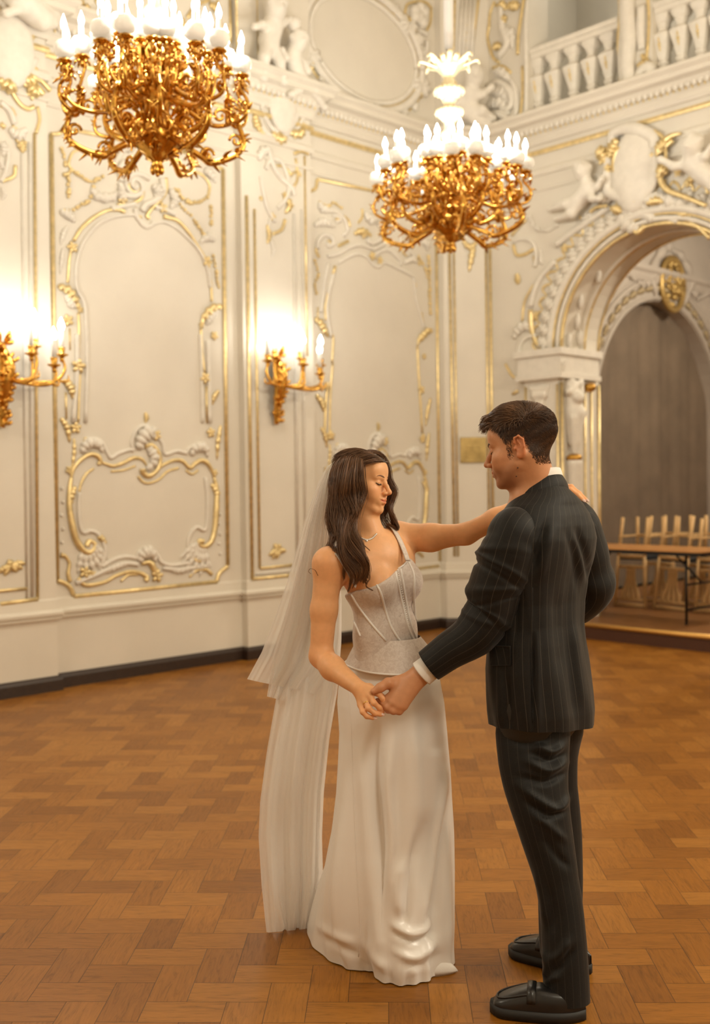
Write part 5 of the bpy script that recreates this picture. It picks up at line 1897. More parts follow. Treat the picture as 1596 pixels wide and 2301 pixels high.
def skin_material(name, col, rough=0.45):
    m, nt, b = mat_base(name)
    at_ = nnode(nt, 'ShaderNodeAttribute', attribute_name='tint')
    nz = nnode(nt, 'ShaderNodeTexNoise', Scale=60.0, Detail=3.0)
    tc = nt.nodes.new('ShaderNodeTexCoord')
    nt.links.new(tc.outputs['Object'], nz.inputs['Vector'])
    c = np.array(col)
    mx = nnode(nt, 'ShaderNodeMix', data_type='RGBA', blend_type='MULTIPLY')
    mx.inputs[0].default_value = 1.0
    nt.links.new(ramp(nt, nz.outputs['Fac'], [(0.3, tuple(c * .95)), (0.7, tuple(c * 1.03))]), mx.inputs[6])
    nt.links.new(at_.outputs['Color'], mx.inputs[7])
    nt.links.new(mx.outputs[2], b.inputs['Base Color'])
    b.inputs['Roughness'].default_value = rough
    b.inputs['Subsurface Weight'].default_value = 0.12
    b.inputs['Subsurface Radius'].default_value = (1.0, 0.35, 0.2)
    b.inputs['Subsurface Scale'].default_value = 0.012
    b.inputs['Specular IOR Level'].default_value = 0.4
    return m


def frame(f, pitch=0.0, roll=0.0):
    """rotation with columns right, forward, up for a horizontal facing f; pitch>0 nods down; roll>0 tilts to the right shoulder"""
    f = np.array([f[0], f[1], 0.0]); f /= np.linalg.norm(f)
    r = np.array([f[1], -f[0], 0.0])
    u = Z3.copy()
    f2 = math.cos(pitch) * f - math.sin(pitch) * u
    u2 = math.cos(pitch) * u + math.sin(pitch) * f
    r2 = math.cos(roll) * r - math.sin(roll) * u2
    u3 = math.cos(roll) * u2 + math.sin(roll) * r
    return np.stack([r2, f2, u3], 1)


def add_head(b, c, R, s=1.0, male=False, neck=True):
    """head about a point between the ears at eye level; millimetres, x right, y forward, z up"""
    def W(x, y, z):
        return c + R @ (np.array([x, y, z]) * .001 * s)
    def E(x, y, z, rx, ry, rz, k=12, op='u', rot=None):
        RR = R if rot is None else R @ rot
        b.ell(W(x, y, z), np.array([rx, ry, rz]) * .001 * s, RR, k * .001 * s, op)
    def Cp(p, q, ra, rb, k=10, op='u'):
        b.cap(W(*p), W(*q), ra * .001 * s, rb * .001 * s, k * .001 * s, op)
    E(0, -14, 34, 74, 95, 73, 5)                        # cranium
    E(0, 24, -12, 64, 60, 84, 22)                       # face block
    E(0, 34, -70, 52 if male else 47, 46, 44, 22)       # jaw
    for sx in (-1, 1):
        Cp((sx * 50, 8, -52), (sx * 24, 66, -98), 17 if male else 14, 15 if male else 13, 20)     # jaw line
        E(sx * 42, 57, -27, 24, 22, 19, 22)             # cheekbone
        E(sx * 33, 62, -50, 24, 20, 22, 20)             # cheek
    E(0, 74, -100, 20 if male else 16, 14, 14, 14)      # chin
    E(0, 66, 36, 54, 23, 38, 22)                        # forehead
    for sx in (-1, 1):
        E(sx * 31, 95, -1, 16, 12, 10, 10, 's')         # socket
        E(sx * 15, 99, -2, 6, 8, 10, 9, 's')            # inner corner
        Cp((sx * 14, 83, 12.5), (sx * 44, 71, 15), 7.5, 6.5, 9)     # brow
        E(sx * 31, 70.5, -3.5, 15, 14.6, 12.5, 2.5)     # lid over the eye
    Cp((0, 84, 6), (0, 97, -16), 6.0, 7.0, 9)           # bridge
    Cp((0, 97, -16), (0, 106, -32), 7.0, 8.5, 7)
    E(0, 108, -37, 9.0, 10.0, 8.6, 5)                   # tip
    for sx in (-1, 1):
        E(sx * 11.5, 96, -41, 7.5, 10.5, 7.2, 4.5)      # wings
        E(sx * 6.2, 102, -47, 3.0, 5.5, 3.2, 2, 's')    # nostrils
        Cp((sx * 15, 90, -45), (sx * 27, 76, -63), 1.6, 1.4, 6, 's')  # smile fold
    E(0, 79, -66, 30, 14, 22, 12)                       # muzzle
    Cp((0, 91, -50), (0, 91.5, -58), 5.0, 5.5, 7)       # philtrum
    up = 4.6 if male else 5.2
    for sx in (-1, 1):
        Cp((0, 92.5, -63.2), (sx * 12, 89.3, -63.4), up, up * .9, 3.5)
        Cp((sx * 12, 89.3, -63.4), (sx * 28, 76.5, -60.8), up * .9, 2.0, 3.5)
        Cp((0, 90.5, -73), (sx * 10, 88, -72.6), up * 1.25, up * 1.12, 3.5)
        Cp((sx * 10, 88, -72.6), (sx * 26.5, 76, -63.2), up * 1.12, 2.0, 3.5)
        Cp((0, 97, -67.8), (sx * 12, 94, -67.4), 1.4, 1.3, 1.6, 's')
        Cp((sx * 12, 94, -67.4), (sx * 30, 78.5, -60.4), 1.3, 1.9, 2.2, 's')
    E(0, 91, -83.5, 15, 5, 4.2, 6, 's')                 # crease over the chin
    for sx in (-1, 1):                                  # ears
        a = sx * math.radians(20)
        rot = np.array([[math.cos(a), -math.sin(a), 0], [math.sin(a), math.cos(a), 0], [0, 0, 1.0]])
        E(sx * 75, -12, -6, 6.5, 16, 30, 4, 'u', rot)
        E(sx * 81, -9, -2, 5.0, 9.5, 18, 2.5, 's', rot)
        pts = [(sx * 77, 3, 6), (sx * 80.5, -1, 20), (sx * 83, -14, 24), (sx * 85, -26, 12), (sx * 83, -25, -8), (sx * 77, -14, -28)]
        for i in range(5):
            Cp(pts[i], pts[i + 1], 3.3, 3.3, 2.5)
        Cp((sx * 79, -8, 14), (sx * 80.5, -16, -4), 2.4, 2.6, 2)      # inner fold
        Cp((sx * 80.5, -16, -4), (sx * 78.5, -9, -18), 2.6, 2.4, 2)
        E(sx * 76, -6, -31, 4.5, 7.5, 8.5, 4)           # lobe
        E(sx * 77.5, 4, -9, 3.6, 3.4, 6, 2.5)           # tragus
    return W


def head_tint(V, W_inv, col, male=False):
    """lip and cheek colours and a painted mouth-line shade, by place on the face (factors on the skin colour)"""
    q = W_inv(V) * 1000
    x, y, z = q[:, 0], q[:, 1], q[:, 2]
    lip = np.exp(-((z + 68) / 8.2) ** 4 - (x / 23.5) ** 4) * (y > 70)
    zc = -67 + 5.2 * (np.abs(x) / 27) ** 2
    lip = np.clip(1.25 - np.maximum(np.abs(z - zc + 1) / (9.6 * np.clip(1.12 - np.abs(x) / 28, 0, 1) + .4), 0), 0, 1) ** .5 * (np.abs(x) < 28) * (y > 55)
    lc = np.array([1.0, .62, .62]) if not male else np.array([.98, .76, .72])
    col = col * (1 - lip[:, None]) + col * lc * lip[:, None]
    zg = -67.8 + 7.4 * np.clip((np.abs(x) - 11) / 19, 0, 1)
    ln = np.exp(-((z - zg) / 1.5) ** 2) * (np.abs(x) < 30.5) * (y > 55)
    col = col * (1 - ln[:, None] * np.array([.45, .62, .62]))  # shade of the mouth groove, painted into the skin tint
    ch = np.exp(-(((np.abs(x) - 42) / 22) ** 2 + ((z + 30) / 20) ** 2)) * (y > 20) * .5
    col = col * (1 - ch[:, None] * (1 - np.array([1.02, .86, .84])))
    nose = np.exp(-((x / 16) ** 2 + ((z + 38) / 12) ** 2)) * (y > 85) * .5
    col = col * (1 - nose[:, None] * (1 - np.array([1.02, .86, .84])))
    if male:
        br = np.clip((-46 - z) / 26, 0, 1) * np.clip((y + 6) / 36, 0, 1) * np.clip((z + 128) / 14, 0, 1) * (1 - lip)
        br = np.maximum(br, np.exp(-((z + 55) / 6) ** 2) * np.clip((y - 72) / 12, 0, 1) * np.exp(-(x / 24) ** 4) * (1 - lip) * .7)
        col = col * (1 - .40 * br[:, None] * np.array([.9, 1.0, 1.0]))
        ear = np.clip((np.abs(x) - 72) / 4, 0, 1) * (y < 12) * (np.abs(z) < 45)
        col = col * (1 - ear[:, None] * (1 - np.array([1.05, .86, .80])))
    return col


def eye_bits(b_root, W, R, s, T, org, brow_mat, lash_mat, male=False):
    """lash line and brows, laid on the face surface T"""
    def on(x, y, z, lift=.0):
        o = W(x, y + 40, z)
        h = T.ray_cast(Vector(o), Vector(-R[:, 1]))
        p = np.array(h[0]) if h[0] is not None else W(x, y, z)
        return p + R[:, 1] * lift * .001 * s - org
    for sx in (-1, 1):
        m = MB()
        lid = [on(sx * x, 75, z, .3) for x, z in ((17, -6.5), (21, -8.6), (26, -10.2), (31, -10.8), (36, -10.2), (41, -8.2), (45.5, -5.2))]
        m.tube(catmull(lid, 4), np.array([.6, 1.4, 1.8, 2.0, 1.9, 1.1]) * (.7 if male else 1.0) * .001 * s, 5, ref=R[:, 2])
        if not male:
            for t in np.linspace(.18, 1.0, 13):
                k = catmull(lid, 4)
                a = k[int(t * (len(k) - 1))]
                out = (R[:, 0] * sx * (t - .45) * .9 + R[:, 1] * .9)
                m.tube(catmull([a, a + (out * 4.2 - R[:, 2] * 2.2) * .001 * s, a + (out * 7.2 - R[:, 2] * 1.6) * .001 * s], 3), np.array([.65, .5, .2]) * .001 * s, 4)
        m.build('eyelashes', lash_mat, parent=b_root)
        m = MB()
        h = 13.5 if male else 15
        pts = [on(sx * x, 80, h + z, .2) for x, z in ((12, -1.0), (18, 1.4), (25, 3.6), (33, 5.4), (41, 5.2), (48, 1.8))]
        m.tube(catmull(pts, 4), np.array([1.4, 2.6, 2.8, 2.4, 1.6, .6]) * (1.35 if male else 1.0) * .001 * s, 6, flat=(1.0, .42), ref=R[:, 2])
        m.build('eyebrow', brow_mat, parent=b_root)


def hair_material(name, dark, light, rough=0.34):
    m, nt, b = mat_base(name)
    at_ = nnode(nt, 'ShaderNodeAttribute', attribute_name='strand')
    nt.links.new(ramp(nt, at_.outputs['Fac'], [(0.0, dark), (0.55, tuple((np.array(dark) * .55 + np.array(light) * .45))), (1.0, light)]), b.inputs['Base Color'])
    b.inputs['Roughness'].default_value = rough
    b.inputs['Specular IOR Level'].default_value = 0.55
    return m


class Strands:
    def __init__(self):
        self.V, self.F, self.A, self.n = [], [], [], 0

    def add(self, P, r0, r1, tone, m=3):
        P = np.asarray(P)
        k = len(P)
        T = np.gradient(P, axis=0)
        T /= np.linalg.norm(T, axis=1)[:, None] + 1e-9
        a = np.cross(T, np.array([.31, .22, .92]))
        a /= np.linalg.norm(a, axis=1)[:, None] + 1e-9
        b = np.cross(T, a)
        t = np.linspace(0, 1, k)
        R = r0 + (r1 - r0) * t ** 2.5
        ang = np.arange(m) * 2 * math.pi / m
        V = P[:, None, :] + R[:, None, None] * (np.cos(ang)[None, :, None] * a[:, None, :] + np.sin(ang)[None, :, None] * b[:, None, :])
        self.V.append(V.reshape(-1, 3))
        i = np.arange(k - 1)[:, None] * m
        j = np.arange(m)[None, :]
        jn_ = (j + 1) % m
        self.F.append((np.stack([i + j, i + jn_, i + m + jn_, i + m + j], -1)).reshape(-1, 4) + self.n)
        self.A.append(np.full(k * m, tone))
        self.n += k * m

    def build(self, name, mat, parent):
        return raw_mesh(name, np.concatenate(self.V), np.concatenate(self.F), mat, parent=parent, attrs={'strand': np.concatenate(self.A)})


def curve_eval(P, n):
    """resample a polyline by arc length through a smooth curve"""
    q = np.array(catmull(P, 8))
    L = np.concatenate([[0], np.cumsum(np.linalg.norm(np.diff(q, axis=0), axis=1))])
    x = np.linspace(0, L[-1], n)
    return np.stack([np.interp(x, L, q[:, i]) for i in range(3)], 1)


def scalp(V, F, inv, lim):
    """vertices of the head that carry hair, their normals, and all head-local places in mm"""
    a, b_, c = V[F[:, 0]], V[F[:, 1]], V[F[:, 2]]
    n = np.cross(b_ - a, c - a)
    N = np.zeros_like(V)
    for k in range(4):
        np.add.at(N, F[:, k], n)
    N /= np.linalg.norm(N, axis=1)[:, None] + 1e-12
    q = inv(V) * 1000
    ok = (np.linalg.norm(q, axis=1) < 150) & (q[:, 2] > lim(q[:, 0], q[:, 1], q[:, 2])) & (np.abs(q[:, 0]) < 77.5) & (q[:, 1] < 92)
    return ok, N, q


def hair_shell(V, F, sel, N, lift, mat, parent, org):
    f = F[sel[F].all(1)]
    used = np.unique(f)
    mp = np.full(len(V), -1); mp[used] = np.arange(len(used))
    P = V[used] + N[used] * lift
    raw_mesh('hair_base', P, mp[f], mat, parent=parent, origin=org)


def px_of(V):
    d = V - CAM
    z = d @ FWD
    return np.stack([CXP + FPX * (d @ RGT) / z, CYP - FPX * (d @ UPV) / z], 1)


def crease(V, N, lines, front):
    """cloth folds: moves a surface along its normals near traced lines (points, half-width in px, height in m)"""
    q = px_of(V)
    out = np.zeros(len(V))
    for pts, w, am in lines:
        p = np.array(dense(pts, 4))
        best = np.full(len(V), 1e9); tt = np.zeros(len(V))
        n = len(p) - 1
        for i in range(n):
            a, b_ = p[i], p[i + 1]
            ab = b_ - a
            t = np.clip(((q - a) @ ab) / (ab @ ab), 0, 1)
            dd = np.linalg.norm(q - a - t[:, None] * ab, axis=1)
            m = dd < best
            best[m] = dd[m]; tt[m] = (i + t[m]) / n
        out += am * np.exp(-(best / w) ** 2) * np.clip(np.sin(np.pi * np.clip(tt * .9 + .05, 0, 1)) * 1.5, 0, 1)
    return V + N * (out * front)[:, None]


def grid_normals(P, closed=True):
    du = np.roll(P, -1, 1) - np.roll(P, 1, 1) if closed else np.gradient(P, axis=1)
    dv = np.gradient(P, axis=0)
    n = np.cross(du, dv)
    n /= np.linalg.norm(n, axis=2)[..., None] + 1e-12
    c = P.mean(1, keepdims=True)
    s = np.sign(((P - c) * n).sum(2).mean())
    return n * (s if s != 0 else 1)


def bvh(V, F):
    return BVHTree.FromPolygons([tuple(v) for v in V], [tuple(int(i) for i in f) for f in F])


def on_surface(T, pts, lift=0.002, fallback=None):
    """points of a traced line carried onto a surface that stands there"""
    out = []
    for x, y in pts:
        d = Vector(ray(x, y)).normalized()
        h = T.ray_cast(Vector(CAM), d)
        if h[0] is None:
            continue
        out.append(np.array(h[0]) - np.array(d) * lift)
    return out


def dense(pts, n=5):
    return [tuple(p) for p in catmull([np.array(p, float) for p in pts], n)]


def fingers(b, chains, r, k=.006):
    for c in chains:
        m = len(c)
        rs = np.linspace(r, r * .74, m)
        b.chain(c, rs, k)


# ------------------------------------------------------------------ the bride
def build_bride():
    D = 3.55
    root = thing('person', at_floor(860, 2165), 'bride with long brown hair in a white corset gown and veil', 'person')
    org = np.array(root.location)
    fB = np.array([.72, -.69, 0]); rB = np.array([-.69, -.72, 0])
    RB = np.stack([rB, fB, Z3], 1)
    hc = at(813, 1080, 3.55)
    RH = frame((.905, -.425), pitch=.06, roll=-.03)
    b = Body()
    S = .95
    W = add_head(b, hc, RH, S)
    nb = at(832, 1222, 3.545)
    chest, waist, hip = at(850, 1300, 3.56), at(868, 1425, 3.57), at(878, 1570, 3.57)
    # neck
    b.cap(W(0, -16, -50), nb, .050, .054, .02)
    b.cap(W(26, 10, -70), nb + fB * .045 + rB * .012, .014, .010, .02)
    b.cap(W(-26, 10, -70), nb + fB * .045 - rB * .012, .014, .010, .02)
    shR, shL = at(740, 1268, 3.44), at(892, 1208, 3.68)
    # trunk
    b.ell(chest + Z3 * .02, (.135, .088, .14), RB, .03)
    b.ell(chest + Z3 * .07, (.150, .07, .06), RB, .04)
    for sx in (-1, 1):
        b.ell(chest + fB * .055 + rB * sx * .066 - Z3 * .015, (.062, .058, .064), RB, .03)
    b.ell(waist, (.112, .088, .15), RB, .05)
    b.ell(hip + Z3 * .02, (.140, .10, .14), RB, .05)
    for sh in (shR, shL):
        b.cap(nb - Z3 * .01, sh + Z3 * .012, .036, .036, .035)
        b.cap(nb + fB * .040 - Z3 * .018, sh + fB * .022 + Z3 * .012, .011, .010, .018)      # collar bones
    # right arm, hanging to the joined hands
    elR, wrR = at(722, 1474, 3.43), at(806, 1546, 3.27)
    b.chain([shR, shR * .5 + elR * .5 - np.array([.004, 0, 0]), elR], [.048, .042, .036], .02)
    b.chain([elR, elR * .65 + wrR * .35 + np.array([-.004, 0, -.004]), wrR], [.037, .0375, .0235], .02)
    b.cap(chest + rB * .10 + Z3 * .03, shR, .05, .045, .04)
    b.cap(chest - rB * .10 + Z3 * .05, shL, .05, .045, .04)
    # left arm round the groom's shoulders
    elL, wrL = at(1048, 1200, 3.60), at(1215, 1116, 3.56)
    b.chain([shL, shL * .5 + elL * .5 - Z3 * .006, elL], [.052, .046, .034], .02)
    b.chain([elL, elL * .6 + wrL * .4, wrL], [.035, .035, .024], .02)
    kh = .188
    def H(x, y, d):
        return at(740 + x * kh, 1440 + y * kh, d)
    mcp = [H(548, 590, 3.248), H(492, 660, 3.238), H(436, 725, 3.238), H(375, 765, 3.245)]
    for i, mc in enumerate(mcp):
        b.cap(wrR + (mcp[i] - wrR) * .05, mc, .0165, (.0115, .0115, .0108, .0100)[i], .012)
    chains = [[mcp[0], H(598, 640, 3.235), H(638, 690, 3.232), H(656, 732, 3.232)],
              [mcp[1], H(535, 742, 3.222), H(600, 800, 3.228), H(648, 838, 3.236)],
              [mcp[2], H(470, 808, 3.220), H(545, 866, 3.222), H(618, 884, 3.230)],
              [mcp[3], H(402, 850, 3.226), H(450, 902, 3.224), H(522, 922, 3.230)]]
    fingers(b, chains, .0092)
    b.chain([wrR * .6 + mcp[0] * .4, H(480, 560, 3.275), H(570, 620, 3.280), H(640, 660, 3.275)], [.014, .012, .0095, .0075], .01)
    # left hand over the far shoulder
    m2 = [at(1266, 1092, 3.50), at(1262, 1104, 3.49), at(1260, 1120, 3.48), at(1258, 1130, 3.475)]
    for mc in m2:
        b.cap(wrL, mc, .017, .0115, .012)
    c2 = [[m2[0], at(1284, 1094, 3.455), at(1302, 1109, 3.43), at(1318, 1124, 3.415)],
          [m2[1], at(1282, 1101, 3.44), at(1298, 1113, 3.42), at(1311, 1125, 3.405)],
          [m2[2], at(1276, 1112, 3.43), at(1288, 1124, 3.41), at(1298, 1132, 3.40)],
          [m2[3], at(1270, 1122, 3.43), at(1280, 1134, 3.41), at(1288, 1140, 3.40)]]
    fingers(b, c2, .0090)
    b.chain([wrL, at(1246, 1094, 3.44), at(1256, 1089, 3.405), at(1262, 1083, 3.39)], [.016, .012, .0095, .0072], .01)
    # legs and feet, under the gown
    for sx, fx, fy in ((1, 850, 2120), (-1, 935, 2150)):
        an = at_floor(fx, fy) + Z3 * .07
        hp = hip + rB * sx * .08 - Z3 * .04
        hp = hp - fB * .05
        b.chain([hp, (hp + an) / 2 + Z3 * .04 - fB * .02, an], [.066, .050, .034], .03)
        b.chain([an - Z3 * .02, an + fB * .09 - Z3 * .048], [.030, .016], .02)
    V, F = b.mesh(.003)
    tint = np.ones((len(V), 3))
    inv = lambda P: ((P - hc) @ RH) / S
    near = np.linalg.norm(V - hc, axis=1) < .14
    tint[near] = head_tint(V[near], inv, tint[near])
    for sh in (shR, elR):
        k = np.exp(-(np.linalg.norm(V - sh, axis=1) / .06) ** 2) * .35
        tint *= 1 - k[:, None] * (1 - np.array([1.04, .86, .80]))
    for c in chains + c2:
        for p in c[1:]:
            k = np.exp(-(np.linalg.norm(V - p, axis=1) / .012) ** 2) * .3
            tint *= 1 - k[:, None] * (1 - np.array([1.05, .84, .80]))
    raw_mesh('body', V, F, skin_material('fair_skin', (0.80, 0.425, 0.205)), parent=root, origin=org, attrs={'tint': tint})
    hair_d = hair_material('brunette_hair', (0.045, 0.019, 0.008), (0.27, 0.125, 0.052))
    brow = simple('brown_brow', (0.20, 0.095, 0.050), 0.7)
    lash = simple('dark_lash', (0.012, 0.008, 0.006), 0.6)
    O = lambda p: p - org
    eye_bits(root, W, RH, S, bvh(V, F), org, brow, lash)
    nail = simple('pale_nail', (0.80, 0.58, 0.50), 0.25)
    for c in chains + c2[:2]:
        d = c[-1] - c[-2]; d /= np.linalg.norm(d)
        toC = CAM - c[-1]; toC /= np.linalg.norm(toC)
        n_ = toC - d * (toC @ d); n_ = n_ / np.linalg.norm(n_)
        up_ = n_ + Z3 * .6; up_ -= d * (up_ @ d); up_ /= np.linalg.norm(up_)
        m = MB(); m.ell(O(c[-1] + d * .0045 + up_ * .0052), (.0048, .0082, .0022), np.stack([np.cross(d, up_), d, up_], 1), 10, 6)
        m.build('fingernail', nail, parent=root)
    # ---- bodice: a close corset, cut at the neckline and below the waist
    bb = Body()
    bb.ell(chest + Z3 * .02 + rB * .006, (.150, .093, .15), RB, .03)
    for sx in (-1, 1):
        bb.ell(chest + fB * .060 + rB * sx * .066 - Z3 * .012, (.066, .060, .068), RB, .03)
    bb.ell(waist + rB * .004, (.127, .093, .15), RB, .05)
    bb.ell(hip + Z3 * .03, (.172, .126, .15), RB, .06)
    zl_, zr_ = at(800, 1328, 3.44)[2], at(918, 1258, 3.50)[2]
    xl, xr = at(800, 1328, 3.44)[0], at(918, 1258, 3.50)[0]
    def neckline(p):
        z0 = zl_ + (zr_ - zl_) * (p[:, 0] - xl) / (xr - xl) - .016 * np.sin(np.pi * np.clip((p[:, 0] - xl) / (xr - xl), 0, 1))
        side = np.clip((xl - p[:, 0]) / .035, 0, 1.2)
        return p[:, 2] - z0 - .0 * side
    bb.fn(neckline, chest, 1.0, 'i', .004)
    zb = at(860, 1500, 3.45)[2]
    bb.fn(lambda p: zb - p[:, 2], chest, 1.0, 'i', .004)
    BV, BF = bb.mesh(.004)
    lace, nt, bs = mat_base('ivory_lace')
    tc = nt.nodes.new('ShaderNodeTexCoord')
    vz = nnode(nt, 'ShaderNodeTexVoronoi', Scale=95.0); vz.feature = 'DISTANCE_TO_EDGE'
    nz = nnode(nt, 'ShaderNodeTexNoise', Scale=85.0, Detail=7.0, Distortion=0.8)
    nt.links.new(tc.outputs['Object'], nz.inputs['Vector'])
    nt.links.new(nz.outputs['Color'], vz.inputs['Vector'])
    nt.links.new(tc.outputs['Object'], vz.inputs['Vector'])
    nt.links.new(ramp(nt, nz.outputs['Fac'], [(0.38, (0.62, 0.53, 0.475)), (0.5, (0.66, 0.575, 0.52)), (0.57, (0.73, 0.655, 0.60)), (0.64, (0.66, 0.575, 0.52))]), bs.inputs['Base Color'])
    bs.inputs['Roughness'].default_value = 0.5
    bs.inputs['Sheen Weight'].default_value = 0.3
    bp = nnode(nt, 'ShaderNodeBump', Strength=0.35, Distance=0.002)
    nt.links.new(nz.outputs['Fac'], bp.inputs['Height'])
    nt.links.new(bp.outputs[0], bs.inputs['Normal'])
    bod = raw_mesh('bodice', BV, BF, lace, parent=root, origin=org)
    T = bvh(BV, BF)
    satin = simple('ivory_satin', (0.88, 0.85, 0.815), 0.33, spec=0.9)
    for p in ([(836, 1296), (855, 1330), (866, 1370), (880, 1410), (905, 1450), (928, 1488)],
              [(888, 1280), (896, 1320), (908, 1370), (918, 1410), (930, 1440)], [(900, 1278), (908, 1320), (916, 1370), (926, 1410), (940, 1445)],
              [(787, 1331), (805, 1362), (835, 1402), (868, 1440)], [(775, 1348), (788, 1378), (800, 1406), (810, 1430)],
              [(918, 1262), (930, 1290), (931, 1330), (930, 1370), (940, 1410)]):
        q = on_surface(T, dense(p), .0005)
        if len(q) > 3:
            m = MB(); m.tube([O(x) for x in q], .0042, 6); m.build('boning', satin, parent=bod)
    q = on_surface(T, dense([(800, 1300), (815, 1303), (833, 1298), (870, 1288), (900, 1275), (917, 1259)], 6), .0005)
    m = MB(); m.tube([O(x) for x in q], .0035, 6); m.build('neckline_trim', satin, parent=bod)
    bead = simple('silver_bead', (0.85, 0.80, 0.74), 0.18, metal=0.5)
    m = MB()
    for x in on_surface(T, dense([(893, 1282), (902, 1320), (911, 1365), (919, 1405), (926, 1430)], 9), .001):
        m.ell(O(x), .0028, None, 6, 5)
    tag(m.build('bead_trim', bead, parent=bod), kind='stuff')
    rg = random.Random(2)
    m = MB()
    for i in range(80):
        q = on_surface(T, [(rg.uniform(775, 950), rg.uniform(1300, 1480))], .0006)
        if q:
            m.ell(O(q[0]), rg.uniform(.0008, .0018), None, 5, 4)
    tag(m.build('sequin', bead, parent=bod), kind='stuff')
    # straps
    for p, w in (([at(800, 1318, 3.425), at(780, 1280, 3.40), at(762, 1250, 3.40), at(748, 1236, 3.43), at(740, 1236, 3.50)], .011),
                 ([at(917, 1260, 3.50), at(910, 1240, 3.515), at(898, 1212, 3.55), at(884, 1188, 3.60), at(870, 1178, 3.66)], .012)):
        m = MB()
        c = catmull([O(x) for x in p], 6)
        m.tube(c, w, 8, flat=(.22, 1), ref=fB + Z3 * .8)
        m.build('strap', lace, parent=bod)
    # ---- skirt, lofted from waist to the hem lying on the floor
    NT = 144
    hem_px = [(695, 2118), (712, 2142), (740, 2160), (770, 2173), (800, 2180), (830, 2189), (856, 2205), (880, 2212), (915, 2216), (950, 2212), (985, 2204), (1005, 2185), (1014, 2160)]
    hem = [at_floor(*q) for q in hem_px]
    hcn = at_floor(868, 2155)
    back = [np.array([hem[-1][0] - .005, hem[-1][1] + .16, 0]), np.array([hcn[0] + .10, hcn[1] + .30, 0]), np.array([hcn[0] - .06, hcn[1] + .36, 0]), np.array([hem[0][0] + .03, hem[0][1] + .20, 0])]
    loop = catmull(hem + back, 10, closed=True)
    la = np.array(loop)[:, :2] - hcn[:2]
    ang = np.arctan2(la[:, 1], la[:, 0]); rad = np.hypot(la[:, 0], la[:, 1])
    o = np.argsort(ang); ang, rad = ang[o], rad[o]
    th = np.linspace(-math.pi, math.pi, NT, endpoint=False)
    r_hem = np.interp(th, np.concatenate([ang - 2 * math.pi, ang, ang + 2 * math.pi]), np.tile(rad, 3))
    prof = [(1474, 812, 945), (1484, 798, 955), (1494, 784, 970), (1530, 762, 990), (1580, 757, 999), (1650, 760, 1004), (1720, 756, 1008), (1790, 751, 1011), (1880, 739, 1015), (1960, 724, 1017), (2040, 708, 1018), (2100, 698, 1018), (2150, 694, 1017)]
    zs = [at((l + r) / 2, y, D)[2] for y, l, r in prof]
    NZ = 120
    zz = np.linspace(zs[0], 0.004, NZ)
    order = np.argsort(zs)
    L = np.interp(zz, np.array(zs)[order], np.array([at(l, y, D)[0] for y, l, r in prof])[order])
    Rr = np.interp(zz, np.array(zs)[order], np.array([at(r, y, D)[0] for y, l, r in prof])[order])
    rows = []
    for i, z in enumerate(zz):
        t = (zs[0] - z) / zs[0]
        cx, hw = (L[i] + Rr[i]) / 2, (Rr[i] - L[i]) / 2
        cy = at(868, 1500, 3.57)[1] * (1 - t) + hcn[1] * t
        dp = np.interp(t, [0, .02, .12, .3, .6, 1], [.09, .13, .150, .165, .18, .22])
        el = 1 / np.sqrt((np.cos(th) / hw) ** 2 + (np.sin(th) / dp) ** 2)
        w = np.clip((t - .55) / .45, 0, 1) ** 1.6
        rr = el * (1 - w) + r_hem * w
        cc = np.array([cx, cy]) * (1 - w) + hcn[:2] * w
        # soft drape: broad vertical folds that deepen downwards
        g = np.clip((t - .12) / .88, 0, 1)
        fold = .016 * g * np.sin(5 * th + 1.2 + 1.1 * t) + .010 * g ** 1.5 * np.sin(9 * th - 2.0 * t + .5) + .006 * g ** 2 * np.sin(15 * th + 3 * t)
        # the long hollow left of the knee and the ridge over the forward leg
        fold += 0 * np.exp(-((th + 1.95 - .12 * t) / .16) ** 2) * np.exp(-((t - .55) / .3) ** 2)
        fold += 0 * np.exp(-((th + 1.45 - .25 * t) / .22) ** 2) * np.exp(-((t - .62) / .3) ** 2)
        fold += 0 * np.exp(-((th + .95 - .1 * t) / .13) ** 2) * np.exp(-((t - .78) / .16) ** 2)
        fold += 0 * np.exp(-((th + .65) / .12) ** 2) * np.exp(-((t - .75) / .2) ** 2)
        # ripples where the cloth breaks on the floor
        k = np.clip((t - .82) / .18, 0, 1)
        fold += k * .012 * np.sin(38 * (t - .8) + 3 * th) * np.exp(-((th + 1.0) / .7) ** 2)
        fold += k ** 2 * .010 * np.sin(26 * th) * np.exp(-((th + 1.3) / .9) ** 2)
        rr = rr + 1.5 * fold * (1 - .6 * w)
        lift = .012 * k ** 3 * (1 + np.sin(11 * th + 1)) if i < NZ - 1 else 0 * th
        rows.append(np.stack([cc[0] + rr * np.cos(th), cc[1] + rr * np.sin(th), np.full(NT, z) + lift], 1))
    P = np.array(rows)
    N_ = grid_normals(P).reshape(-1, 3)
    SV = P.reshape(-1, 3)
    front = np.clip(-(N_ @ FWD) * 2 + .2, 0, 1) * np.clip(SV[:, 2] / .03, 0, 1)
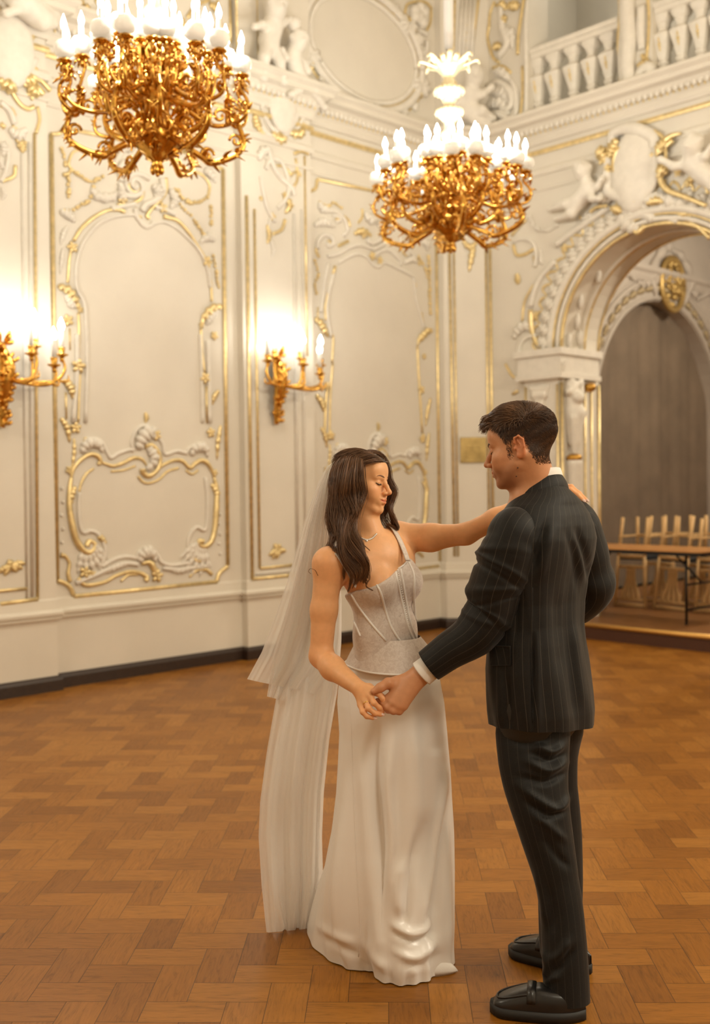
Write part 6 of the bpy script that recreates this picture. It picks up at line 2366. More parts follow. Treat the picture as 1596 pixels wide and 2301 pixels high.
    SV = crease(SV, N_, [
        ([(856, 1620), (840, 1700), (846, 1800), (853, 1900), (858, 2000), (858, 2100)], 15, -.034),
        ([(888, 1640), (874, 1760), (882, 1880), (874, 1960), (868, 2050)], 14, .020),
        ([(812, 1680), (820, 1800), (826, 1900), (828, 2020)], 13, .010),
        ([(950, 1860), (928, 1960), (916, 2040), (905, 2085)], 13, -.026), ([(905, 1930), (896, 2000), (902, 2060)], 12, .016),
        ([(1004, 1730), (990, 1830), (972, 1930), (955, 2020), (945, 2095)], 9, .015), ([(1008, 1790), (990, 1930), (976, 2040), (966, 2105)], 9, -.015),
        ([(930, 1640), (945, 1760), (950, 1850)], 22, .012), ([(970, 1600), (985, 1700)], 18, -.008),
        ([(880, 2074), (920, 2098), (955, 2086), (970, 2056)], 9, .016), ([(885, 2096), (930, 2114), (968, 2100)], 8, -.016),
        ([(886, 2136), (930, 2152), (970, 2128), (962, 2106)], 9, .014), ([(905, 2168), (950, 2172), (990, 2140)], 8, -.010),
        ([(715, 2080), (760, 2106), (800, 2118)], 10, .008), ([(725, 2105), (770, 2132), (806, 2146)], 9, -.008), ([(820, 2110), (840, 2150), (870, 2180)], 10, .010),
        ([(784, 1504), (830, 1512), (900, 1506), (940, 1498)], 6, .004), ([(800, 1520), (860, 1530), (930, 1514)], 6, -.004)], front)
    ii = np.arange(NZ - 1)[:, None] * NT
    jj = np.arange(NT)[None, :]
    j2 = (jj + 1) % NT
    SF = np.stack([ii + jj, ii + NT + jj, ii + NT + j2, ii + j2], -1).reshape(-1, 4)
    sk = raw_mesh('skirt', SV, SF, satin, parent=root, origin=org)
    T2 = bvh(SV, SF)
    q = on_surface(T2, dense([(784, 1545), (788, 1600), (792, 1700), (796, 1800), (800, 1900), (805, 2000), (810, 2080), (806, 2150)], 8), .0003)
    m = MB(); m.tube([O(x) for x in q], .0011, 5); m.build('side_seam', satin, parent=sk)
    # peplum of the corset
    rows = []
    zt, zp = at(860, 1432, D)[2], at(860, 1492, D)[2]
    for i in range(14):
        t = i / 13
        z = zt + (zp - zt) * t
        row = []
        for a in th:
            l, r = np.interp(t, [0, .5, 1], [806, 790, 775]), np.interp(t, [0, .5, 1], [946, 970, 980])
            xl_, xr_ = at(l, 1460, D)[0], at(r, 1460, D)[0]
            cx, hw = (xl_ + xr_) / 2, (xr_ - xl_) / 2
            dp = .102 + .066 * t
            e = 1 / math.sqrt((math.cos(a) / hw) ** 2 + (math.sin(a) / dp) ** 2)
            dz = -.014 * math.sin(np.clip(a + 2.6, 0, 1.8)) * t if -2.6 < a < -.8 else 0
            row.append((cx + e * math.cos(a) - org[0], 3.555 + .012 * t + e * math.sin(a) - org[1], z + dz - org[2]))
        rows.append(row)
    m = MB(); m.grid(rows, closed=True)
    pep = m.build('peplum', lace, parent=bod)
    m = MB(); m.tube(rows[-1] + [rows[-1][0]], .0035, 6); m.build('peplum_hem', satin, parent=bod)
    # necklace
    T3 = bvh(V, F)
    q = on_surface(T3, dense([(803, 1203), (812, 1209), (824, 1213), (836, 1210), (846, 1200)], 7), .0015)
    m = MB()
    for x in q:
        m.ell(O(x), .0030, None, 6, 5)
    m.ell(O(q[len(q) // 2]) + (CAM - q[0]) / 3.5 * .002 - Z3 * .004, .0048, None, 8, 6)
    m.build('necklace', simple('pearl_silver', (0.88, 0.86, 0.84), 0.2, metal=0.6), parent=root)
    # ring
    m = MB()
    a_, b_ = chains[2][0], chains[2][1]
    c = a_ * .72 + b_ * .28; d = (b_ - a_) / np.linalg.norm(b_ - a_)
    e1 = np.cross(d, Z3); e1 /= np.linalg.norm(e1); e2 = np.cross(d, e1)
    m.tube([O(c + .0100 * (math.cos(t) * e1 + math.sin(t) * e2)) for t in np.linspace(0, 2 * math.pi, 20)], .0017, 6)
    m.build('ring', simple('yellow_gold', (0.9, 0.62, 0.2), 0.2, metal=1.0), parent=root)
    # shoe peeping out
    m = MB()
    tip = at_floor(1029, 2182); heel = at_floor(945, 2205) + np.array([0, .06, 0])
    d = tip - heel; d[2] = 0; Ls = np.linalg.norm(d); d /= Ls; sN = np.array([-d[1], d[0], 0])
    rows = []
    for t in np.linspace(0, 1, 14):
        w = .036 * (1 - t ** 2.6) ** .7 + .0015; h = .05 * (1 - t) ** .7 + .012 * (1 - t ** 6) + .003
        rows.append([O(heel + d * Ls * t + sN * w * math.cos(a) + Z3 * (h * max(0, math.sin(a)) ** .8 if math.sin(a) > 0 else .001)) for a in np.linspace(0, 2 * math.pi, 20, endpoint=False)])
    m.grid(rows, closed=True, cap=True)
    m.build('shoe', satin, parent=root)
    # ---- hair
    kz = .2256
    def G(pts):
        return np.array([at(640 + x * kz, 980 + y * kz, d) for x, y, d in pts])
    guides = [
        [(600, 205, 3.60), (500, 310, 3.56), (468, 450, 3.52), (462, 620, 3.50), (446, 790, 3.49), (462, 950, 3.48), (430, 1060, 3.46), (345, 1165, 3.47)],
        [(650, 185, 3.58), (545, 265, 3.50), (500, 450, 3.468), (490, 620, 3.465), (478, 780, 3.455), (510, 950, 3.44), (470, 1060, 3.42), (540, 1190, 3.40)],
        [(700, 175, 3.565), (615, 250, 3.482), (570, 450, 3.450), (555, 620, 3.452), (590, 780, 3.44), (550, 950, 3.42), (545, 1100, 3.40), (590, 1230, 3.385), (690, 1380, 3.38), (660, 1490, 3.39), (605, 1590, 3.40)],
        [(720, 172, 3.56), (685, 250, 3.478), (645, 450, 3.448), (640, 600, 3.450), (690, 740, 3.44), (640, 880, 3.43), (620, 1020, 3.41), (665, 1150, 3.39), (745, 1270, 3.39), (760, 1370, 3.39), (700, 1470, 3.395)],
        [(728, 175, 3.555), (725, 255, 3.478), (710, 450, 3.455), (735, 580, 3.462), (720, 700, 3.45), (660, 850, 3.44), (660, 1000, 3.42), (730, 1130, 3.40), (800, 1240, 3.39), (840, 1340, 3.395), (815, 1440, 3.40), (865, 1500, 3.40)],
        [(735, 180, 3.55), (762, 255, 3.478), (770, 430, 3.468), (788, 570, 3.470), (745, 690, 3.458), (700, 830, 3.45), (690, 960, 3.43), (760, 1090, 3.41), (740, 1220, 3.39), (830, 1330, 3.40), (840, 1420, 3.40)]]
    cg = [curve_eval(G(g), 46) for g in guides]
    st = Strands()
    rg = np.random.RandomState(5)
    for i in range(3800):
        q = rg.uniform(0, len(cg) - 1.001)
        a = int(q); f = q - a
        cl = round(f * 3) / 3          # locks gather towards the ends
        t = np.linspace(0, 1, 46)[:, None]
        ff = f * (1 - t ** 1.2 * .8) + cl * t ** 1.2 * .8
        c = cg[a] * (1 - ff) + cg[a + 1] * ff
        off = rg.normal(0, 1, 3) * np.array([.004, .009, .004])
        c = c + off * (.35 + 1.0 * np.sin(np.pi * np.clip(t * 1.05, 0, 1)) ** .7)
        ph = rg.uniform(0, 6.28)
        c = c + np.array([1, -.4, .2]) * .0065 * np.sin(t * 15 + ph * .12 + (a + cl) * 2.1) * np.clip(t * 2 - .5, 0, 1)
        end = int(46 * rg.uniform(.72, 1.0))
        st.add(c[:max(12, end)], .00062, .00028, np.clip(.42 + .30 * rg.rand() + .20 * math.sin(q * 9 + 1.5 * math.sin(q * 31)), 0, 1))
    far = [[(735, 178, 3.56), (860, 150, 3.60), (975, 200, 3.655), (1030, 320, 3.66), (1048, 440, 3.66), (1100, 540, 3.655), (1075, 650, 3.65), (1045, 740, 3.63), (1105, 840, 3.60), (1140, 915, 3.59), (1115, 940, 3.59), (1055, 890, 3.60), (975, 868, 3.61)],
           [(735, 178, 3.56), (850, 165, 3.60), (950, 210, 3.64), (1000, 330, 3.65), (1025, 450, 3.66), (1075, 560, 3.66), (1050, 680, 3.66), (1030, 780, 3.64), (1080, 870, 3.62), (1100, 920, 3.60)],
           [(735, 176, 3.56), (800, 185, 3.60), (900, 230, 3.66), (960, 400, 3.68), (930, 600, 3.68), (900, 780, 3.67), (925, 900, 3.64), (985, 965, 3.60), (1012, 935, 3.60)],
           [(735, 176, 3.57), (780, 185, 3.62), (850, 240, 3.68), (900, 420, 3.70), (880, 620, 3.69), (870, 800, 3.67), (890, 900, 3.65), (950, 960, 3.61)]]
    fg = [curve_eval(G(g), 40) for g in far]
    for i in range(1700):
        a = rg.choice([0, 0, 0, 1, 2]); f = rg.rand()
        if a == 0:
            f = f * .8
        c = fg[a] * (1 - f) + fg[a + 1] * f
        t = np.linspace(0, 1, 40)[:, None]
        c = c + rg.normal(0, 1, 3) * np.array([.003, .008, .003]) * (.3 + np.sin(np.pi * t))
        st.add(c[:int(40 * rg.uniform(.75, 1))], .00065, .0003, np.clip(.32 + .4 * rg.rand(), 0, 1))
    for cpts in ([(480, 1000, 3.43), (470, 1070, 3.42), (500, 1150, 3.40)], [(345, 1165, 3.47), (330, 1390, 3.39), (300, 1335, 3.385), (255, 1322, 3.385), (238, 1350, 3.385), (262, 1372, 3.385)],
                 [(700, 900, 3.44), (720, 1010, 3.43), (790, 1110, 3.43), (770, 1250, 3.39), (720, 1330, 3.385)], [(690, 980, 3.44), (740, 1040, 3.43), (850, 1140, 3.44)], [(640, 1200, 3.39), (770, 1290, 3.385), (850, 1400, 3.39), (810, 1490, 3.39), (880, 1540, 3.40)]):
        c = curve_eval(G(cpts[1:] if cpts[0][0] == 345 else cpts), 24)
        for k in range(3 if cpts[0][0] == 345 else 9):
            st.add(c + rg.normal(0, .0004 if cpts[0][0] == 345 else .0012, 3), .0006, .0003, rg.rand() * .6 + .3)
    # hair of the crown grows from the scalp itself, combed from the parting down and back
    sel, NV, loc = scalp(V, F, inv, lambda x, y, z: np.where(y > 40, 66, np.where(y > 18, 66 - (40 - y) * 3.2, -70)))
    for i in rg.choice(np.nonzero(sel)[0], 5600):
        q = loc[i]; n_ = NV[i]
        if q[1] < -62:
            continue
        side = 1.0 if q[0] > -6 else -1.0
        fl = np.array([side * .75, -.55, -.35]) if q[2] > 60 else np.array([side * .1, -.45, -.95])
        fw = RH @ fl; fw = fw - n_ * (fw @ n_); fw /= np.linalg.norm(fw) + 1e-9
        Lh = .055
        p0 = V[i] - n_ * .001; p1 = p0 + fw * Lh * .35 + n_ * .0045; p2 = p0 + fw * Lh * .75 + n_ * .003; p3 = p0 + fw * Lh * 1.1 - n_ * .003
        st.add(np.array(catmull([p0, p1, p2, p3], 3)), .0007, .0004, np.clip(.32 + .4 * rg.rand(), 0, 1))
    hr = st
    hr.V = [v - org for v in hr.V]
    hair = hr.build('hair', hair_d, root)
    hair_shell(V, F, sel, NV, .0025, hair_material('brunette_base', (0.030, 0.013, 0.006), (0.03, 0.014, 0.007), .6), hair, org)
    # ---- veil: sheer tulle in two lengths
    tul, nt, bs = mat_base('ivory_tulle')
    tr = nnode(nt, 'ShaderNodeBsdfTransparent')
    tl = nnode(nt, 'ShaderNodeBsdfTranslucent'); tl.inputs[0].default_value = (0.97, 0.955, 0.93, 1)
    bs.inputs['Base Color'].default_value = (0.97, 0.955, 0.93, 1); bs.inputs['Roughness'].default_value = 0.8
    m1 = nnode(nt, 'ShaderNodeMixShader'); m1.inputs[0].default_value = 0.45
    m2 = nnode(nt, 'ShaderNodeMixShader')
    nt.links.new(bs.outputs[0], m1.inputs[1]); nt.links.new(tl.outputs[0], m1.inputs[2])
    lw = nnode(nt, 'ShaderNodeLayerWeight', Blend=0.35)
    mr = nnode(nt, 'ShaderNodeMapRange'); mr.inputs[3].default_value = 0.74; mr.inputs[4].default_value = 0.92
    nt.links.new(lw.outputs['Facing'], mr.inputs[0])
    nt.links.new(mr.outputs[0], m2.inputs[0])
    nt.links.new(tr.outputs[0], m2.inputs[1]); nt.links.new(m1.outputs[0], m2.inputs[2])
    nt.links.new(m2.outputs[0], nt.nodes['Material Output'].inputs[0])
    def sheet(name, left, right, d0, d1, folds, amp, ph, seedv=0, n=70, mrows=90, y0=None, y1=None):
        ly, lx = [p[1] for p in left], [p[0] for p in left]
        ry, rx = [p[1] for p in right], [p[0] for p in right]
        rows = []
        for i in range(mrows):
            t = i / (mrows - 1)
            y_l, y_r = np.interp(t, np.linspace(0, 1, len(ly)), ly), np.interp(t, np.linspace(0, 1, len(ry)), ry)
            x_l, x_r = np.interp(t, np.linspace(0, 1, len(lx)), lx), np.interp(t, np.linspace(0, 1, len(rx)), rx)
            row = []
            for j in range(n):
                s_ = j / (n - 1)
                sw = s_ + .018 * math.sin(folds * 2.1 * s_ + 3 * t + ph)
                x, y = x_l + (x_r - x_l) * sw, y_l + (y_r - y_l) * s_
                dd = d0 + (d1 - d0) * t + amp * (.25 + t) * (math.sin(folds * s_ * 6.283 + ph + .8 * math.sin(3 * t + ph)) + .4 * math.sin(folds * 2.3 * s_ * 6.283 + 2 * t)) + .05 * t * (s_ - .5)
                p = at(x, y, dd) - org
                row.append(p)
            rows.append(row)
        m = MB(); m.grid(rows)
        o = m.build(name, tul, parent=vroot, recalc=False)
        return rows
    vroot = bpy.data.objects.new('veil', None); COL.objects.link(vroot); vroot.parent = root
    topL = [(752, 1036), (735, 1048), (716, 1082), (700, 1125), (684, 1170), (665, 1235), (643, 1310), (618, 1385), (588, 1465), (556, 1526)]
    topR = [(752, 1038), (748, 1060), (744, 1110), (740, 1180), (736, 1250), (738, 1320), (748, 1400), (752, 1460), (740, 1520), (712, 1560)]
    sheet('upper_layer', topL, topR, 3.60, 3.70, 4.0, .012, .3)
    botL = [(752, 1040), (738, 1058), (706, 1130), (680, 1220), (655, 1330), (636, 1450), (622, 1560), (600, 1690), (586, 1800), (583, 1880), (590, 1990), (601, 2096)]
    botR = [(753, 1042), (750, 1080), (746, 1150), (748, 1250), (765, 1350), (764, 1440), (752, 1550), (736, 1660), (724, 1780), (722, 1880), (718, 1990), (700, 2086)]
    sheet('long_layer', botL, botR, 3.64, 3.80, 3.2, .016, 1.4, n=80)
    b2L = [(753, 1042), (744, 1062), (722, 1120), (706, 1210), (684, 1330), (664, 1450), (648, 1560), (618, 1690), (604, 1800), (600, 1880), (610, 1990), (640, 2090)]
    b2R = [(754, 1044), (752, 1080), (752, 1150), (760, 1250), (768, 1350), (768, 1440), (760, 1550), (742, 1660), (730, 1780), (726, 1880), (728, 1960), (704, 2080)]
    sheet('long_layer', b2L, b2R, 3.68, 3.84, 2.6, .02, 2.9, n=80)
    b3L = [(753, 1042), (730, 1075), (700, 1150), (672, 1260), (640, 1380), (612, 1480), (600, 1565)]
    b3R = [(754, 1044), (750, 1090), (744, 1160), (738, 1260), (730, 1380), (700, 1490), (640, 1575)]
    sheet('upper_layer', b3L, b3R, 3.63, 3.72, 3.0, .014, 4.0)
    return root


build_bride()


# ------------------------------------------------------------------ the groom
def pinstripe(name, step=.026, amt=.42):
    """charcoal wool with fine pale stripes; the stripe coordinate runs round the cloth in metres"""
    m, nt, b = mat_base(name)
    at_ = nnode(nt, 'ShaderNodeAttribute', attribute_name='stripe')
    d = nnode(nt, 'ShaderNodeMath', operation='DIVIDE'); d.inputs[1].default_value = step
    nt.links.new(at_.outputs['Fac'], d.inputs[0])
    fr = nnode(nt, 'ShaderNodeMath', operation='FRACT'); nt.links.new(d.outputs[0], fr.inputs[0])
    s = nnode(nt, 'ShaderNodeMath', operation='SUBTRACT'); s.inputs[1].default_value = .5; nt.links.new(fr.outputs[0], s.inputs[0])
    ab = nnode(nt, 'ShaderNodeMath', operation='ABSOLUTE'); nt.links.new(s.outputs[0], ab.inputs[0])
    mr = nnode(nt, 'ShaderNodeMapRange'); mr.inputs[1].default_value = .012; mr.inputs[2].default_value = .034; mr.inputs[3].default_value = 1; mr.inputs[4].default_value = 0
    nt.links.new(ab.outputs[0], mr.inputs[0])
    tc = nt.nodes.new('ShaderNodeTexCoord')
    nz = nnode(nt, 'ShaderNodeTexNoise', Scale=420.0, Detail=2.0); nt.links.new(tc.outputs['Object'], nz.inputs['Vector'])
    base = ramp(nt, nz.outputs['Fac'], [(.3, (0.0030, 0.0028, 0.0025)), (.7, (0.0080, 0.0075, 0.0068))])
    k = nnode(nt, 'ShaderNodeMath', operation='MULTIPLY'); k.inputs[1].default_value = amt
    nt.links.new(mr.outputs[0], k.inputs[0])
    mx = nnode(nt, 'ShaderNodeMix', data_type='RGBA'); mx.inputs[7].default_value = (0.12, 0.105, 0.085, 1)
    nt.links.new(k.outputs[0], mx.inputs[0]); nt.links.new(base, mx.inputs[6])
    nt.links.new(mx.outputs[2], b.inputs['Base Color'])
    b.inputs['Roughness'].default_value = .62
    b.inputs['Specular IOR Level'].default_value = .3
    b.inputs['Sheen Weight'].default_value = .12
    b.inputs['Sheen Roughness'].default_value = .4
    bp = nnode(nt, 'ShaderNodeBump', Strength=.15, Distance=.001); nt.links.new(nz.outputs['Fac'], bp.inputs['Height']); nt.links.new(bp.outputs[0], b.inputs['Normal'])
    return m


def grid_faces(nr, nc, closed=True):
    ii = np.arange(nr - 1)[:, None] * nc
    jj = np.arange(nc if closed else nc - 1)[None, :]
    j2 = (jj + 1) % nc
    return np.stack([ii + jj, ii + j2, ii + nc + j2, ii + nc + jj], -1).reshape(-1, 4)


def loft_tube(path, radii, nth, nl, fold=None, ref=None, flat=None):
    """tube with per-point folds; returns vertices (nl,nth,3), stripe coordinate (nl,nth)"""
    c = curve_eval(np.asarray(path), nl)
    T = np.gradient(c, axis=0); T /= np.linalg.norm(T, axis=1)[:, None]
    R = lerp_list(radii, nl)
    a = np.asarray(ref, float)
    th = np.linspace(0, 2 * math.pi, nth, endpoint=False)
    V = np.zeros((nl, nth, 3)); S = np.zeros((nl, nth))
    for i in range(nl):
        a = a - T[i] * (a @ T[i]); a /= np.linalg.norm(a)
        b = np.cross(T[i], a)
        t = i / (nl - 1)
        fa, fb = (1, 1) if flat is None else flat
        r = R[i] + (fold(t, th) if fold else 0)
        V[i] = c[i] + (r * np.cos(th) * fa)[:, None] * a + (r * np.sin(th) * fb)[:, None] * b
        S[i] = th * np.mean(R)
    return V, S


def build_groom():
    D = 3.3
    fG = np.array([-.71, .70, 0]); rG = np.array([.70, .71, 0])
    root = thing('person', at_floor(1265, 2225), 'groom in a dark grey pinstripe suit and black loafers, seen from behind', 'person')
    org = np.array(root.location)
    O = lambda p: np.asarray(p) - org
    hc = at(1171, 1003, 3.27)
    RH = frame((-.935, .355), pitch=.15, roll=.02)
    S = 1.06
    b = Body()
    W = add_head(b, hc, RH, S, male=True)
    nb = at(1212, 1098, 3.30)
    b.cap(W(0, -20, -40), nb - Z3 * .03, .058, .064, .03)
    b.cap(W(0, 18, -85), nb + fG * .02 - Z3 * .02, .036, .045, .03)
    b.cap(W(-40, -30, -30), nb - rG * .05 - Z3 * .02, .022, .024, .03)
    RG = np.stack([rG, fG, Z3], 1)
    chest, waist, hip = at(1212, 1225, 3.31), at(1212, 1400, 3.31), at(1208, 1560, 3.31)
    b.ell(chest, (.17, .10, .20), RG, .04)
    b.ell(waist, (.145, .095, .17), RG, .05)
    b.ell(hip, (.150, .10, .10), RG, .05)
    shN, shF = at(1150, 1190, 3.165), at(1296, 1166, 3.42)
    elN, wrN = at(1112, 1378, 3.215), at(944, 1517, 3.245)
    b.chain([shN - Z3 * .03, elN], [.045, .04], .03); b.chain([elN, elN * .35 + wrN * .65, wrN], [.04, .032, .028], .03)
    b.cap(nb - Z3 * .08, shN - Z3 * .03, .045, .038, .04); b.cap(nb - Z3 * .08, shF - Z3 * .03, .045, .038, .04)
    elF, wrF = at(1322, 1338, 3.50), at(1180, 1400, 3.68)
    b.chain([shF - Z3 * .03, elF], [.045, .04], .03); b.chain([elF, wrF], [.04, .028], .03)
    # hidden right hand on the bride's waist
    hd = at(1120, 1405, 3.66)
    b.cap(wrF, hd, .026, .018, .015)
    for k in range(4):
        p = hd + Z3 * (.03 - .02 * k)
        b.chain([hd + (p - hd) * .6, p + (hd - wrF) * .5, p + (hd - wrF) * .9 + np.array([-.01, .01, 0])], [.011, .010, .008], .008)
    b.chain([wrF, hd + Z3 * .05, hd + Z3 * .07 + (hd - wrF) * .3], [.018, .012, .009], .01)
    # left hand closing on the bride's fingers, the thumb on top
    kh = .188
    def H(x, y, d):
        return at(740 + x * kh, 1440 + y * kh, d)
    mcp = [H(712, 690, 3.240), H(770, 740, 3.226), H(836, 772, 3.222), H(892, 775, 3.224)]
    for i, mc in enumerate(mcp):
        b.cap(wrN, mc, .0225, (.0155, .0150, .0142, .0135)[i], .016)
    b.cap(wrN, H(760, 500, 3.262), .020, .017, .02)
    chains = [[mcp[0], H(660, 745, 3.236), H(610, 730, 3.248), H(578, 716, 3.262)],
              [mcp[1], H(705, 800, 3.226), H(650, 800, 3.244), H(600, 775, 3.262)],
              [mcp[2], H(770, 838, 3.220), H(706, 826, 3.240), H(650, 800, 3.262)],
              [mcp[3], H(838, 842, 3.224), H(780, 838, 3.244), H(720, 815, 3.262)]]
    fingers(b, chains, .0118, .007)
    th_ = [H(790, 520, 3.252), H(705, 505, 3.240), H(610, 560, 3.232), H(528, 606, 3.226)]
    b.chain(th_, [.0175, .0145, .0125, .0092], .012)
    # legs and feet inside the trousers and shoes
    heelN, toeN = at_floor(1318, 2292), at_floor(1102, 2272)
    heelF, toeF = at_floor(1330, 2190), at_floor(1146, 2142)
    anN = heelN + (toeN - heelN) * .22 + Z3 * .09; anF = heelF + (toeF - heelF) * .22 + Z3 * .09
    for an, sg in ((anN, -1), (anF, 1)):
        cen_ = [at(1200, 1640, 3.27), at(1199, 1700, 3.25), at(1204, 1760, 3.235), at(1218, 1830, 3.222), at(1234, 1900, 3.217), at(1250, 1970, 3.212), at(1262, 2040, 3.207), an] if sg < 0 else [at(1236, 1640, 3.37), at(1236, 1690, 3.40), at(1240, 1760, 3.41), at(1250, 1830, 3.42), at(1257, 1900, 3.43), at(1262, 1970, 3.44), at(1260, 2040, 3.45), an]
        b.cap(hip, cen_[0], .07, .060, .04)
        pass
        an = at(1270, 2205, 3.198) if sg < 0 else at(1258, 2115, 3.455)
        cen_[-1] = an
        d = (toeN - heelN) if sg < 0 else (toeF - heelF)
        d = d / np.linalg.norm(d)
        b.chain(cen_, [.058, .055, .051, .046, .044, .042, .038, .034], .02)
        b.cap(an, an - Z3 * .03, .032, .028, .02)
    V, F = b.mesh(.003)
    tint = np.ones((len(V), 3))
    near = np.linalg.norm(V - hc, axis=1) < .17
    tint[near] = head_tint(V[near], lambda P: ((P - hc) @ RH) / S, tint[near], True)
    for c in chains + [th_]:
        for p in c:
            k = np.exp(-(np.linalg.norm(V - p, axis=1) / .014) ** 2) * .3
            tint *= 1 - k[:, None] * (1 - np.array([1.02, .82, .78]))
    raw_mesh('body', V, F, skin_material('warm_skin', (0.57, 0.275, 0.140)), parent=root, origin=org, attrs={'tint': tint})
    eye_bits(root, W, RH, S, bvh(V, F), org, simple('dark_brow', (0.085, 0.042, 0.024), 0.7), simple('dark_lash_short', (0.02, 0.012, 0.008), 0.6), True)
    T0 = bvh(V, F)
    m = MB()
    for x, y in ((1164, 1051), (1161, 1070)):
        q = on_surface(T0, [(x, y)], .0002)
        if q:
            m.ell(O(q[0]), .0022, None, 6, 4)
    m.build('mole', simple('mole_brown', (0.10, 0.045, 0.03), 0.6), parent=root)
    # ---- short hair: long on top, faded at the sides
    hm = hair_material('short_brown_hair', (0.040, 0.019, 0.009), (0.27, 0.125, 0.052), .4)
    st = Strands()
    rg = np.random.RandomState(9)
    inv = lambda P: ((P - hc) @ RH) / S
    def hairline(x, y, z):
        l = np.where(y > 60, 74, np.where(y > 44, 74 - (60 - y) * 1.6, np.where(y > 30, 44 - (44 - y) * 2.2, np.where(y > 14, -30, np.where(y > -26, 30 - np.abs(y + 8) * .2, np.where(y > -46, 0 - (-26 - y) * 2.6, -56))))))
        return l
    sel, NV, loc = scalp(V, F, inv, hairline)
    selj, _, _ = scalp(V, F, inv, lambda x, y, z: hairline(x, y, z) - 5)
    sels, _, _ = scalp(V, F, inv, lambda x, y, z: np.where((y > 6) & (y < 31), np.maximum(hairline(x, y, z) + 8, 16), hairline(x, y, z) + 9) + 4 * np.sin(y * .9) + 3 * np.sin(x * 1.7 + z))
    ids = rg.choice(np.nonzero(selj)[0], 17000)
    for i in ids:
        x, y, z = loc[i]
        if (not sel[i] and rg.rand() < .6) or (6 < y < 31 and z < 12 and rg.rand() < .45):
            continue
        nr = NV[i]
        top = np.clip((z - 58) / 30, 0, 1); back = np.clip((-y - 10) / 60, 0, 1)
        Lh = 4.2 + 8 * np.clip((z - 10) / 40, 0, 1) + 24 * top * (1 - .55 * back)
        wt = np.clip((z + 6 * rg.randn() - 52) / 24, 0, 1)
        fl = wt * np.array([.38 + .15 * rg.randn(), .95 - 1.5 * back, .2]) + (1 - wt) * (np.array([0, -.55 if y < 20 else -.25, -.75]) + rg.randn(3) * .16)
        fw = RH @ fl; fw = fw - nr * (fw @ nr); fw /= np.linalg.norm(fw) + 1e-9
        lift = .55 * top * (1 - .5 * back) + .48
        if y > 45 and z > 70:
            lift = .95; Lh *= 1.15
        Lm = Lh * .001 * S
        p = V[i] - nr * .0008
        q1 = p + (fw * .6 + nr * lift * .8) * Lm * .5
        q2 = p + (fw + nr * lift * .75) * Lm * .85
        q3 = p + (fw * 1.25 + nr * lift * .6) * Lm * 1.1
        clump = .5 + .5 * math.sin(math.atan2(x, y) * 11 + z * .2)
        st.add(np.array(catmull([p, q1, q2, q3], 2)) - org, .00085 if top > .2 else .0006, .0003, np.clip(.10 + .5 * clump * rg.rand() + .3 * top * rg.rand(), 0, 1))
    # the quiff that juts over the forehead
    for i in range(420):
        s_ = rg.uniform(-1, 1)
        p0 = np.array([s_ * 46, 52 + rg.uniform(-16, 10) - 16 * s_ * s_, 92 - 10 * abs(s_) + rg.uniform(-6, 3)])
        p1 = p0 + np.array([2, 18, 14]); p2 = p0 + np.array([6, 36 + rg.uniform(-4, 6), 13 + rg.uniform(-4, 4)]); p3 = p0 + np.array([8, 44 + rg.uniform(-5, 8), 2 + rg.uniform(-7, 6)])
        st.add(np.array([W(*q) - org for q in catmull([p0, p1, p2, p3], 3)]), .0010, .0004, np.clip(.25 + .6 * rg.rand(), 0, 1))
    hair = st.build('hair', hm, root)
    hair_shell(V, F, sels, NV, .00025, hair_material('short_hair_base', (0.038, 0.0185, 0.010), (0.03, 0.014, 0.007), .7), hair, org)
    # ---- jacket body: rings from hem to collar
    wool = pinstripe('charcoal_pinstripe')
    wool_t = pinstripe('charcoal_pinstripe_trousers', .026, .22)
    prof = [  # y px of level, left px, right px at the torso depth, half-depth factor
        (1632, 1107, 1338), (1600, 1103, 1339), (1560, 1100, 1334), (1500, 1097, 1325), (1440, 1100, 1315), (1400, 1106, 1309), (1350, 1110, 1309), (1300, 1108, 1316), (1250, 1106, 1328), (1210, 1106, 1335), (1180, 1110, 1333), (1155, 1120, 1326), (1135, 1134, 1314), (1118, 1150, 1298), (1104, 1164, 1282), (1092, 1172, 1268), (1084, 1176, 1262)]
    zs = np.array([at((l + r) / 2, y, D)[2] for y, l, r in prof])
    xl = np.array([at(l, y, D)[0] for y, l, r in prof]); xr = np.array([at(r, y, D)[0] for y, l, r in prof])
    NZ, NT = 130, 160
    zz = np.linspace(zs[0], zs[-1], NZ)
    XL, XR = np.interp(zz, zs, xl), np.interp(zz, zs, xr)
    thv = np.linspace(0, 2 * math.pi, NT, endpoint=False)
    cy0 = at(1212, 1300, D)[1]
    V = np.zeros((NZ, NT, 3)); ST = np.zeros((NZ, NT))
    zsh = zs[-7]
    for i, z in enumerate(zz):
        cx, hw = (XL[i] + XR[i]) / 2, (XR[i] - XL[i]) / 2
        # ellipse a (along rG), bb (along fG) with the given projected half-width
        q = np.interp(z, [zs[0], zs[4], zs[9], zs[12], zs[-1]], [.74, .74, .62, .60, .95])
        a = hw / math.sqrt(.70 ** 2 + (q * .71) ** 2)
        bb = a * q
        e = np.interp(z, [zs[0], zs[9], zs[-1]], [2.5, 2.6, 2.0])
        c, s = np.cos(thv), np.sin(thv)
        rad = (np.abs(c) ** e + np.abs(s) ** e) ** (-1 / e)
        up = (z - zs[0]) / (zs[-1] - zs[0])
        # blade bones, back hollow, waist drag lines
        f = np.zeros(NT)
        for a0, am in ((-2.05, .010), (-1.05, .010)):
            f += am * np.exp(-((thv - 2 * math.pi - a0) / .35) ** 2) * np.exp(-((up - .74) / .12) ** 2)
        f += -.007 * np.exp(-((thv - 4.71) / .18) ** 2) * np.exp(-((up - .5) / .3) ** 2)
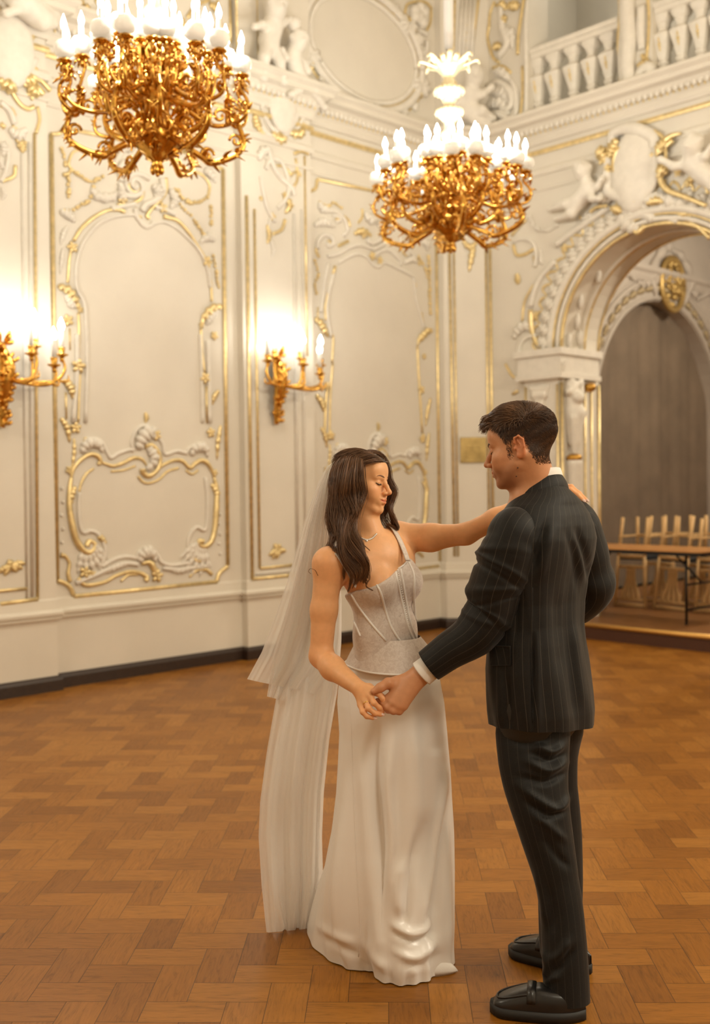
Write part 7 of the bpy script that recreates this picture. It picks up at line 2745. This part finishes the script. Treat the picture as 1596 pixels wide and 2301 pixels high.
        f += .004 * np.sin(9 * thv + 5 * up) * np.clip(1 - up * 1.1, 0, 1)
        f += .006 * np.exp(-((thv - 5.4 - .5 * (up - .5)) / .10) ** 2) * np.clip(np.sin(np.pi * np.clip((up - .3) / .55, 0, 1)), 0, 1)
        f += -.008 * np.exp(-((thv - 5.62 - .5 * (up - .5)) / .09) ** 2) * np.clip(np.sin(np.pi * np.clip((up - .3) / .55, 0, 1)), 0, 1)
        f += .0045 * np.exp(-((thv - 3.7 + .8 * (up - .55)) / .09) ** 2) * np.clip(np.sin(np.pi * np.clip((up - .35) / .45, 0, 1)), 0, 1)
        # side vents: two slits towards the hem
        lean = -.025 * (up - .5)
        dz = .018 * np.clip(1 - up * 7, 0, 1) * np.cos(thv - 3.3)
        X = a * rad * c + f * c
        Y = bb * rad * s + f * s
        V[i, :, 0] = cx + X * rG[0] + Y * fG[0]
        V[i, :, 1] = cy0 + lean + X * rG[1] + Y * fG[1]
        V[i, :, 2] = z + dz
        ST[i] = np.cumsum(np.concatenate([[0], np.hypot(np.diff(.165 * rad * c * 1.05), np.diff(.115 * rad * s))]))
    N_ = grid_normals(V).reshape(-1, 3)
    jv = V.reshape(-1, 3)
    front = np.clip(-(N_ @ FWD) * 2 + .3, 0, 1)
    jv = crease(jv, N_, [([(1228, 1172), (1214, 1220), (1198, 1280)], 8, -.013), ([(1242, 1185), (1228, 1240), (1214, 1300)], 9, .007),
                         ([(1284, 1196), (1303, 1258), (1312, 1306)], 6, .007), ([(1297, 1190), (1317, 1250), (1325, 1304)], 7, -.011), ([(1270, 1180), (1290, 1250), (1298, 1330)], 8, -.006),
                         ([(1198, 1425), (1199, 1530), (1200, 1650)], 3.6, -.016), ([(1206, 1430), (1208, 1530), (1210, 1650)], 7, .006),
                         ([(1150, 1300), (1160, 1380), (1158, 1440)], 10, -.007), ([(1128, 1520), (1124, 1580), (1122, 1640)], 9, .007), ([(1140, 1520), (1142, 1580), (1144, 1640)], 7, -.006),
                         ([(1250, 1330), (1254, 1420), (1262, 1520)], 14, -.006), ([(1290, 1400), (1300, 1500), (1312, 1590)], 9, .006), ([(1276, 1420), (1284, 1520), (1292, 1620)], 9, -.006)], front)
    jf = grid_faces(NZ, NT)
    jk = raw_mesh('jacket', jv, jf, wool, parent=root, origin=org, attrs={'stripe': ST.ravel()})
    TJ = bvh(jv, jf)
    # near sleeve with its elbow creases
    c_in = shN + np.array([.012, .015, -.004])
    def folds_n(t, th):
        r = np.zeros_like(th)
        for t0, am, w, ph, sl in ((.30, .011, .016, 1.6, .05), (.355, -.010, .014, 1.6, .05), (.405, .012, .018, 2.6, -.05), (.455, -.010, .014, 2.4, -.06), (.50, .011, .016, 3.0, .06), (.545, -.008, .013, 3.0, .05), (.59, .008, .018, 2.2, -.05), (.22, .005, .02, .5, .06), (.16, -.004, .02, 1.0, .05), (.66, .004, .025, 2.0, .06)):
            r += am * np.exp(-((t - t0 - sl * np.sin(th - ph)) / w) ** 2) * (.35 + .65 * np.clip(np.cos(th - ph), 0, 1))
        r += .0025 * np.sin(4 * th + 9 * t) * np.exp(-((t - .5) / .3) ** 2)
        return r
    path = [shN + rG * .060 - Z3 * .004, shN + rG * .028 + Z3 * .0, shN + np.array([.004, .002, -.012]), shN * .62 + elN * .38, shN * .28 + elN * .72 + np.array([-.012, 0, 0]), elN + np.array([-.010, 0, .008]), elN * .72 + wrN * .28 + np.array([0, 0, -.012]), elN * .4 + wrN * .6, elN * .12 + wrN * .88 + np.array([.0, 0, .006])]
    sv, ss = loft_tube(path, [.050, .074, .084, .086, .083, .079, .075, .070, .062, .056, .0515], 72, 150, folds_n, ref=rG)
    e = sv[-1].mean(0)
    inner = np.array([e + (sv[-1] - e) * .9 for _ in range(1)])
    sv = np.concatenate([sv, inner]); ss = np.concatenate([ss, ss[-1:]])
    raw_mesh('sleeve', sv.reshape(-1, 3), grid_faces(len(sv), 72), wool, parent=jk, origin=org, attrs={'stripe': ss.ravel()})
    # far sleeve, bent at the elbow
    def folds_f(t, th):
        return .006 * np.sin(34 * t + 2 * np.sin(th)) * np.exp(-((t - .5) / .16) ** 2)
    path = [shF - rG * .060 - Z3 * .004, shF - rG * .026, shF + np.array([.002, 0, -.012]), shF * .5 + elF * .5 + np.array([.010, 0, 0]), elF + np.array([.006, 0, .01]), elF * .6 + wrF * .4 + np.array([0, 0, -.005]), wrF]
    sv, ss = loft_tube(path, [.048, .070, .076, .078, .074, .072, .068, .060, .052], 56, 110, folds_f, ref=rG)
    raw_mesh('sleeve', sv.reshape(-1, 3), grid_faces(110, 56), wool, parent=jk, origin=org, attrs={'stripe': ss.ravel()})
    # collar: a fall standing round the back of the neck; under it the white shirt collar
    def band(name, pts_top, pts_bot, mat, par, thick=.004, n=40, attrs=True):
        tp, bt = curve_eval(np.array(pts_top), n), curve_eval(np.array(pts_bot), n)
        rows = []
        cn = (tp.mean(0) + bt.mean(0)) / 2
        prof_ = [(0, 0), (.0, .25), (0, .5), (0, .75), (0, 1.0)]
        for i in range(n):
            out = (tp[i] + bt[i]) / 2 - cn; out[2] = 0; out /= np.linalg.norm(out) + 1e-9
            r_ = []
            for k, t in enumerate(np.linspace(0, 1, 6)):
                r_.append(tp[i] * (1 - t) + bt[i] * t + out * (.006 * math.sin(math.pi * t)))
            for k, t in enumerate(np.linspace(1, 0, 6)):
                r_.append(tp[i] * (1 - t) + bt[i] * t + out * (.006 * math.sin(math.pi * t) - thick))
            rows.append(r_)
        P = np.array(rows)
        at__ = {'stripe': np.repeat(np.linspace(0, .42, n), 12)} if attrs else None
        return raw_mesh(name, P.reshape(-1, 3), grid_faces(n, 12), mat, parent=par, origin=org, attrs=at__)
    nk = nb
    def ringpt(a, r, z, f=.88):
        return nk + rG * r * math.cos(a) + fG * r * f * math.sin(a) + Z3 * z
    A = np.linspace(math.radians(-235), math.radians(55), 12)
    zt = at(1240, 1062, 3.24)[2] - nk[2]
    tops = [ringpt(a, .076, zt - .066 * max(0, math.sin(a) * .5 + .5)) for a in A]
    bots = [ringpt(a, .098 + .012 * (1 - abs(math.sin(a))), zt - .052 - .080 * max(0, math.sin(a) * .5 + .5)) for a in A]
    band('collar', tops, bots, wool, jk)
    m = MB(); m.tube([O(p) for p in curve_eval(np.array(bots), 40)], .0022, 6); m.build('collar_edge', simple('collar_shadow_line', (0.006, 0.0055, 0.005), .8), parent=jk)  # dark tube standing in for the shade line under the collar fall
    shirt = simple('white_shirt_cotton', (0.80, 0.775, 0.745), .7)
    tops = [ringpt(a, .0725, zt + .017 - .040 * max(0, math.sin(a) * .5 + .5)) for a in A]
    bots = [ringpt(a, .075, zt - .035 - .070 * max(0, math.sin(a) * .5 + .5)) for a in A]
    sh = band('shirt_collar', tops, bots, shirt, root, .002, attrs=False)
    m = MB()
    d = (wrN - elN) / np.linalg.norm(wrN - elN)
    c0, c1 = wrN - d * .05, wrN - d * .006
    m.tube([O(c0), O(c0 + d * .02), O(c1 - d * .004), O(c1)], [.040, .0405, .0415, .0415], 28)
    m.build('shirt_cuff', shirt, parent=root)
    # pocket flap, side seam, armhole seam, collar shadow line
    quadp = [(1100, 1451), (1147, 1453), (1147, 1495), (1104, 1496)]
    def patch(px4, nu, nv, lift):
        rows = []
        for i in range(nv + 1):
            t = i / nv
            row = []
            for j in range(nu + 1):
                s_ = j / nu
                x = (px4[0][0] * (1 - s_) + px4[1][0] * s_) * (1 - t) + (px4[3][0] * (1 - s_) + px4[2][0] * s_) * t
                y = (px4[0][1] * (1 - s_) + px4[1][1] * s_) * (1 - t) + (px4[3][1] * (1 - s_) + px4[2][1] * s_) * t
                q = on_surface(TJ, [(x, y)], lift + .002 * t)
                row.append(q[0] if q else None)
            if all(v is not None for v in row):
                rows.append(row)
        return rows
    rows = patch(quadp, 14, 10, .0035)
    if len(rows) > 2:
        P = np.array(rows)
        sx = np.array([[np.linalg.norm(P[i, j] - P[i, 0]) for j in range(P.shape[1])] for i in range(P.shape[0])]) + .008
        raw_mesh('pocket_flap', P.reshape(-1, 3), grid_faces(P.shape[0], P.shape[1], False), wool, parent=jk, origin=org, attrs={'stripe': sx.ravel()})
        m = MB(); m.tube([O(p) for p in rows[0]], .0022, 6); m.build('pocket_welt', simple('dark_seam', (0.008, 0.007, 0.006), .8), parent=jk)
        m = MB(); m.tube([O(p) for p in [r[0] for r in rows] + list(rows[-1]) + [r[-1] for r in rows[::-1]]], .0013, 5); m.build('flap_edge', simple('dark_seam_b', (0.010, 0.009, 0.008), .8), parent=jk)
    seam = simple('seam_thread', (0.012, 0.011, 0.010), .8)
    for p in ([(1243, 1172), (1240, 1230), (1238, 1300), (1236, 1400), (1238, 1480), (1240, 1560), (1242, 1620)],):
        pass
    q = on_surface(TJ, dense([(1197, 1320), (1196, 1400), (1196, 1480), (1197, 1560), (1198, 1625)], 8), .0002)
    if len(q) > 3:
        m = MB(); m.tube([O(x) for x in q], .0016, 5); m.build('back_seam', seam, parent=jk)
    # ---- trousers: two legs lofted from the seat to the hem
    def leg(px, depth, par_ref, fold):
        path, rad = [], []
        for y, l, r, dd in px:
            path.append(at((l + r) / 2, y, dd)); rad.append((r - l) / 2 / FPX * dd)
        pv, ps = loft_tube(path, rad, 64, 150, fold, ref=rG)
        cen = pv.mean(1, keepdims=True)
        k = np.interp(np.linspace(0, 1, 150), [0, .18, .5, 1], [.42, .34, .22, .08])[:, None, None]
        dp = ((pv - cen) @ FWD)[..., None] * FWD
        return pv - dp * k, ps
    def fl_n(t, th):
        r = .004 * np.cos(2 * (th - 2.2)) * np.clip((t - .45) * 3, 0, 1)
        return r
    trN = [(1585, 1122, 1280, 3.275), (1640, 1114, 1282, 3.265), (1700, 1120, 1278, 3.25), (1760, 1134, 1274, 3.235), (1830, 1156, 1280, 3.22), (1900, 1178, 1290, 3.215), (1970, 1200, 1300, 3.21), (2040, 1211, 1312, 3.205), (2110, 1214, 1320, 3.20), (2180, 1218, 1325, 3.195), (2246, 1220, 1328, 3.19)]
    trF = [(1585, 1165, 1318, 3.35), (1630, 1160, 1312, 3.37), (1690, 1170, 1299, 3.40), (1760, 1180, 1297, 3.41), (1830, 1195, 1303, 3.42), (1900, 1205, 1309, 3.43), (1970, 1212, 1312, 3.44), (2040, 1210, 1308, 3.45), (2100, 1209, 1304, 3.455), (2140, 1212, 1304, 3.46)]
    tro = bpy.data.objects.new('trousers', None); COL.objects.link(tro); tro.parent = root
    for px, ff in ((trN, fl_n), (trF, lambda t, th: .004 * np.sin(3 * th + 12 * t) * np.clip(t, 0, 1))):
        pv, ps = leg(px, 3.2, None, ff)
        N_ = grid_normals(pv).reshape(-1, 3)
        front = np.clip(-(N_ @ FWD) * 2 + .3, 0, 1)
        pv = crease(pv.reshape(-1, 3), N_, [
            ([(1200, 1668), (1240, 1690), (1268, 1672)], 7, .012), ([(1190, 1688), (1236, 1710), (1270, 1692)], 6, -.012), ([(1180, 1706), (1232, 1732), (1272, 1712)], 7, .013),
            ([(1170, 1745), (1225, 1758), (1270, 1735)], 7, -.012), ([(1160, 1760), (1215, 1800), (1255, 1818), (1278, 1790)], 7, .014), ([(1180, 1800), (1230, 1834), (1270, 1822)], 6, -.012),
            ([(1200, 1830), (1240, 1862), (1272, 1890)], 8, .010), ([(1220, 1880), (1250, 1920), (1280, 1950)], 8, -.008), ([(1150, 1660), (1190, 1672), (1230, 1660)], 8, -.008),
            ([(1222, 2130), (1232, 2170), (1222, 2200)], 8, .012), ([(1236, 2160), (1262, 2140), (1280, 2110)], 9, .010), ([(1240, 2185), (1262, 2170), (1290, 2130)], 8, -.010), ([(1226, 2215), (1240, 2200), (1258, 2196)], 6, .008),
            ([(1205, 1960), (1222, 2020), (1226, 2080)], 9, .010), ([(1230, 1990), (1240, 2050), (1240, 2100)], 9, -.008)], front)
        raw_mesh('trouser_leg', pv.reshape(-1, 3), grid_faces(150, 64), wool_t, parent=tro, origin=org, attrs={'stripe': ps.ravel()})
    m = MB()
    pts = []
    rows = []
    for z, k in ((at(1210, 1500, D)[2], .95), (at(1210, 1580, D)[2], 1.0), (at(1210, 1640, D)[2], .92), (at(1210, 1680, D)[2], .6)):
        rows.append([O(np.array([hip[0], hip[1], z]) + rG * .165 * k * math.cos(a) + fG * .115 * k * math.sin(a)) for a in np.linspace(0, 2 * math.pi, 40, endpoint=False)])
    m.grid(rows, closed=True, cap=True)
    m.build('trouser_seat', simple('charcoal_wool_plain', (0.02, 0.0185, 0.016), .65), parent=tro)
    # ---- loafers
    leather = simple('black_leather', (0.010, 0.009, 0.009), .28, spec=.5, bump=(40, .15, .002))
    rubber = simple('black_rubber_sole', (0.008, 0.008, 0.008), .6)
    for heel, toe in ((heelN, toeN), (heelF, toeF)):
        d = toe - heel; d[2] = 0; Ls = np.linalg.norm(d); d /= Ls
        s_ = np.array([-d[1], d[0], 0])
        sr = bpy.data.objects.new('loafer', None); COL.objects.link(sr); sr.parent = root
        def outline(t):
            return .048 * (1 - abs(2 * t - 1.16) ** 3.2 * .55) * (1 - np.clip((t - .86) / .14, 0, 1) ** 2.2 * .72) * (1 - np.clip((.10 - t) / .10, 0, 1) ** 2 * .45)
        m = MB(); rows = []
        for t in np.linspace(0, 1, 24):
            w = outline(t) + .004
            rows.append([O(heel + d * Ls * t + s_ * x * w + Z3 * z) for x, z in ((1, .004), (1.03, .018), (1, .033), (-1, .033), (-1.03, .018), (-1, .004))])
        m.grid(rows, closed=True, cap=True)
        m.build('sole', rubber, parent=sr)
        m = MB(); rows = []
        for t in np.linspace(.005, .995, 34):
            w = outline(t)
            h = np.interp(t, [0, .08, .30, .48, .62, .80, .93, 1.0], [.062, .082, .088, .094, .086, .066, .050, .020])
            row = []
            for a in np.linspace(0, math.pi, 22):
                ca, sa = math.cos(a), math.sin(a)
                x = np.sign(ca) * abs(ca) ** .62 * w
                row.append(O(heel + d * Ls * t + s_ * x + Z3 * (.030 + (h - .030) * abs(sa) ** .72)))
            rows.append(row)
        m.grid(rows)
        m.build('upper', leather, parent=sr)
        m = MB()           # moccasin ridge round the vamp
        pts = []
        for t, k in ((.52, .80), (.62, .78), (.74, .74), (.84, .66), (.905, .48), (.925, .0), (.905, -.48), (.84, -.66), (.74, -.74), (.62, -.78), (.52, -.80)):
            h = np.interp(t, [0, .08, .30, .48, .62, .80, .93, 1.0], [.062, .082, .088, .094, .086, .066, .050, .020])
            w = outline(t)
            ca = abs(k) ** (1 / .62); sa = math.sqrt(max(0, 1 - min(1, ca) ** 2))
            pts.append(O(heel + d * Ls * t + s_ * k * w + Z3 * (.0315 + (h - .030) * sa ** .72)))
        m.tube(catmull(pts, 6), .0030, 6)
        m.build('vamp_ridge', leather, parent=sr)
        m = MB()           # saddle strap
        pts = []
        for a in np.linspace(.25, math.pi - .25, 14):
            ca, sa = math.cos(a), math.sin(a)
            pts.append(O(heel + d * Ls * .56 + s_ * np.sign(ca) * abs(ca) ** .62 * outline(.56) * 1.02 + Z3 * (.033 + .061 * abs(sa) ** .72)))
        m.tube(pts, .015, 6, flat=(.22, 1), ref=Z3)
        m.build('saddle_strap', leather, parent=sr)
    return root


build_groom()
